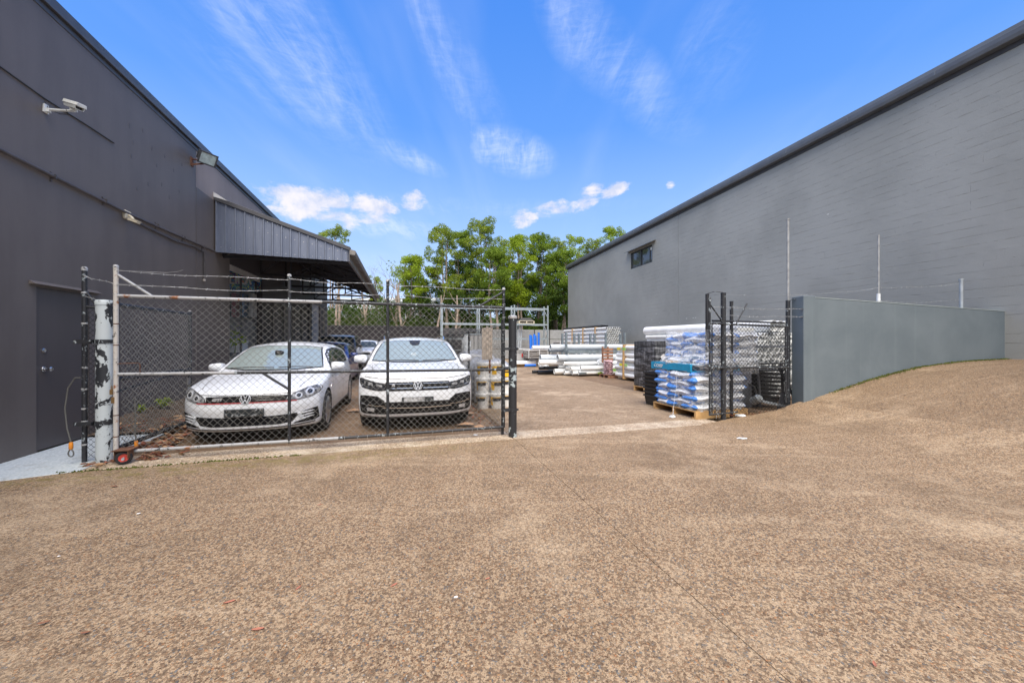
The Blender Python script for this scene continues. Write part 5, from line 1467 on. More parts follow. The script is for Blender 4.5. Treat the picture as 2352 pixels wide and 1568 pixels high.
for sd in (-1, 1):
    project(bv, thick_line([(sd * .66, .22), (sd * .72, .6), (sd * .75, 1.05)], .006), 't', .0015, 'bonnet_gap', M_SEAL, suv, thick=.003)
    project(bv, thick_line([(sd * .40, .20), (sd * .46, .6), (sd * .52, 1.0)], .012), 't', .006, 'bonnet_crease', M_WHITE, suv, thick=.008)
project(bv, thick_line([(-.80, .865), (-.48, .835), (.48, .835), (.80, .865)], .007), 'f', .003, 'bonnet_gap', M_SEAL, suv, thick=.004)
for x0, x1 in ((-.60, .05), (.12, .66)):
    mb = MB(); mb.path([(x0, 1.04, 1.075), ((x0 + x1) / 2, 1.02, 1.088), (x1, 1.05, 1.075)], .009, 6); mb.obj('wiper', M_SEAL, suv)
for yw in SV['wheels']:
    for sd in (-1, 1): wheel(suv, sd * .795, yw, .345, .235, sd, M_RIM, 5)

# ---------------------------------------------------------------- cars further back
def simple_car(P, name, label, mt, u, v, grille=M_GRILL, rim=M_RIMD, sticker=False, scr=M_GLASS):
    c = thing(name, label, 'car', W(u, v, 0)); body, bv = make_body(P, 'body', mt, c)
    zc = P['cowl']; zr = P['roofz']; wx = P['hw'] * .80; wt = P['hw'] * .66
    ws = [(-wx, zc + .015), (wx, zc + .015), (wt, zr - .09), (-wt, zr - .09)]
    project(bv, ws, 'f', .006, 'windscreen', scr, c, d=.08)
    hz = P['hood']
    for sd in (-1, 1):
        q = [(P['ya'], zc - .02), (P['yb'], zc + .02), (P['yb'] - .1, zr - .16), (P['ya'] + .5, zr - .12)]
        sg = project(bv, q, 's', .006, 'side_window', M_GLASS, c, d=.08, side=sd)
        hl = [(.5, hz - .16), (.55, hz - .06), (.80, hz - .03), (.84, hz - .12), (.7, hz - .17)]
        project(bv, hl if sd > 0 else mir(hl), 'f', .006, 'headlight', M_LAMP, c, d=.06)
        mirror_part(c, sd * (P['hw'] * .94), P['ya'] + .12, zc + .02, sd, mt, 1.05)
        project(bv, thick_line([(P['ya'] + 1.0, .35), (P['ya'] + 1.0, zc - .04)], .008), 's', .002, 'door_gap', M_SEAL, c, side=sd, thick=.003, d=.08)
    project(bv, [(-.46, hz - .18), (.46, hz - .18), (.46, hz - .06), (-.46, hz - .06)], 'f', .005, 'grille', grille, c, d=.06)
    project(bv, [(-.6, .28), (.6, .28), (.6, .42), (-.6, .42)], 'f', .005, 'lower_grille', M_GRILL, c, d=.06)
    for yw in P['wheels']:
        for sd in (-1, 1): wheel(c, sd * (P['hw'] - .115), yw, P['rw'], .22, sd, rim, 5, 'b')
    return c
BL = dict(HB); BL.update(cowl=.97, roofz=1.40, hood=.72, ya=1.42, yb=3.3)
simple_car(BL, 'blue_car', 'dark blue car parked directly behind the white hatchback', M_BLUE, -2.5, 11.75)
UT = dict(SV); UT.update(L=4.9, hw=.93, rw=.38, ra=.43, wheels=(.95, 4.0), cowl=1.22, roofz=1.72, hood=1.0, ya=1.5, yb=3.6,
    top=[(-.2, .98), (0, 1.0), (.1, 1.04), (.5, 1.12), (1.1, 1.18), (1.25, 1.22), (1.6, 1.48), (1.85, 1.65), (2.2, 1.73), (3.4, 1.72), (4.4, 1.68), (4.8, 1.6), (4.9, 1.2)],
    bot=[(0, .34), (.5, .30), (4, .30), (4.9, .4)],
    tum=[(.3, .96), (.45, .99), (.6, 1.0), (.95, 1.0), (1.12, .975), (1.22, .95), (1.45, .88), (1.65, .82), (1.75, .77)],
    front=[(.3, .05), (.5, 0), (.9, .02), (1.0, .06)], rear=[(.4, .05), (.8, 0), (1.2, .02)],
    crown=[(0, .02), (1, .04), (2, .04), (4.6, .04)])
simple_car(UT, 'four_wheel_drive', 'tall black four wheel drive parked behind the blue car', M_BLACKP, -2.92, 17.0)
WV = dict(SV); WV.update(cowl=1.06, roofz=1.51, hood=.86, ya=1.45, yb=3.6)
simple_car(WV, 'white_car', 'white car furthest back in the row, just showing beside the black four wheel drive', M_WHITE, -2.25, 22.6, scr=M_GLASS)
# ================================================================ YARD GOODS
M_PVC = mat('white_pvc', (.78, .80, .80), .4, var=.06, scale=5, dirt=.12, dirtcol=(.4, .38, .34))
M_PVCB = mat('bluish_pvc', (.52, .57, .61), .4, var=.06, scale=5, dirt=.15, dirtcol=(.3, .3, .3))
M_PVCD = mat('black_pvc', (.02, .021, .024), .4)
M_BLUEP = mat('bright_blue_pipe', (.01, .14, .60), .4)
M_RACK = mat('galvanised_rack', (.36, .42, .45), .45, .4, .12, 6)
M_RACK2 = mat('dull_rack_steel', (.20, .24, .26), .5, .35, .2, 6)
M_FENCED = wallpaint('dark_fence_sheet', (.028, .025, .028), .5, .1, .05)
M_FENCEW = mat('pale_wall_panel', (.40, .41, .41), .6, var=.1, scale=2, dirt=.45, dirtcol=(.14, .14, .13))

# ---- back boundary
bf = thing('sheet_fence', 'dark sheet metal fence across the back behind the parked cars', 'fence', W(-7.5, 30, 0))
x = 0.0; k = 0
while x < 9.9:
    mb = MB(); mb.box(x, x + .78, 0, .03, 0, 2.56); mb.box(x + .78, x + .80, -.02, .04, 0, 2.6); mb.obj('panel', M_FENCED, bf, bevel=.004); x += .80; k += 1
mb = MB(); mb.box(0, 9.9, -.03, .05, 2.56, 2.60); mb.obj('rail', M_TRIM, bf)
sf = thing('slat_fence', 'black horizontal slat fence between the dark fence and the pale panels', 'fence', W(2.5, 30, 0))
for k in range(13):
    mb = MB(); mb.box(0, 3.9, 0, .03, .08 + k * .185, .08 + k * .185 + .165); mb.obj('slat', M_TRIM, sf)
for x in (0, 1.3, 2.6, 3.88):
    mb = MB(); mb.box(x - .03, x + .03, .03, .09, 0, 2.5); mb.obj('post', M_TRIM, sf)
wf_ = thing('panel_wall', 'pale dirty panel wall along the back of the yard behind the pallet rack', 'wall', W(6.45, 29.8, 0))
x = 0.0
for k in range(5):
    for r_ in range(3):
        mb = MB(); mb.box(x + .012, x + 1.33, 0, .08, .02 + r_ * .80, .80 + r_ * .80 - .015); mb.obj('panel', M_FENCEW, wf_, bevel=.01)
    mb = MB(); mb.box(x - .035, x + .035, -.03, .05, 0, 2.42); mb.obj('post', M_TRIM, wf_)
    x += 1.345

# ---- pallet rack
pr = thing('pallet_rack', 'tall empty galvanised pallet rack standing at the back of the yard', 'rack', W(2.73, 28.1, 0))
BW = 2.76
for i in range(4):
    x = i * BW
    for y in (0, .85):
        mb = MB(); mb.box(x - .05, x + .05, y - .035, y + .035, 0, 4.25 - .0 * i); mb.obj('upright', M_RACK, pr)
    z = .2; s = 0
    while z < 3.9:
        mb = MB(); mb.bar((x, .03 if s % 2 else .82, z), (x, .82 if s % 2 else .03, z + .62), .03, .03); mb.obj('lattice_brace', M_RACK, pr); z += .62; s += 1
for i in range(3):
    for z in (1.62, 2.74, 3.98):
        for y in (-.02, .87):
            mb = MB(); mb.box(i * BW + .05, (i + 1) * BW - .05, y - .02, y + .02, z - .06, z + .06); mb.obj('beam', M_RACK, pr)
tl = thing('roof_unit', 'black and cream ventilation unit resting on the rack beam', 'ventilation unit', W(2.73 + 2 * BW + 1.0, 28.5, 2.81))
mb = MB(); mb.add([(-.62, -.40, .22), (.62, -.40, .22), (.62, .40, .22), (-.62, .40, .22), (-.40, -.28, .46), (.36, -.28, .46), (.36, .28, .46), (-.40, .28, .46)], [(0, 3, 2, 1), (4, 5, 6, 7), (0, 1, 5, 4), (1, 2, 6, 5), (2, 3, 7, 6), (3, 0, 4, 7)]); mb.obj('cowl', M_SEAL, tl, bevel=.01)
mb = MB(); mb.box(-.64, .64, -.42, .42, .0, .04); mb.box(-.64, .64, -.42, .42, .18, .22); mb.box(-.64, -.56, -.42, .42, .04, .18); mb.box(.56, .64, -.42, .42, .04, .18); mb.box(-.03, .03, -.42, .42, .04, .18); mb.obj('frame', M_CRM, tl)
mb = MB(); mb.box(-.58, .58, -.36, .36, .04, .18); mb.obj('duct', M_DARK, tl)
for i, (x, r_) in enumerate(((7.28, .045), (7.42, .06), (7.54, .06))):
    mb = MB(); mb.pipe((0, 0, 0), (.05 * i, .1, 2.7), r_, r_ - .006, 14)
    o = mb.obj('pipe', M_PVCB, smooth=True, M=Matrix.Translation(W(2.73 + 5.9 + i * .14, 28.7, .0))); tag(o, 'pale pipe standing upright in the right bay of the rack, ' + ('leftmost', 'middle', 'rightmost')[i], 'pipe')

# ---- blue pipes bundle leaning at the back
for i in range(5):
    mb = MB(); x = 9.35 + i * .155; lean = (.02, -.05, .03, -.02, .09)[i]
    p0 = W(x, 27.3 + .12 * (i % 2), 0); p1 = W(x + lean, 27.6, 1.86 + (.05, 0, .12, .0, .24)[i])
    mb.pipe(p0, p1, .085, .075, 16); tag(mb.obj('blue_pipe', M_BLUEP, smooth=True), f'bright blue pipe in the upright bunch, {ordn(i)} from the rack middle', 'pipe', 'blue pipes standing in a bunch')

# ---- grey bin with red M, on a low pallet of pipes
bn_ = thing('bin', 'pale grey lidded bin with a red M on its side', 'bin', W(6.42, 20.9, .33))
mb = MB(); mb.add([(-.42, -.42, 0), (.42, -.42, 0), (.42, .42, 0), (-.42, .42, 0), (-.50, -.48, .62), (.50, -.48, .62), (.50, .48, .62), (-.50, .48, .62)], [(0, 3, 2, 1), (4, 5, 6, 7), (0, 1, 5, 4), (1, 2, 6, 5), (2, 3, 7, 6), (3, 0, 4, 7)])
M_BIN = mat('pale_bin_plastic', (.42, .42, .41), .55)
mb.obj('body', M_BIN, bn_, bevel=.02, seg=2)
mb = MB(); mb.box(-.54, .54, -.52, .52, .60, .68); mb.box(-.54, .54, -.52, .52, .50, .515); mb.obj('lid', M_BIN, bn_, bevel=.012)
mb = MB(); y = -.475
for a, b_ in (((-.09, .20), (-.09, .40)), ((-.09, .40), (0, .28)), ((0, .28), (.09, .40)), ((.09, .40), (.09, .20))): mb.bar((a[0] + .12, y, a[1]), (b_[0] + .12, y, b_[1]), .045, .03, up=(0, 1, 0))
mb.obj('letter', mat('red_letter', (.6, .02, .02), .5), bn_)
def pallet(name, label, u, v, w=1.17, d=1.17, mt=M_PINE, z=0, rz=YAW, h=.145, grp=None):
    p = thing(name, label, 'pallet', W(u, v, z), rz=rz, group=grp)
    for k in range(7):
        x = -w / 2 + (w - .1) * k / 6; mb = MB(); mb.box(x, x + .1, -d / 2, d / 2, h - .02, h); mb.obj('board', mt, p)
    for y in (-d / 2 + .02, 0, d / 2 - .02):
        mb = MB(); mb.box(-w / 2, w / 2, y - .02, y + .02, .02, h - .02); mb.obj('bearer', mt, p)
    for y in (-d / 2 + .05, 0, d / 2 - .05):
        mb = MB(); mb.box(-w / 2, w / 2, y - .05, y + .05, 0, .02); mb.obj('base_board', mt, p)
    return p
pallet('pallet', 'low timber pallet under the white pipes and grey bin', 6.45, 20.8, 1.3, 1.1)
for i in range(5):
    mb = MB(); z = .20 + .09 * (i > 2); y = -.35 + .16 * (i % 3)
    mb.pipe((-.75, y, z), (.95, y + .05, z), .055, .048, 14); tag(mb.obj('white_pipe', M_PVC, smooth=True, M=Matrix.Translation(W(6.45, 20.35, 0)) @ SITE), f'short white pipe lying under the grey bin, {ordn(i)} from the front', 'pipe', 'short white pipes under the bin')

# ---- coils of corrugated pipe
M_COIL, t, b = new_mat('corrugated_grey'); p = objc(t)
s_ = t.add('ShaderNodeSeparateXYZ'); t.l.new(p, s_.inputs[0]); aa = t.math('ARCTAN2', s_.outputs[0], s_.outputs[1])
rib = t.math('SINE', t.math('MULTIPLY', aa, 150.0))
t.l.new(t.mix(t.step(rib, -.6, .6), (.20, .185, .175), (.44, .42, .40)), b.inputs['Base Color']); b.inputs['Roughness'].default_value = .5
bump(t, b, rib, .6, .02)
def coil(u, v, z, ro, h, label, turns=4, layers=3, seed=1):
    o = thing('pipe_coil', label, 'coil', W(u, v, z), rz=0); rs = random.Random(seed); rr_ = .052
    for l in range(layers):
        for k in range(turns):
            R_ = ro - rr_ - l * rr_ * 1.9; zz = rr_ + k * h / turns; mb = MB()
            a0 = rs.uniform(0, 6)
            mb.path([((R_ + .012 * math.sin(3 * a + a0)) * math.cos(a), (R_ + .012 * math.cos(2 * a + a0)) * math.sin(a), zz + .018 * math.sin(2 * a + a0)) for a in np.linspace(0, 2 * PI, 41)[:-1]], rr_, 10, closed=True)
            mb.obj('loop', M_COIL, o, smooth=True)
    for a in (-2.2, -1.4, -.6, .6, 1.8):
        mb = MB(); mb.box(ro - .12, ro + .012, -.012, .012, -.002, h + rr_ * .6); mb.obj('strap', M_PW, o, M=Matrix.Rotation(a, 4, 'Z'))
    return o
coil(7.35, 20.6, .0, .66, .44, 'lower grey coil of corrugated pipe on the ground beside the bin', 4, 3, 2)
coil(7.25, 20.3, .50, .76, .46, 'upper grey coil of corrugated pipe stacked beside the bin', 4, 3, 3)
coil(9.2, 20.8, .50, .78, .46, 'grey coil of corrugated pipe half hidden behind the pipe rack', 4, 2, 4)
coil(9.4, 20.9, 1.0, .8, .40, 'topmost grey coil behind the pipe rack, near the back pipe stack', 4, 2, 5)
coil(10.9, 21.5, .90, .7, .40, 'flattened grey coil behind the rack posts, right of the topmost coil', 3, 2, 6)

# ---- back stack of white pipes (runs into the yard, ends to the camera)
def pipes(u0, v0, z0, cols, rows, pr_, length, name, mt, label, group, stag=True, cat='pipe', wall=.006, seed=0, jit=.03, pitch=None, ang=0.0, skip=None):
    rs = random.Random(seed); mb = MB(); mb.pipe((0, 0, 0), (0, length, 0), pr_, pr_ - wall, 18); me = mb.mesh(name, mt, smooth=True)
    pc = pitch or pr_ * 2.06
    for r_ in range(rows):
        for c in range(cols - (r_ % 2 if stag else 0)):
            if skip and skip(c, r_): continue
            o = bpy.data.objects.new(name, me); COL.objects.link(o)
            o.location = W(u0 + c * pc + (pc / 2 if (stag and r_ % 2) else 0) + pr_, v0 + rs.uniform(-jit, jit), z0 + pr_ + r_ * pc * (.88 if stag else 1.0))
            o.rotation_euler = (0, 0, YAW + ang); tag(o, f'{label}, {ordn(r_)} row up, {ordn(c)} across', cat, group)
def battens(u0, u1, vs, z0, z1, label, mt=M_PINE):
    for i, v in enumerate(vs):
        t_ = thing('timber_strapping', label + ', ' + ordn(i) + ' along', 'timber', W(u0, v, z0))
        w = u1 - u0; h = z1 - z0
        for nm, bx in (('side_batten', (-.045, -.005, -.04, .04, 0, h)), ('side_batten', (w + .005, w + .045, -.04, .04, 0, h)), ('cross_batten', (-.045, w + .045, -.04, .04, h, h + .035)), ('cross_batten', (-.045, w + .045, -.04, .04, -.035, 0))):
            mb = MB(); mb.box(*bx); mb.obj(nm, mt, t_, bevel=.003)
pipes(11.05, 19.2, 1.12, 7, 9, .068, 5.9, 'white_pipe', M_PVC, 'white pipe in the strapped back stack', 'white pipes in the back stack', seed=3)
pipes(11.05, 19.25, .05, 7, 8, .068, 5.9, 'white_pipe', M_PVC, 'white pipe in the base of the back stack', 'white pipes in the lower back stack', seed=4)
battens(11.03, 12.05, (20.4, 22.0, 23.6), 1.10, 2.24, 'timber frame round the back stack of white pipes')
pipes(11.15, 19.9, 2.29, 5, 1, .05, 5.5, 'black_pipe', M_PVCD, 'black pipe on top of the back stack', 'black pipes on the back stack', seed=5, jit=.2)

# ---- cantilever rack with long pipes across the yard
cr = thing('pipe_rack', 'grey steel rack with upright posts carrying long white pipes', 'rack', W(6.9, 14.6, 0))
def rk(nm, p0, p1, w, h, mt=M_RACK2): MB().bar(p0, p1, w, h).obj(nm, mt, cr, bevel=.004)
for (x, y) in ((-.36, .0), (1.5, .0), (2.5, .1), (.3, 1.9), (.92, 1.9), (1.15, 1.9), (1.75, 1.9), (1.98, 1.9), (3.4, 1.9), (4.9, .9)):
    rk('post', (x, y, 0), (x, y, 1.80), .085, .085)
for y in (0, 1.9):
    rk('beam', (-.4, y, .98), (5.0, y, .98), .07, .12); rk('beam', (-.4, y, .07), (5.0, y, .07), .07, .07)
for x in (-.36, 1.5, 3.2, 4.9):
    rk('arm', (x, -.25, 1.0), (x, 2.0, 1.0), .06, .09); rk('arm', (x, -.3, .58), (x, 1.9, .60), .05, .06)
rk('foot', (1.5, -.05, .10), (-.1, -.75, .14), .06, .08); rk('foot', (1.5, -.05, .04), (1.5, -.5, .04), .12, .06)
for x in (1.9, 2.9, 3.7): rk('tray', (x, .3, 1.02), (x + .7, 1.5, 1.03), .35, .03)
def longpipe(du, dv, z, ln, r_, label, mt=M_PVC, grp=None, dz=0.0, skew=0.0):
    p0 = W(6.9 + du, 14.6 + dv, z); p1 = W(6.9 + du + ln, 14.6 + dv + skew, z + dz); mb = MB()
    mb.pipe((0, 0, 0), p1 - p0, r_, r_ - .009, 24)
    return tag(mb.obj('long_pipe', mt, smooth=True, M=Matrix.Translation(p0)), label, 'pipe', grp)
longpipe(-.95, .30, 1.17, 6.4, .125, 'long fat bluish white pipe lying on top of the rack, the nearer one', M_PVCB)
longpipe(-1.6, .75, 1.16, 6.2, .085, 'slimmer white pipe behind the fat one on top of the rack', M_PVC)
longpipe(-.75, .0, .74, 6.0, .135, 'fat bluish pipe on the lower rack arms, the nearer one', M_PVCB)
longpipe(-1.35, .45, .73, 6.0, .135, 'fat bluish pipe on the lower rack arms, the one further back', M_PVCB)
longpipe(-.60, -.30, .52, 6.2, .07, 'white pipe directly below the fat pipes of the rack, nearer one', M_PVC)
longpipe(-1.5, .2, .55, 6.0, .10, 'white pipe jutting out left below the fat pipes of the rack', M_PVC)
for i, (du, dv, z, r_) in enumerate(((-.05, -.55, .14, .075), (-.0, -.60, .33, .085), (-.25, -.38, .13, .075), (-.32, -.35, .30, .08), (-.50, -.15, .13, .08), (-.45, -.12, .31, .07), (-.85, .1, .17, .11), (-.6, .25, .36, .08))):
    longpipe(du, dv, z, 5.9 - .1 * i, r_, f'white pipe in the loose pile under the rack, {ordn(i)} counted from the front', M_PVC, 'white pipes piled under the rack')
for i, (du, dv, z) in enumerate(((-1.35, .75, .09), (-1.3, .95, .09), (-1.45, 1.15, .09), (-1.25, .85, .26), (-1.0, 1.05, .26), (-1.1, .6, .30))):
    longpipe(du, dv, z, 4.5, .065, f'black pipe at the open end of the rack pile, {ordn(i)} of them', M_PVCD, 'black pipes at the left of the rack')
longpipe(-1.75, 1.3, .36, .5, .06, 'short bright blue pipe end poking out left of the rack', M_BLUEP)
# clear plastic bundle, offcuts
M_FILM, t, b = new_mat('clear_film'); p = objc(t)
n = t.noise(t.scalevec(p, (1, 1, 2.2)), 7, 6, .7, 1.5)
tr = t.add('ShaderNodeBsdfTransparent'); ms = t.add('ShaderNodeMixShader'); b.inputs['Base Color'].default_value = (.85, .89, .93, 1); b.inputs['Roughness'].default_value = .22
t.l.new(t.math('MULTIPLY_ADD', t.step(n, .40, .66), .60, .10), ms.inputs[0]); t.l.new(tr.outputs[0], ms.inputs[1]); t.l.new(b.outputs[0], ms.inputs[2])
out = [n_ for n_ in t.n if n_.type == 'OUTPUT_MATERIAL'][0]; t.l.new(ms.outputs[0], out.inputs[0]); bump(t, b, n, .9, .04)
M_BAGW = mat('crumpled_white_plastic', (.66, .70, .72), .35, var=.25, scale=14, bmp=.6, bscale=25)
def crumple(name, label, cat, loc, sx, sy, sz, mt, seed=0, grp=None):
    rs = random.Random(seed); bm = bmesh.new(); bmesh.ops.create_icosphere(bm, subdivisions=3, radius=1)
    for v in bm.verts:
        k = 1 + rs.uniform(-.16, .16) + .18 * math.sin(v.co.x * 4 + seed) * math.cos(v.co.y * 5 + seed)
        v.co = Vector((v.co.x * sx * k, v.co.y * sy * k, max(0, (v.co.z * .8 + .62)) * sz * k))
    me = bpy.data.meshes.new(name); bm.to_mesh(me); bm.free(); me.materials.append(mt)
    o = bpy.data.objects.new(name, me); COL.objects.link(o); o.location = loc; return tag(o, label, cat, grp)
crumple('plastic_bundle', 'crumpled white plastic bundle on the pipes in front of the rack', 'plastic', W(8.0, 14.05, .44), .30, .14, .17, M_BAGW, 3)
crumple('plastic_bag', 'knotted white plastic bag standing on the ground by the coils', 'bag', W(7.05, 18.5, 0), .22, .18, .30, M_BAGW, 5)
for i, (a, b_) in enumerate((((9.0, 1.0, 1.05), (10.7, .8, 1.48)), ((10.7, .8, 1.48), (10.9, .7, 1.05)), ((9.2, .9, 1.0), (11.0, .6, 1.02)))):
    mb = MB(); mb.bar(W(a[0], 13.6 + a[1], a[2]), W(b_[0], 13.6 + b_[1], b_[2]), .05, .03)
    tag(mb.obj('timber_offcut', M_PINE, bevel=.003), ('long sloping timber batten over the right end of the rack', 'short pale batten propping the sloping timber', 'flat timber batten lying along the rack tray')[i], 'timber')

# ---- near bundles (run toward the camera beside the warehouse)
pipes(7.78, 6.95, .10, 9, 5, .078, 5.9, 'white_pipe', M_PVC, 'white pipe in the bottom near bundle', 'white pipes in the bottom near bundle', seed=7, wall=.016)
pipes(7.82, 6.95, .84, 9, 3, .078, 5.9, 'white_pipe', M_PVC, 'white pipe in the second near bundle', 'white pipes in the second near bundle', seed=8, wall=.016)
battens(7.76, 9.22, (8.3, 9.9, 12.2), .09, .80, 'timber frame round the bottom near bundle')
battens(7.80, 9.22, (8.4, 9.9, 12.25), .83, 1.27, 'timber frame round the second near bundle')
pipes(7.9, 6.9, 1.33, 12, 3, .052, 4.2, 'white_pipe', M_PVC, 'slim white pipe in the top near bundle', 'slim white pipes in the top near bundle', seed=9, wall=.012)
battens(7.88, 9.2, (8.2, 9.6), 1.31, 1.60, 'timber frame round the top bundle of slim pipes')
for i, u in enumerate((8.3, 8.62, 8.94)):
    mb = MB(); mb.pipe((0, 0, 0), (0, 4.5, 0), .135, .125, 26)
    o = mb.obj('fat_pipe', M_PVC, smooth=True, M=Matrix.Translation(W(u, 6.8 + i * .1, 1.78)) @ SITE @ Matrix.Rotation(R(3), 4, 'Z')); tag(o, 'fat white pipe lying on top of the near bundles, ' + ('left one', 'middle one', 'right one')[i], 'pipe')
for i, (v, z, c_) in enumerate(((12.45, 1.10, (.75, .6, .02)), (12.1, 1.1, (.30, .62, .10)), (12.3, .52, (.75, .65, .02)), (12.0, .52, (.35, .62, .2)), (12.75, .28, (.30, .62, .10)))):
    mb = MB(); mb.add([(7.765, v, z), (7.765, v + .2, z), (7.765, v + .2, z + .09), (7.765, v, z + .09), (7.755, v, z), (7.755, v + .2, z), (7.755, v + .2, z + .09), (7.755, v, z + .09)], [(0, 1, 2, 3), (7, 6, 5, 4), (0, 4, 5, 1), (2, 6, 7, 3), (0, 3, 7, 4), (1, 5, 6, 2)])
    tag(mb.obj('tag_sticker', mat('tag_colour', c_, .5), M=SITE), ('upper yellow', 'upper green', 'lower yellow', 'lower green', 'lowest green')[i] + ' sticker on the side of the near pipe bundles', 'sticker')
# pink sacks and pallets on edge at the far end of the bundle
M_PINK = mat('pink_white_sack', (.50, .34, .36), .6, var=.45, scale=11)
for i in range(7):
    crumple('sack', f'pink and white sack beside the strapped pipes, {ordn(i)} from the ground', 'sack', W(7.80, 13.35, .10 + i * .08), .17, .26, .075, M_PINK, 20 + i, 'pink sacks beside the pipe bundle')
pallet('pallet', 'broken reddish pallet under the pink sacks', 7.80, 13.35, .42, .7, mat('reddish_timber', (.30, .15, .09), .8, var=.3), h=.12)
t_ = thing('pallet', 'reddish pallet standing on edge behind the pink sacks', 'pallet', W(7.92, 13.7, .66))
for k in range(4):
    mb = MB(); mb.box(-.15, .30, 0, .04, k * .13, k * .13 + .09); mb.obj('board', bpy.data.materials['reddish_timber'], t_)
for x in (-.12, .12):
    mb = MB(); mb.box(x - .04, x, .04, .12, -.1, .55); mb.obj('bearer', bpy.data.materials['reddish_timber'], t_)

# ---- black wrapped pallet
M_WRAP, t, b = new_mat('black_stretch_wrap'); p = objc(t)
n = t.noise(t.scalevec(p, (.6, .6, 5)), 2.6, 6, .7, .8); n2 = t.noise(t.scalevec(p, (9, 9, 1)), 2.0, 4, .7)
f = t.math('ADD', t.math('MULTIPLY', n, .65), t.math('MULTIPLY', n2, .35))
t.l.new(t.mix(t.step(f, .46, .66), (.02, .021, .024), (.30, .31, .33)), b.inputs['Base Color']); b.inputs['Roughness'].default_value = .3; bump(t, b, f, .6, .03)  # pale streaks put the black film's reflections into the colour
bw = thing('wrapped_pallet', 'tall pallet load wrapped in black stretch film with paper labels', 'wrapped load', W(7.03, 9.15, 0))
mb = MB(); nx, nz = 10, 12
rs = random.Random(4)
bm = bmesh.new(); bmesh.ops.create_cube(bm, size=1); bmesh.ops.subdivide_edges(bm, edges=bm.edges, cuts=9, use_grid_fill=True)
for v in bm.verts:
    x, y, z = v.co; k = 1 - .02 * abs(math.sin(z * 14)) + rs.uniform(-.006, .006)
    v.co = Vector((x * 1.16 * k, y * .96 * k, .15 + (z + .5) * 1.28 + (rs.uniform(-.01, .01) if z > .45 else 0)))
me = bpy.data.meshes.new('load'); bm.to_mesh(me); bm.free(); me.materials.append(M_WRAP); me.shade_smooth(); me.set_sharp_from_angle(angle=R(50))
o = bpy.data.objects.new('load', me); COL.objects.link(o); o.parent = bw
for k in range(5):
    mb = MB(); mb.box(-.58 + k * .25, -.46 + k * .25, -.5, .5, .125, .145); mb.obj('pallet_board', M_PINE, bw)
for y in (-.48, 0, .46):
    mb = MB(); mb.box(-.58, .58, y - .02, y + .02, .0, .125); mb.obj('pallet_bearer', M_PINE, bw)
M_PAPER = mat('paper_label', (.62, .62, .62), .7, var=.1, scale=30)
for (x, z, a) in ((.18, 1.22, 0), (.20, .98, .25), (-.32, 1.0, -.6)):
    mb = MB(); mb.box(-.07, .07, -.004, 0, -.06, .06); mb.obj('paper_label', M_PAPER, bw, M=Matrix.Translation((x, -.487, z)) @ Matrix.Rotation(a, 4, 'Y'))
mb = MB(); mb.add([(-.56, -.49, .66), (-.56, -.49, .60), (.10, -.56, .22), (.10, -.56, .34)], [(0, 1, 2, 3), (3, 2, 1, 0)]); mb.obj('loose_film', M_FILM, bw)

# ---- nested black crates
M_CRATE = mat('black_crate_plastic', (.016, .016, .017), .5)
mb = MB()
def tray(mb):
    a, b_, c, d = .30, .20, .265, .17; h = .22; w = .006
    for (X0, Y0, X1, Y1, s) in ((a, b_, c, d, 1),):
        o_ = [(-X1, -Y1, 0), (X1, -Y1, 0), (X1, Y1, 0), (-X1, Y1, 0), (-X0, -Y0, h), (X0, -Y0, h), (X0, Y0, h), (-X0, Y0, h)]
        mb.add(o_, [(0, 3, 2, 1), (0, 1, 5, 4), (1, 2, 6, 5), (2, 3, 7, 6), (3, 0, 4, 7)])
        i_ = [(-X1 + w, -Y1 + w, w), (X1 - w, -Y1 + w, w), (X1 - w, Y1 - w, w), (-X1 + w, Y1 - w, w), (-X0 + w, -Y0 + w, h), (X0 - w, -Y0 + w, h), (X0 - w, Y0 - w, h), (-X0 + w, Y0 - w, h)]
        mb.add(i_, [(0, 1, 2, 3), (4, 5, 1, 0), (5, 6, 2, 1), (6, 7, 3, 2), (7, 4, 0, 3)])
        mb.box(-X0 - .018, X0 + .018, -Y0 - .018, -Y0 + .004, h - .03, h + .003); mb.box(-X0 - .018, X0 + .018, Y0 - .004, Y0 + .018, h - .03, h + .003)
        mb.box(-X0 - .018, -X0 + .004, -Y0, Y0, h - .03, h + .003); mb.box(X0 - .004, X0 + .018, -Y0, Y0, h - .03, h + .003)
tray(mb); me = mb.mesh('crate', M_CRATE)
for i in range(7):
    o = bpy.data.objects.new('crate', me); COL.objects.link(o); o.location = W(5.58, 7.28, .005 + i * .085); o.rotation_euler = (0, 0, YAW + R(4))
    tag(o, 'black plastic crate nested in the stack beside the bag pallet, ' + ('lowest', 'second from the ground', 'third from the ground', 'fourth from the ground', 'third from the top', 'second from the top', 'topmost')[i], 'crate', 'nested black crates')
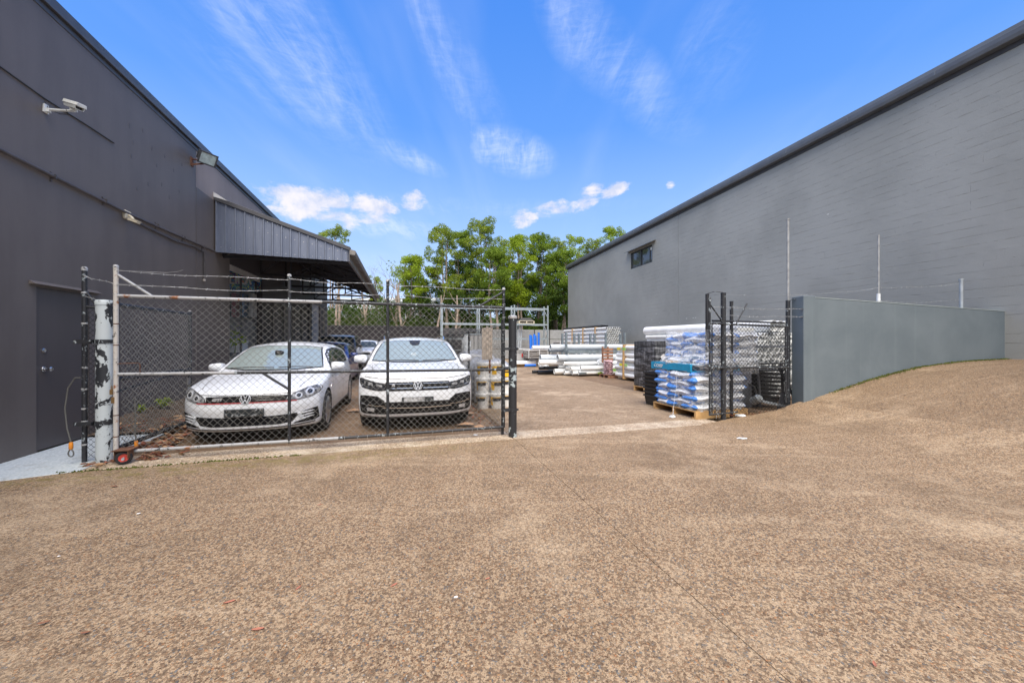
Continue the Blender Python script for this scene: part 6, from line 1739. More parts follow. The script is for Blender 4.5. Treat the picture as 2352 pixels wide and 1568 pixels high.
# ---- pallets of bagged product
M_BAG, t, b = new_mat('printed_bag'); p = objc(t); s_ = t.add('ShaderNodeSeparateXYZ'); t.l.new(p, s_.inputs[0])
ax = t.math('ABSOLUTE', s_.outputs[0]); n = t.noise(p, 9, 4, .6, .5); nn = t.noise(p, 22, 5, .7)
endb = t.step(t.math('ADD', ax, t.math('MULTIPLY', n, .03)), .262, .27)
band = t.math('MULTIPLY', t.step(s_.outputs[1], .02, .03), t.math('SUBTRACT', 1, t.step(t.math('ADD', s_.outputs[0], t.math('MULTIPLY', n, .05)), .0, .01)))
oi = t.add('ShaderNodeObjectInfo')
band = t.math('MULTIPLY', band, t.math('GREATER_THAN', oi.outputs['Random'], .55))
side = t.math('MULTIPLY', t.math('LESS_THAN', s_.outputs[2], .045), t.math('GREATER_THAN', t.noise(p, 5, 2, .5), .56))
white = t.mix(t.step(nn, .35, .7), (.62, .65, .69), (.82, .84, .86))
blue = t.mix(t.step(nn, .35, .7), (.04, .18, .58), (.13, .34, .78))
c = t.mix(t.math('MAXIMUM', endb, band), white, blue)
c = t.mix(t.math('MULTIPLY', side, .55), c, (.16, .33, .66))
t.l.new(c, b.inputs['Base Color']); b.inputs['Roughness'].default_value = .35; bump(t, b, t.noise(t.scalevec(p, (1.5, 1, 1)), 13, 5, .65, .8), .8, .03)
def bag_mesh(seed):
    rs = random.Random(seed); nx, ny = 14, 10; vs = []; L_, W_, H_ = .305, .215, .064
    for sgn in (1, -1):
        for i in range(nx + 1):
            for j in range(ny + 1):
                x = -1 + 2 * i / nx; y = -1 + 2 * j / ny
                k = ((1 - abs(x) ** 6) * (1 - abs(y) ** 5)) ** .5
                zz = sgn * H_ * k * (1 + .12 * math.sin(5 * x + seed) * math.cos(4 * y + seed * 2)) + rs.uniform(-.003, .003) * (k > 0)
                bulge = 1 + .05 * math.sin(3 * y + seed)
                vs.append((x * L_ * bulge, y * W_ * (1 - .06 * abs(x) ** 2), zz + H_ * .86 + .012 * math.sin(4 * x + seed)))
    f = []; M_ = (nx + 1) * (ny + 1)
    for i in range(nx):
        for j in range(ny):
            a = i * (ny + 1) + j; f.append((a, a + ny + 1, a + ny + 2, a + 1)); f.append((M_ + a, M_ + a + 1, M_ + a + ny + 2, M_ + a + ny + 1))
    mb = MB(); mb.add(vs, f); return mb.mesh('bag', M_BAG, smooth=True, angle=70)
bag_me = [bag_mesh(s) for s in range(5)]
def bag_stack(u, v, z, layers, label, group, rz=0.0, lean=(0, 0), dz=.083):
    rs = random.Random(int(z * 100)); n = 0
    for l in range(layers):
        # five-bag pattern, alternate layers turned about
        lay = [(-.30, -.40, 0), (.30, -.40, 0), (-.40, .18, 90), (0, .18, 90), (.40, .18, 90)]
        for k_, (x, y, a) in enumerate(lay):
            if l % 2: x, y, a = -x, -y, a + 180
            o = bpy.data.objects.new('bag', bag_me[rs.randrange(5)]); COL.objects.link(o)
            p_ = Vector((x + rs.uniform(-.012, .012) + lean[0] * l, y + rs.uniform(-.012, .012) + lean[1] * l, 0))
            p_ = Matrix.Rotation(rz, 3, 'Z') @ p_
            q = W(u + p_.x, v + p_.y, z + l * dz); o.location = q
            o.rotation_euler = (rs.uniform(-.03, .03), rs.uniform(-.03, .03), YAW + rz + R(a + rs.uniform(-3, 3)))
            tag(o, f"{label}, {ordn(l)} layer up, {('near left', 'near right', 'far left', 'far middle', 'far right')[k_]} of its layer", 'bag', group); n += 1
bpu, bpv = 5.72, 6.32
pallet('pallet', 'timber pallet under the lower stack of blue and white bags', bpu, bpv, 1.2, 1.22, rz=YAW)
bag_stack(bpu, bpv, .145, 8, 'blue and white bag in the lower stack', 'blue and white bags on the lower pallet')
# blue pallet with white stencil
M_BPAL = mat('blue_pallet_paint', (.01, .27, .48), .6, var=.15, dirt=.3, dirtcol=(.08, .12, .14))
pb = thing('blue_pallet', 'blue pallet stencilled with white letters between the two bag stacks', 'pallet', W(bpu + .0, bpv + .13, .845))
for k in range(7):
    x = -.58 + 1.06 * k / 6; mb = MB(); mb.box(x, x + .11, -.58, .58, .125, .145); mb.obj('board', M_BPAL, pb)
for x in (-.58, 0, .54):
    mb = MB(); mb.box(x, x + .04, -.58, .58, .015, .125); mb.obj('bearer', M_BPAL, pb)
for y in (-.58, .0, .50):
    mb = MB(); mb.box(-.58, .58, y, y + .08, 0, .015); mb.obj('base_board', M_BPAL, pb)
Mx = Matrix.Translation((-.585, .30, .072)) @ Matrix.Rotation(R(-90), 4, 'Z') @ STAND
text_obj('CHEP', .085, M_PW, pb, Mx, 'stencil', .001, .002)
mb = MB(); mb.path([(-.584, .44, .045), (-.584, .47, .08), (-.584, .44, .11), (-.584, .41, .11)], .005, 4); mb.obj('stencil', M_PW, pb)
bag_stack(bpu + .26, bpv - .0, .99, 7, 'blue and white bag in the upper stack', 'blue and white bags on the upper pallet', rz=R(4), lean=(.006, -.004), dz=.081)
for i, (x, y) in enumerate(((-.42, .22), (-.36, .42))):
    mb = MB(); mb.box(-.12, .12, -.08, .08, 0, .02); o = mb.obj('timber_offcut', M_PINE, M=Matrix.Translation(W(bpu + x, bpv + y, .993)) @ Matrix.Rotation(.5 + i, 4, 'Z') @ Matrix.Rotation(.12, 4, 'X')); tag(o, ('nearer', 'further')[i] + ' loose timber piece lying on the left edge of the blue pallet', 'timber')
def film_shell(name, label, u, v, z0, z1, w, d, seed, flare=None, rz=0):
    rs = random.Random(seed); n = 44; m_ = 22; vs = []; fs = []
    for j in range(m_ + 1):
        f = j / m_; z = z0 + (z1 - z0) * f
        for i in range(n):
            a = 2 * PI * i / n; ex = .28
            cx = math.copysign(abs(math.cos(a)) ** ex, math.cos(a)); cy = math.copysign(abs(math.sin(a)) ** ex, math.sin(a))
            k = 1 + .012 * math.sin(9 * a + 5 * z) + rs.uniform(-.008, .008)
            fx, fy = flare(f, a) if flare else (0, 0)
            vs.append((cx * w / 2 * k + fx, cy * d / 2 * k + fy, z + .01 * math.sin(7 * a)))
    for j in range(m_):
        for i in range(n): fs.append((j * n + i, j * n + (i + 1) % n, (j + 1) * n + (i + 1) % n, (j + 1) * n + i))
    mb = MB(); mb.add(vs, fs); mb.add([(-w * .45, -d * .45, z1 + .005), (w * .45, -d * .45, z1), (w * .45, d * .45, z1 + .01), (-w * .45, d * .45, z1)], [(0, 1, 2, 3)])
    o = mb.obj(name, M_FILM, smooth=True, M=Matrix.Translation(W(u, v, 0)) @ SITE @ Matrix.Rotation(rz, 4, 'Z'), normals=False); return tag(o, label, 'plastic film')
film_shell('plastic_film', 'clear wrinkled film round the lower bag stack', bpu, bpv, .13, .83, 1.18, 1.20, 5)
film_shell('plastic_film', 'clear film bulging loosely round the leaning upper bag stack', bpu + .27, bpv, .80, 1.63, 1.28, 1.26, 6,
           flare=lambda f, a: (-.20 * math.exp(-((f - .22) / .16) ** 2) * max(0, -math.cos(a)), -.10 * math.exp(-((f - .2) / .2) ** 2) * max(0, -math.sin(a))), rz=R(4))
q = W(bpu - .63, bpv - .15, .85)
mb = MB(); mb.path([q, q + Vector((-.03, -.05, -.3)), q + Vector((-.10, -.10, -.62)), q + Vector((-.17, -.22, -.82))], [.006, .004, .004, .006], 6)
ft = tag(mb.obj('film_tail', M_FILM, smooth=True), 'twisted tail of film hanging off the bag stack to the ground', 'plastic film')
crumple('plastic_scrap', 'crumpled end of white film on the ground left of the bag pallet', 'litter', q + Vector((-.20, -.27, -.85)), .055, .04, .03, M_BAGW, 9)
mb = MB(); a = W(bpu - .18, bpv - .635, 0)
for k in range(4): mb.path([a + Vector((.02 * k, 0, .86)), a + Vector((.018 * k + .02, -.015, .4)), a + Vector((.03 * k, -.03, .10)), a + Vector((.06 * k - .02, -.06, .006))], .006, 5)
tag(mb.obj('film_strip', M_FILM), 'clear film strips trailing down the near corner of the bag pallet', 'plastic film')

# ---- things behind the right hand mesh
cab = thing('cabinet', 'tall pale grey metal cabinet behind the mesh beside the bag stacks', 'cabinet', W(7.15, 6.75, 0))
mb = MB(); mb.box(-.24, .24, -.25, .25, .72, 1.72); mb.obj('body', mat('pale_grey_enamel', (.46, .47, .46), .4, dirt=.3), cab, bevel=.01)
mb = MB(); mb.box(-.22, .22, -.265, -.25, .76, 1.68); mb.obj('door', bpy.data.materials['pale_grey_enamel'], cab, bevel=.005)
mb = MB(); mb.box(-.3, .3, -.3, .3, 0, .72); mb.obj('plinth', M_TRIM, cab)
M_ACD = mat('dark_unit_grey', (.075, .08, .09), .5, dirt=.4)
ac = thing('machine', 'dark grey machine housing with louvres low behind the mesh', 'machine', W(6.62, 6.35, 0))
mb = MB(); mb.box(-.26, .30, -.2, .25, .05, .86); mb.obj('body', M_ACD, ac, bevel=.012)
for k in range(9):
    mb = MB(); mb.box(-.22, -.02, -.215, -.2, .42 + k * .045, .445 + k * .045); mb.obj('louvre', M_TRIM, ac)
mb = MB(); mb.box(.02, .26, -.212, -.2, .45, .82); mb.obj('access_panel', mat('slate_panel', (.12, .125, .15), .5), ac)
mb = MB(); mb.lathe([(0, 0), (.08, 0), (.08, .16), (.05, .2), (0, .2)], 14, M=Matrix.Translation((.14, -.36, .22)) @ Matrix.Rotation(R(60), 4, 'X')); mb.obj('motor', M_GALV, ac, smooth=True)
mb = MB(); mb.path([(.2, -.3, .1), (.25, -.36, .3), (.24, -.3, .5), (.2, -.2, .55)], .022, 8); mb.obj('hose', M_RUB, ac, smooth=True)
st_ = thing('steel_frame', 'jumble of black steel frames and trays low behind the mesh near the grey wall', 'metal frame', W(7.55, 6.45, 0))
rs = random.Random(11)
for k in range(9):
    mb = MB(); z = .12 + k * .085; mb.box(-.42, .22, -.2 - .02 * k, .3, z, z + .03); mb.obj('tray', M_CRATE, st_)
for (p0, p1) in (((-.42, -.3, .05), (-.42, -.25, .95)), ((.22, -.3, .05), (.22, -.25, .95)), ((-.42, -.34, .18), (.30, -.40, .08)), ((.1, -.3, .85), (.45, -.42, .1))):
    mb = MB(); mb.bar(p0, p1, .04, .04); mb.obj('bar', M_TRIM, st_)
mb = MB(); mb.bar((-.50, -.42, .20), (.16, -.44, .06), .03, .05); o = mb.obj('bar', M_GALV, st_); o['label'] = 'pale galvanised bar across the front'
mb = MB(); mb.prism([(-.1, -.0), (.12, 0), (.17, .32), (.02, .36)], -.42, -.40, 'y'); mb.obj('panel', M_ACD, st_)
crumple('rag', 'dirty pale rag lying under the mesh by the black post', 'litter', W(6.05, 5.62, .02), .10, .05, .03, M_BAGW, 13)

# ---- buckets by the mesh fence
M_BKT = mat('white_bucket', (.80, .81, .80), .4, dirt=.2, dirtcol=(.4, .36, .3)); M_YEL = mat('yellow_label', (.80, .46, .01), .5); M_LBK = mat('black_label', (.03, .03, .035), .5)
mb = MB(); mb.lathe([(0, 0), (.118, 0), (.120, .005), (.138, .27), (.146, .272), (.146, .285), (.138, .29), (.138, .30), (0, .30)], 28); me_b = mb.mesh('tub', M_BKT, smooth=True, angle=30)
mb = MB(); mb.lathe([(.143, .292), (.150, .292), (.150, .318), (.138, .324), (0, .318)], 28); me_l = mb.mesh('lid', M_BKT, smooth=True, angle=30)
mb = MB(); N = 9
def lab(z0, z1, a0, a1, mt, nm):
    mb = MB(); vs = []
    for i in range(N + 1):
        a = a0 + (a1 - a0) * i / N
        for z in (z0, z1):
            r_ = .1215 + .018 * z / .27 + .0012; vs.append((r_ * math.cos(a), r_ * math.sin(a), z))
    mb.add(vs, [(2 * i, 2 * i + 2, 2 * i + 3, 2 * i + 1) for i in range(N)]); return mb.mesh(nm, mt, smooth=True)
me_y = lab(.07, .235, R(-165), R(-120), M_YEL, 'yellow_label'); me_k = lab(.17, .235, R(-120), R(-40), M_LBK, 'black_label'); me_y2 = lab(.235, .25, R(-150), R(-30), M_YEL, 'yellow_label')
mb = MB(); mb.path([(.143 * math.cos(a), .143 * math.sin(a), .262 - .10 * abs(math.sin(a))) for a in np.linspace(PI, 2 * PI, 13)], .0035, 5); me_h = mb.mesh('handle', M_SEAL, smooth=True)
spots = [(1.63, 7.93, 0, 'column by the mesh', 'bottom'), (1.92, 7.86, 0, 'middle column', 'bottom'), (1.63, 7.93, .325, 'column by the mesh', 'middle'), (1.92, 7.86, .325, 'middle column', 'middle'), (1.64, 7.95, .65, 'column by the mesh', 'top'), (1.91, 7.90, .65, 'middle column', 'top'),
         (2.17, 8.02, 0, 'column behind the black post', 'bottom'), (2.17, 8.02, .325, 'column behind the black post', 'middle')]
for (u, v, z, wh_, lv) in spots:
    b_ = thing('bucket', f'white bucket with yellow and black label, {wh_}, {lv} one', 'bucket', W(u, v, z), rz=random.Random(int(u * 90 + z * 70)).uniform(-.7, .7), group='white buckets stacked behind the mesh')
    for me_ in (me_b, me_l, me_y, me_k, me_y2, me_h):
        o = bpy.data.objects.new(me_.name.split('.')[0], me_); COL.objects.link(o); o.parent = b_
yb = thing('carton', 'yellow carton with black band on top of the buckets behind the post', 'box', W(2.13, 7.98, .66))
mb = MB(); mb.box(-.11, .14, -.12, .12, 0, .20); mb.obj('box', M_YEL, yb, bevel=.006)
mb = MB(); mb.box(-.112, .142, -.122, .122, .14, .202); mb.box(-.10, .06, -.123, -.12, .09, .12); mb.obj('black_label', M_LBK, yb)
# ---- silver covered load
M_SILV, t, b = new_mat('silver_cover'); p = objc(t); n = t.noise(t.scalevec(p, (1, 1, .8)), 2.6, 6, .66, 1.2)
t.l.new(t.mix(t.step(n, .35, .7), (.34, .35, .37), (.68, .70, .73)), b.inputs['Base Color']); b.inputs['Roughness'].default_value = .38; b.inputs['Metallic'].default_value = .15; bump(t, b, n, 1.0, .10)
def cover(label, u, v, w, d, h, seed, name='covered_load'):
    rs = random.Random(seed); bm = bmesh.new(); bmesh.ops.create_cube(bm, size=1); bmesh.ops.subdivide_edges(bm, edges=bm.edges, cuts=13, use_grid_fill=True)
    for vv in bm.verts:
        x, y, z = vv.co; f = z + .5
        k = 1 + .05 * math.sin(7 * x + 5 * y + seed) * (1 - f) + rs.uniform(-.012, .012) + .05 * (1 - f)
        r_ = 1 - .10 * max(0, f - .8) / .2 * (abs(x) * 2) ** 4
        vv.co = Vector((x * w * k * r_, y * d * k * r_, .03 + f * h * (1 - .12 * (abs(x) * 2) ** 3 - .10 * (abs(y) * 2) ** 3 + .03 * math.sin(9 * x + 4 * y + seed))))
    me = bpy.data.meshes.new(name); bm.to_mesh(me); bm.free(); me.materials.append(M_SILV); me.shade_smooth()
    o = bpy.data.objects.new(name, me); COL.objects.link(o); o.location = W(u, v, 0); o.rotation_euler = (0, 0, YAW); return tag(o, label, 'covered load')
cover('silver plastic covered load behind the white buckets', 2.06, 9.35, .95, 1.6, .98, 3)
cover('taller silver plastic covered load further back beside the white SUV', 2.10, 11.4, 1.05, 1.6, 1.12, 6)
cover('low silver plastic covered load at the far end of the mesh fence', 2.2, 13.2, 1.2, 1.3, .95, 8)
crumple('white_sheet', 'pointed scrap of white sheet standing on the silver covered load', 'plastic', W(1.95, 12.2, 1.0), .13, .10, .40, M_BAGW, 17)
tw = thing('pallet_tower', 'pale ribbed container panel standing behind the silver loads', 'container', W(3.3, 17.2, 0))
for k in range(6):
    mb = MB(); mb.box(-.55 + k * .19, -.55 + k * .19 + .17, 0, .5, 0, 1.72); mb.obj('panel', M_FENCEW, tw, bevel=.02)
mb = MB(); mb.box(-.56, .60, -.02, .52, 1.72, 1.78); mb.obj('rail', M_RACK, tw)
t2 = thing('cage', 'dark wire cage with tarpaulin between the slat fence and the pale container', 'cage', W(1.85, 17.6, 0))
mb = MB(); mb.box(-.65, .75, 0, 1.0, 0, 1.40); mb.obj('tarpaulin', mat('black_tarpaulin', (.035, .033, .036), .6, bmp=.6, bscale=6), t2, bevel=.04, seg=2)
for z in (.5, 1.0, 1.5):
    mb = MB(); mb.box(-.7, .8, -.03, -.01, z, z + .04); mb.obj('bar', M_GALV, t2)
for x in (-.7, .05, .78):
    mb = MB(); mb.box(x - .02, x + .02, -.03, -.0, 0, 1.55); mb.obj('bar', M_GALV, t2)
# ================================================================ TREES
def leafmat(name, c0, c1, c2):
    m, t, b = new_mat(name); g = t.add('ShaderNodeNewGeometry'); n = t.noise(pos(t), .9, 3, .6); n2 = t.noise(pos(t), 7, 2, .5)
    c = t.mix(t.step(n, .35, .68), c0, c1); c = t.mix(t.math('MULTIPLY', t.step(n2, .5, .75), .7), c, c2)
    t.l.new(c, b.inputs['Base Color']); b.inputs['Roughness'].default_value = .65; b.inputs['Specular IOR Level'].default_value = .2
    tl = t.add('ShaderNodeBsdfTranslucent'); t.l.new(t.mix(.35, c, (.20, .28, .03)), tl.inputs[0])
    ms = t.add('ShaderNodeMixShader'); ms.inputs[0].default_value = .38; t.l.new(b.outputs[0], ms.inputs[1]); t.l.new(tl.outputs[0], ms.inputs[2])
    out = [k for k in t.n if k.type == 'OUTPUT_MATERIAL'][0]; t.l.new(ms.outputs[0], out.inputs[0]); return m
M_LF1 = leafmat('leaf_green', (.12, .20, .022), (.22, .32, .035), (.33, .43, .05))
M_LF2 = leafmat('leaf_yellow_green', (.20, .29, .018), (.34, .45, .03), (.47, .57, .04))
M_LF3 = leafmat('leaf_dark', (.035, .07, .012), (.065, .115, .018), (.10, .16, .022))
M_LF4 = leafmat('leaf_olive', (.18, .25, .03), (.31, .38, .045), (.42, .49, .07))
M_LFS = leafmat('leaf_shrub', (.03, .05, .012), (.07, .10, .025), (.12, .15, .035))
M_BARK = mat('pale_bark', (.30, .235, .18), .85, var=.35, scale=5, bmp=.4)
M_BARKD = mat('grey_bark', (.15, .12, .095), .9, var=.35, scale=5, bmp=.4)

def leaves(name, clumps, n_per, size, mt, parent, seed, flat=.75):
    """thousands of small leaf faces spread through many clumps"""
    rs = np.random.RandomState(seed); Vs = []
    for (c, r_) in clumps:
        n = int(n_per * (r_ / .9) ** 2)
        d = rs.normal(size=(n, 3)); d /= np.linalg.norm(d, axis=1)[:, None]
        rad = r_ * rs.uniform(.15, 1, (n, 1)) ** .45
        P = np.array(c)[None] + d * rad * np.array([1, 1, flat])
        a = rs.normal(size=(n, 3)); a[:, 2] -= .25; a /= np.linalg.norm(a, axis=1)[:, None]
        b_ = np.cross(a, rs.normal(size=(n, 3))); b_ /= np.linalg.norm(b_, axis=1)[:, None] + 1e-9
        s = size * rs.uniform(.6, 1.35, (n, 1))
        Vs.append(np.stack([P - a * s * .55, P + b_ * s * .26, P + a * s * .55, P - b_ * s * .26], 1).reshape(-1, 3))
    V = np.concatenate(Vs); nf = len(V) // 4
    me = bpy.data.meshes.new(name); me.vertices.add(len(V)); me.vertices.foreach_set('co', V.ravel())
    me.loops.add(nf * 4); me.loops.foreach_set('vertex_index', np.arange(nf * 4, dtype=np.int32))
    me.polygons.add(nf); me.polygons.foreach_set('loop_start', np.arange(0, nf * 4, 4, dtype=np.int32))
    me.update(calc_edges=True); me.materials.append(mt)
    o = bpy.data.objects.new(name, me); COL.objects.link(o)
    if parent is not None: o.parent = parent
    o['kind'] = 'stuff'
    return o

def tree(x, y, h, rx, zlow, label, mt, seed, bark=M_BARK, n_cl=34, stems=2, dens=800, size=.13, group='trees beyond the back fence', asp=1.0, tr=.13):
    rs = random.Random(seed); T = thing('tree', label, 'tree', (x, y, -.1), rz=0, group=group)
    clumps = []; limbs = []
    mb = MB()
    for s in range(stems):
        bx = rs.uniform(-.3, .3) * stems * .6; tx = bx + rs.uniform(-.5, .5) * rx * .6; ty = rs.uniform(-.4, .4) * rx * .5
        hh = h * rs.uniform(.80, .93)
        P = []
        for i in range(9):
            f = i / 8; P.append(Vector((bx + (tx - bx) * f ** 1.3 + .12 * math.sin(f * 7 + seed + s), ty * f + .1 * math.cos(f * 6 + s), hh * f)))
        r0 = tr * rs.uniform(.8, 1.15)
        mb.path(P, [r0 * (1 - .85 * i / 8) + .012 for i in range(9)], 8)
        limbs.append(P)
    nl = int(n_cl * 2.1)
    for k in range(nl):
        P = rs.choice(limbs); f = rs.uniform(0, 1) ** .8; z = zlow + (h - zlow) * f
        base_z = max(zlow * .6, z - rs.uniform(.6, 1.8)); i = min(7.99, base_z / P[-1].z * 8); i = max(0, i); i0 = int(i)
        b_ = P[i0].lerp(P[min(8, i0 + 1)], i - i0)
        prof = math.sin(PI * min(1, .18 + .80 * (1 - f))) ** .6 * rx * (1.0 if f < .8 else .8)
        a = rs.uniform(0, 2 * PI); rr_ = prof * rs.uniform(.35, 1.0)
        e = Vector((b_.x * .4 + rr_ * math.cos(a), b_.y * .4 + rr_ * math.sin(a) * asp, z))
        if k < 22:
            mid = b_.lerp(e, .5) + Vector((0, 0, -.12 + rs.uniform(-.1, .2)))
            mb.path([b_, mid, e], [.035, .022, .008], 5)
        clumps.append((tuple(e), rs.uniform(.30, .75) * (.52 + .17 * rx)))
    clumps.append(((limbs[0][-1].x, limbs[0][-1].y, h - .35), .5))
    mb.obj('trunk', bark, T, smooth=True)
    leaves('crown', clumps, dens, size, mt, T, seed)
    return T
def at(px, Y): return (px - 1176) / 870 * Y
def hz(py, Y): return EYE + (784 - py) / 870 * Y
TR = [  # px centre, top py, half width px, distance, low py, material, seed, label, clumps
    (950, 588, 40, 36, 700, M_LF2, 3, 'low bright yellow-green tree at the left end of the tree row', 26),
    (940, 612, 34, 39, 680, M_LF4, 33, 'thin olive tree just behind the low bright tree', 16),
    (1020, 520, 44, 37, 690, M_LF4, 5, 'tall olive green tree, second in the row from the left', 40),
    (1062, 530, 40, 39, 700, M_LF1, 7, 'tall mid green tree with pale stems rising above the rack left end', 38),
    (1108, 506, 48, 38, 700, M_LF4, 9, 'tallest tree of the row with an open top', 46),
    (1140, 570, 44, 35, 715, M_LF1, 11, 'mid green tree below and right of the tallest one', 40),
    (1200, 536, 40, 36, 700, M_LF2, 13, 'rounded yellow-green tree above the black gate post', 40),
    (1248, 535, 40, 37, 715, M_LF1, 15, 'mid green tree above the right end of the rack', 40),
    (1290, 575, 36, 36, 725, M_LF1, 17, 'green tree against the corner of the grey warehouse', 32),
    (1318, 540, 34, 40, 700, M_LF2, 19, 'bright green tree peeping over the corner of the warehouse roof', 26),
    (1408, 522, 38, 46, 620, M_LF2, 21, 'bright green treetop showing above the warehouse roof', 26),
    (1358, 548, 24, 46, 620, M_LF4, 23, 'small olive treetop above the warehouse roof line', 14),
    (762, 520, 38, 42, 580, M_LF4, 25, 'open olive treetop showing above the canopy', 16),
    (857, 632, 22, 46, 700, M_LF4, 27, 'small distant tree beside the lower end of the gutter', 12),
    (1078, 600, 60, 42, 740, M_LF3, 29, 'dark green tree deep behind the middle of the row', 36),
    (1180, 605, 60, 42, 745, M_LF3, 31, 'dark green tree deep behind the gate post', 36),
    (1265, 610, 55, 41, 750, M_LF3, 35, 'dark green tree deep behind the right end of the row', 36),
    (1278, 552, 34, 41, 700, M_LF4, 39, 'olive tree filling the gap beside the warehouse corner', 30),
    (1165, 548, 38, 41, 700, M_LF4, 43, 'olive tree between the tallest tree and the rounded one', 30),
    (985, 640, 40, 41, 740, M_LF3, 37, 'dark green tree deep behind the low bright tree', 22),
]
for (px, py, hw, Y, pl_, mt_, sd, lb_, nc) in TR:
    tree(at(px, Y), Y, hz(py, Y), hw / 870 * Y, hz(pl_, Y), lb_, mt_, sd, n_cl=nc, stems=2 if sd % 4 == 1 else 3, bark=M_BARK if sd % 3 else M_BARKD)
# bare pale trunks seen under the canopy and above the dark fence
rs = random.Random(77)
for i, (px, pt, Y, lean) in enumerate(((768, 640, 34, .3), (784, 655, 34, -.5), (816, 700, 35, 1.2), (843, 668, 35, -.6), (905, 655, 35, .4), (915, 690, 36, -.4), (932, 665, 34, -1.0), (1000, 690, 34, .5), (1045, 690, 34, .2))):
    x = at(px, Y); h = hz(pt, Y); T = thing('bare_tree', 'pale bare trunk standing behind the dark back fence, ' + ('first', 'second', 'third, leaning', 'fourth', 'fifth', 'sixth', 'seventh, leaning', 'eighth', 'ninth')[i] + ' from the left', 'tree', (x, Y, -.1), rz=0, group='bare trunks behind the dark fence')
    mb = MB(); P = [Vector((lean * (k / 7) ** 1.2 + .07 * math.sin(k * 1.3 + i), .05 * k, (h + .6) * k / 7)) for k in range(8)]
    mb.path(P, [.15 * (1 - .6 * k / 7) for k in range(8)], 8); mb.obj('trunk', M_BARK, T, smooth=True)
    mb = MB()
    for k in (3, 4, 5, 6):
        a = rs.uniform(-1, 1); mb.path([P[k], P[k] + Vector((a * .5, .1, .5)), P[k] + Vector((a * .9, .1, 1.2))], [.05, .03, .012], 5)
    mb.obj('branch', M_BARK, T, smooth=True)
    leaves('crown', [((P[-1].x + rs.uniform(-.8, .8), P[-1].y + rs.uniform(-.6, .6), P[-1].z + rs.uniform(.3, 1.6)), rs.uniform(.4, .7)) for _ in range(3 if px > 900 else 6)], 90, .16, M_LF4, T, 90 + i)
# dead tree
def dead(px, Y, h, seed, label):
    T = thing('dead_tree', label, 'tree', (at(px, Y), Y, -.1), rz=0); mb = MB(); rs = random.Random(seed)
    def br(p, d, ln, r_, dep):
        q = p + d * ln; m_ = p.lerp(q, .5) + Vector((rs.uniform(-.1, .1), 0, rs.uniform(-.05, .1))) * ln; mb.path([p, m_, q], [r_, r_ * .75, r_ * .5], 5)
        if dep == 0: return
        for _ in range(rs.choice((2, 3))):
            nd = (d + Vector((rs.uniform(-.8, .8), rs.uniform(-.5, .5), rs.uniform(-.15, .45)))).normalized(); br(q, nd, ln * rs.uniform(.5, .8), r_ * .52, dep - 1)
    br(Vector((0, 0, 0)), Vector((0, 0, 1)), h * .52, .10, 0); br(Vector((0, 0, h * .5)), Vector((-.45, 0, .9)).normalized(), h * .22, .05, 4); br(Vector((0, 0, h * .5)), Vector((.1, 0, 1)).normalized(), h * .26, .05, 3)
    mb.obj('trunk', M_BARKD, T, smooth=True)
dead(900, 36, 8.6, 6, 'leafless dead tree with spiky twigs left of the tree row')
dead(880, 38, 7.4, 12, 'smaller leafless tree reaching left beside the canopy gutter')
# understorey and distant wood
rs = random.Random(5); cl = []
for i in range(260):
    px = rs.uniform(740, 1330); Y = rs.uniform(35, 46)
    zt = hz(rs.uniform(700, 790) if px < 960 else rs.uniform(655, 790), Y); cl.append(((at(px, Y), Y, max(.3, zt)), rs.uniform(.6, 1.25)))
tag(leaves('undergrowth', cl, 150, .24, M_LF3, None, 71), 'dense dark undergrowth between the trunks behind the back fence', 'undergrowth')
cl = []
for i in range(90):
    px = rs.uniform(730, 1000); Y = rs.uniform(33, 38); cl.append(((at(px, Y), Y, rs.uniform(1.6, 3.7)), rs.uniform(.5, 1.0)))
tag(leaves('shrubbery', cl, 90, .18, M_LFS, None, 72), 'mid green shrubs just behind the dark back fence', 'shrubs')
cl = []
for i in range(420):
    a = rs.uniform(-1.0, 1.0); Y = rs.uniform(120, 170); cl.append(((a * Y, Y, rs.uniform(0, 9)), rs.uniform(3, 5.5)))
tag(leaves('distant_wood', cl, 14, 1.6, M_LF3, None, 73), 'distant wooded skyline far beyond the yard', 'woodland')
# far factory roofs glimpsed beyond
fb = thing('far_building', 'distant low white roofed building glimpsed through the trunks left of the tree row', 'building', (at(915, 95), 95, 0), rz=0)
mb = MB(); mb.box(-14, 9, 0, 20, 0, 9.5); mb.obj('wall', mat('far_wall', (.35, .36, .37), .7), fb)
mb = MB(); mb.prism([(-15, 9.5), (10, 9.5), (9.6, 12.2), (-14.0, 12.2)], -1, 20, 'y'); mb.obj('roof', mat('far_roof', (.60, .64, .66), .6), fb)
for k in range(6):
    mb = MB(); mb.box(-13 + k * 3.6, -11 + k * 3.6, -.1, 0, 5, 7); mb.obj('window', M_WG, fb)

# ================================================================ WEEDS, LEAF LITTER, SCRAPS
def weed(u, v, z, s, seed, label, n=26):
    rs = random.Random(seed); mb = MB()
    for k in range(n):
        a = rs.uniform(0, 2 * PI); r_ = rs.uniform(.2, 1) * s; h = rs.uniform(.3, 1) * s
        p1 = Vector((math.cos(a) * r_ * .5, math.sin(a) * r_ * .5, h)); p2 = Vector((math.cos(a) * r_, math.sin(a) * r_, h * rs.uniform(.5, 1))); t_ = Vector((-math.sin(a), math.cos(a), 0)) * .12 * s
        mb.add([(0, 0, 0), p1 + t_, p2, p1 - t_], [(0, 1, 2, 3)])
    return tag(mb.obj('weed', M_LF2, M=Matrix.Translation(W(u, v, z)), normals=False), label, 'weed')
weed(-4.30, 8.55, .18, .20, 1, 'green weed at the foot of the dark wall behind the folded gate', 40)
weed(-4.38, 8.1, .18, .15, 4, 'smaller weed left of the other one along the dark wall', 24)
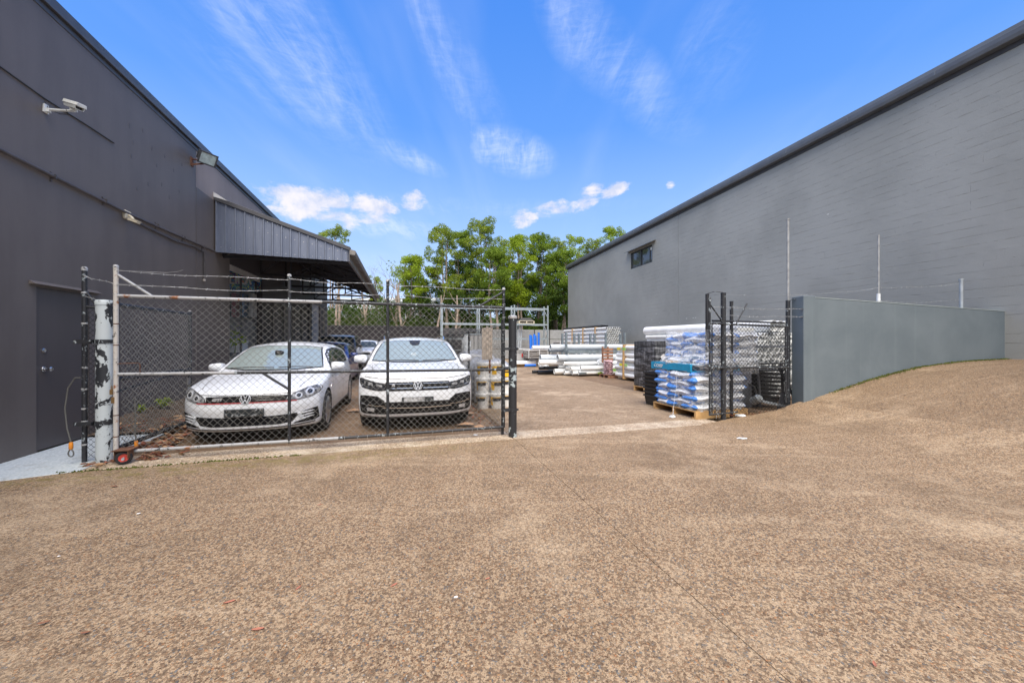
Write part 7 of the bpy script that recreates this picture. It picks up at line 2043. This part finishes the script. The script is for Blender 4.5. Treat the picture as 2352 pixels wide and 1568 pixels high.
weed(7.75, 13.9, 0, .20, 2, 'green weed growing from the yard in front of the pipe rack')
weed(7.1, 17.7, 0, .20, 3, 'weed beside the plastic bag near the coils')
# house plants in the shopfront
def plant(u, v, z, s, seed, label):
    t_ = thing('pot_plant', label, 'plant', W(u, v, z)); rs = random.Random(seed)
    mb = MB(); mb.lathe([(0, 0), (.10, 0), (.13, .2), (.11, .2), (.1, .17), (0, .17)], 14); mb.obj('pot', M_TRIM, t_, smooth=True)
    mb = MB(); mb.path([(0, 0, .15), (.03, 0, s * .5), (0, .02, s)], [.015, .01, .006], 6)
    for k in range(9): 
        a = rs.uniform(0, 6.28); z0 = rs.uniform(.4, 1) * s; mb.path([(0, 0, z0), (.12 * math.cos(a), .12 * math.sin(a), z0 + .08), (.22 * math.cos(a), .22 * math.sin(a), z0 + .04)], .005, 4)
    mb.obj('stem', M_LF1, t_)
    leaves('foliage', [((rs.uniform(-.16, .16), rs.uniform(-.16, .16), s * rs.uniform(.5, 1.05)), .16) for _ in range(6)], 500, .10, M_LF2, t_, seed)
plant(-4.75, 12.9, .9, .95, 2, 'leafy green plant hanging high inside the shopfront')
plant(-4.75, 12.7, 0, .75, 3, 'low leafy plant on the floor inside the shopfront')
fz = thing('freezer', 'white chest freezer inside the shopfront below the banner', 'freezer', W(-5.15, 13.45, .75))
mb = MB(); mb.box(-.7, .45, -.3, .3, 0, .62); mb.obj('body', mat('freezer_white', (.72, .74, .72), .35), fz, bevel=.03, seg=2)
mb = MB(); mb.box(-.71, .46, -.31, .31, .62, .70); mb.obj('lid', bpy.data.materials['freezer_white'], fz, bevel=.01)
sh = thing('shelf', 'black shelf of small goods under the freezer inside the shopfront', 'shelf', W(-5.15, 13.3, 0))
for z in (0.1, .4, .70):
    mb = MB(); mb.box(-.75, .55, -.35, .35, z, z + .03); mb.obj('board', M_TRIM, sh)
for x in (-.73, .5):
    mb = MB(); mb.box(x, x + .04, -.35, -.31, 0, .75); mb.obj('leg', M_TRIM, sh)
for i, (x, c_) in enumerate(((-.55, (.03, .22, .5)), (-.3, (.05, .25, .45)), (.32, (.7, .16, .03)))):
    crumple('small_box', ('blue packet on the left of the shop shelf', 'second blue packet on the shop shelf', 'orange packet on the right of the shop shelf')[i], 'packet', W(-5.12 + x * .8, 12.98, .73), .10, .06, .09, mat('packet_colour', c_, .5), 40 + i)
for i in range(9):
    mb = MB(); mb.box(-.05, .05, -.18, .18, -.75, 0); mb.path([(0, 0, 0), (.0, 0, .08)], .006, 4)
    tag(mb.obj('garment', mat('garment_colour', [(.05, .05, .06), (.25, .05, .08), (.04, .12, .25), (.3, .3, .28), (.02, .02, .02)][i % 5], .8), M=Matrix.Translation(W(-6.6 + i * .24, 14.1, 2.95)) @ SITE), f'garment on the hanging row below the shop banner, {ordn(i)} along', 'garment', 'garments hanging in the shop')

M_LEAFD = [mat('dry_leaf_brown', (.20, .085, .045), .8, var=.3, scale=30), mat('dry_leaf_red', (.34, .13, .08), .8, var=.3, scale=30), mat('dry_leaf_tan', (.42, .26, .14), .8, var=.25, scale=30)]
def leaf_mesh(seed, mt):
    rs = random.Random(seed); mb = MB(); n = 7; L_ = .5; vs = []
    cu_ = rs.uniform(.05, .25)
    for i in range(n + 1):
        f = i / n; w = .17 * math.sin(PI * min(1, f * .96 + .02)) ** .8; x = -L_ + 2 * L_ * f
        for sgn in (-1, 0, 1): vs.append((x, sgn * w, cu_ * (f - .5) ** 2 + (.08 if sgn else 0.02) + rs.uniform(0, .02)))
    fs = []
    for i in range(n):
        for j in range(2): a = i * 3 + j; fs.append((a, a + 3, a + 4, a + 1))
    mb.add(vs, fs); return mb.mesh('dry_leaf', mt, smooth=True, normals=False)
LM = [leaf_mesh(s, M_LEAFD[s % 3]) for s in range(6)]
def dleaf(px, py, size, k, label, a, name='dry_leaf', me=None):
    Y = 870 * EYE / (py - 784); X = (px - 1176) / 870 * Y; u = X * CU + Y * SU
    z = ramp_z(u); Y = 870 * (EYE - z) / (py - 784); X = (px - 1176) / 870 * Y
    o = bpy.data.objects.new(name, me or LM[k % 6]); COL.objects.link(o); o.location = (X, Y, z + .004); o.scale = (size * .8,) * 3; o.rotation_euler = (0, 0, a); return tag(o, label, 'leaf' if name == 'dry_leaf' else 'litter')
LV = [(592, 1447, .075, 1, 'curled reddish leaf nearest the bottom edge, left of centre', .2), (527, 1384, .07, 1, 'reddish leaf just behind the nearest one, left of centre', .5), (905, 1345, .06, 1, 'red leaf lying alone in the centre foreground', .9), (685, 1352, .055, 1, 'small upright looking red leaf left of centre', 1.4),
      (100, 1432, .06, 0, 'thin brown leaf at the far lower left', .5), (195, 1455, .055, 0, 'brown leaf lower left, right of the thin one', .2), (733, 1160, .05, 1, 'small red leaf in the middle distance below the cars', .3), (408, 1098, .045, 0, 'brown curled leaf just in front of the gate caster', .6), (262, 1118, .09, 3, 'dark flat leaf in front of the pale path', .0),
      (564, 1070, .06, 3, 'dark leaf lying near the mossy joint under the gate', .5), (2009, 1527, .05, 4, 'orange round leaf at the lower right', 1.0), (1717, 1100, .04, 0, 'tiny brown leaf on the driveway right of centre', .3), (2455 - 250, 1395, .04, 2, 'tan leaf on the right foreground', 1.2),
      (430, 1220, .05, 2, 'tan leaf below the hatchback side of the gate', .4), (1010, 1260, .04, 0, 'small brown leaf in the centre', 2.0), (1120, 1330, .045, 1, 'small red leaf right of centre foreground', .5), (560, 1300, .04, 2, 'tan leaf left of centre', 2.5)]
for (px, py, s, k, lb_, a) in LV: dleaf(px, py, s, k, lb_, a)
M_STONE = mat('white_stone', (.72, .70, .66), .6)
def pebble_me(seed):
    rs = random.Random(seed); bm = bmesh.new(); bmesh.ops.create_icosphere(bm, subdivisions=2, radius=.5)
    for v in bm.verts: v.co = Vector((v.co.x * 1.0, v.co.y * .72, max(-.1, v.co.z) * .45)) * (1 + rs.uniform(-.08, .08))
    me = bpy.data.meshes.new('stone'); bm.to_mesh(me); bm.free(); me.materials.append(M_STONE); me.shade_smooth(); return me
pm = pebble_me(4)
dleaf(1047, 1372, .030, 0, 'bright white pebble in the centre foreground', .2, 'pebble', pm); dleaf(318, 1180, .035, 0, 'white pebble on the left of the driveway', .6, 'pebble', pm); dleaf(135, 1278, .022, 0, 'small white pebble lower left', .6, 'pebble', pm)
crumple('paper_scrap', 'scrap of white paper on the driveway in front of the bag pallet', 'litter', (lambda Y: Vector(((1705 - 1176) / 870 * Y, Y, .0)))(870 * EYE / (1007 - 784)), .07, .035, .010, M_BAGW, 31)
crumple('paper_scrap', 'small white scrap by the front of the mesh gate near the black post', 'litter', (lambda Y: Vector(((1092 - 1176) / 870 * Y, Y, .0)))(870 * EYE / (999 - 784)), .03, .02, .008, M_BAGW, 32)
for i, (u, v, s) in enumerate(((1.0, 6.3, .16), (1.15, 7.3, .20), (-.95, 8.2, .17), (1.2, 6.05, .10))):
    mb = MB(); rs = random.Random(50 + i); vs = [(s * rs.uniform(.7, 1.2) * math.cos(a), s * .55 * rs.uniform(.7, 1.2) * math.sin(a), rs.uniform(.0, .05)) for a in np.linspace(0, 2 * PI, 9)[:-1]] + [(0, 0, .07)]
    mb.add(vs, [(k, (k + 1) % 8, 8) for k in range(8)]); tag(mb.obj('cardboard', mat('brown_card', (.36, .22, .13), .85), M=Matrix.Translation(W(u, v, .008)), normals=False), ('crumpled brown card on the ground right of the SUV front', 'brown card scrap beside the bucket stack', 'brown card scrap between the two white cars', 'small brown card scrap near the black post')[i], 'litter')
crumple('foil_scrap', 'small shiny scrap on the ground between the white cars', 'litter', W(-.85, 8.6, .0), .05, .04, .05, M_BAGW, 61)

def litter(name, label, regions, n, seed, size=(.05, .10)):
    rs = random.Random(seed); mb = MB()
    for k in range(n):
        (u0, u1, v0, v1, zf) = rs.choice(regions); u = rs.uniform(u0, u1); v = rs.uniform(v0, v1); z = zf + rs.uniform(.0, .03)
        s = rs.uniform(*size); a = rs.uniform(0, 6.28); M_ = Matrix.Translation(W(u, v, z)) @ Matrix.Rotation(a, 4, 'Z') @ Matrix.Rotation(rs.uniform(-.5, .5), 4, 'X') @ Matrix.Rotation(rs.uniform(-.35, .35), 4, 'Y')
        w = s * rs.uniform(.25, .4)
        mb.add([M_ @ Vector(p) for p in ((-s, 0, 0), (-s * .3, w, .008), (s * .5, w * .8, .012), (s, 0, 0), (s * .5, -w * .8, .012), (-s * .3, -w, .008), (0, 0, -.004))], [(0, 6, 1), (1, 6, 2), (2, 6, 3), (3, 6, 4), (4, 6, 5), (5, 6, 0)], rs.randrange(3))
    return tag(mb.obj(name, M_LEAFD, normals=False), label, 'leaves', kind='stuff')
litter('leaf_litter', 'drift of brown fallen leaves along the bed beside the white hatchback', [(-3.95, -3.3, 7.1, 8.6, .03), (-3.6, -3.2, 7.0, 9.5, .01), (-4.4, -3.5, 7.2, 9.5, .08), (-3.42, -3.1, 6.0, 6.9, .0), (-3.45, -3.0, 6.0, 6.4, 0)], 620, 8)
litter('leaf_litter', 'brown leaves caught round the foot of the peeling post and caster', [(-3.5, -3.2, 5.38, 5.62, 0), (-3.05, -2.75, 5.55, 5.70, 0), (-3.1, -2.6, 5.65, 5.9, 0)], 60, 9, (.03, .07))
litter('leaf_litter', 'few reddish leaves along the foot of the mesh fence beside the SUV', [(1.2, 1.5, 5.9, 8.5, 0)], 60, 10, (.02, .05))
# moss along the foot of the retaining wall and in the joint by the gate
M_MOSS = mat('moss_green', (.10, .12, .02), .95, var=.4, scale=30)
def moss(label, pts, n, seed, spread):
    rs = random.Random(seed); mb = MB()
    for k in range(n):
        f = rs.random() * (len(pts) - 1); i = int(f); p_ = Vector(pts[i]).lerp(Vector(pts[i + 1]), f - i); p_ = p_ + Vector((rs.uniform(-spread, spread), -abs(rs.gauss(0, spread)), 0))
        s = rs.uniform(.006, .020); a = rs.uniform(0, 3); d = Vector((math.cos(a), math.sin(a), 0)) * s
        mb.add([p_ - d, p_ + d, p_ + Vector((0, 0, s * 1.3))], [(0, 1, 2)])
    return tag(mb.obj('moss', M_MOSS, normals=False), label, 'moss', kind='stuff')
pts = [A + dAB * (LAB * f) for f in np.linspace(.12, .98, 14)]; pts = [Vector((p_.x, p_.y - .02, ramp_z(p_.x * CU + p_.y * SU) + .003)) for p_ in pts]
moss('moss and small weeds along the foot of the blue-grey wall', pts, 1500, 4, .045)
moss('green moss in the joint below the gate', [W(u, 5.285, .0) for u in np.linspace(-3.6, -1.2, 12)], 240, 5, .02)
litter('grit_litter', 'dirt and leaf crumbs gathered at the foot of the right hand mesh', [(5.7, 7.4, 5.60, 5.68, .03)], 120, 12, (.012, .035))
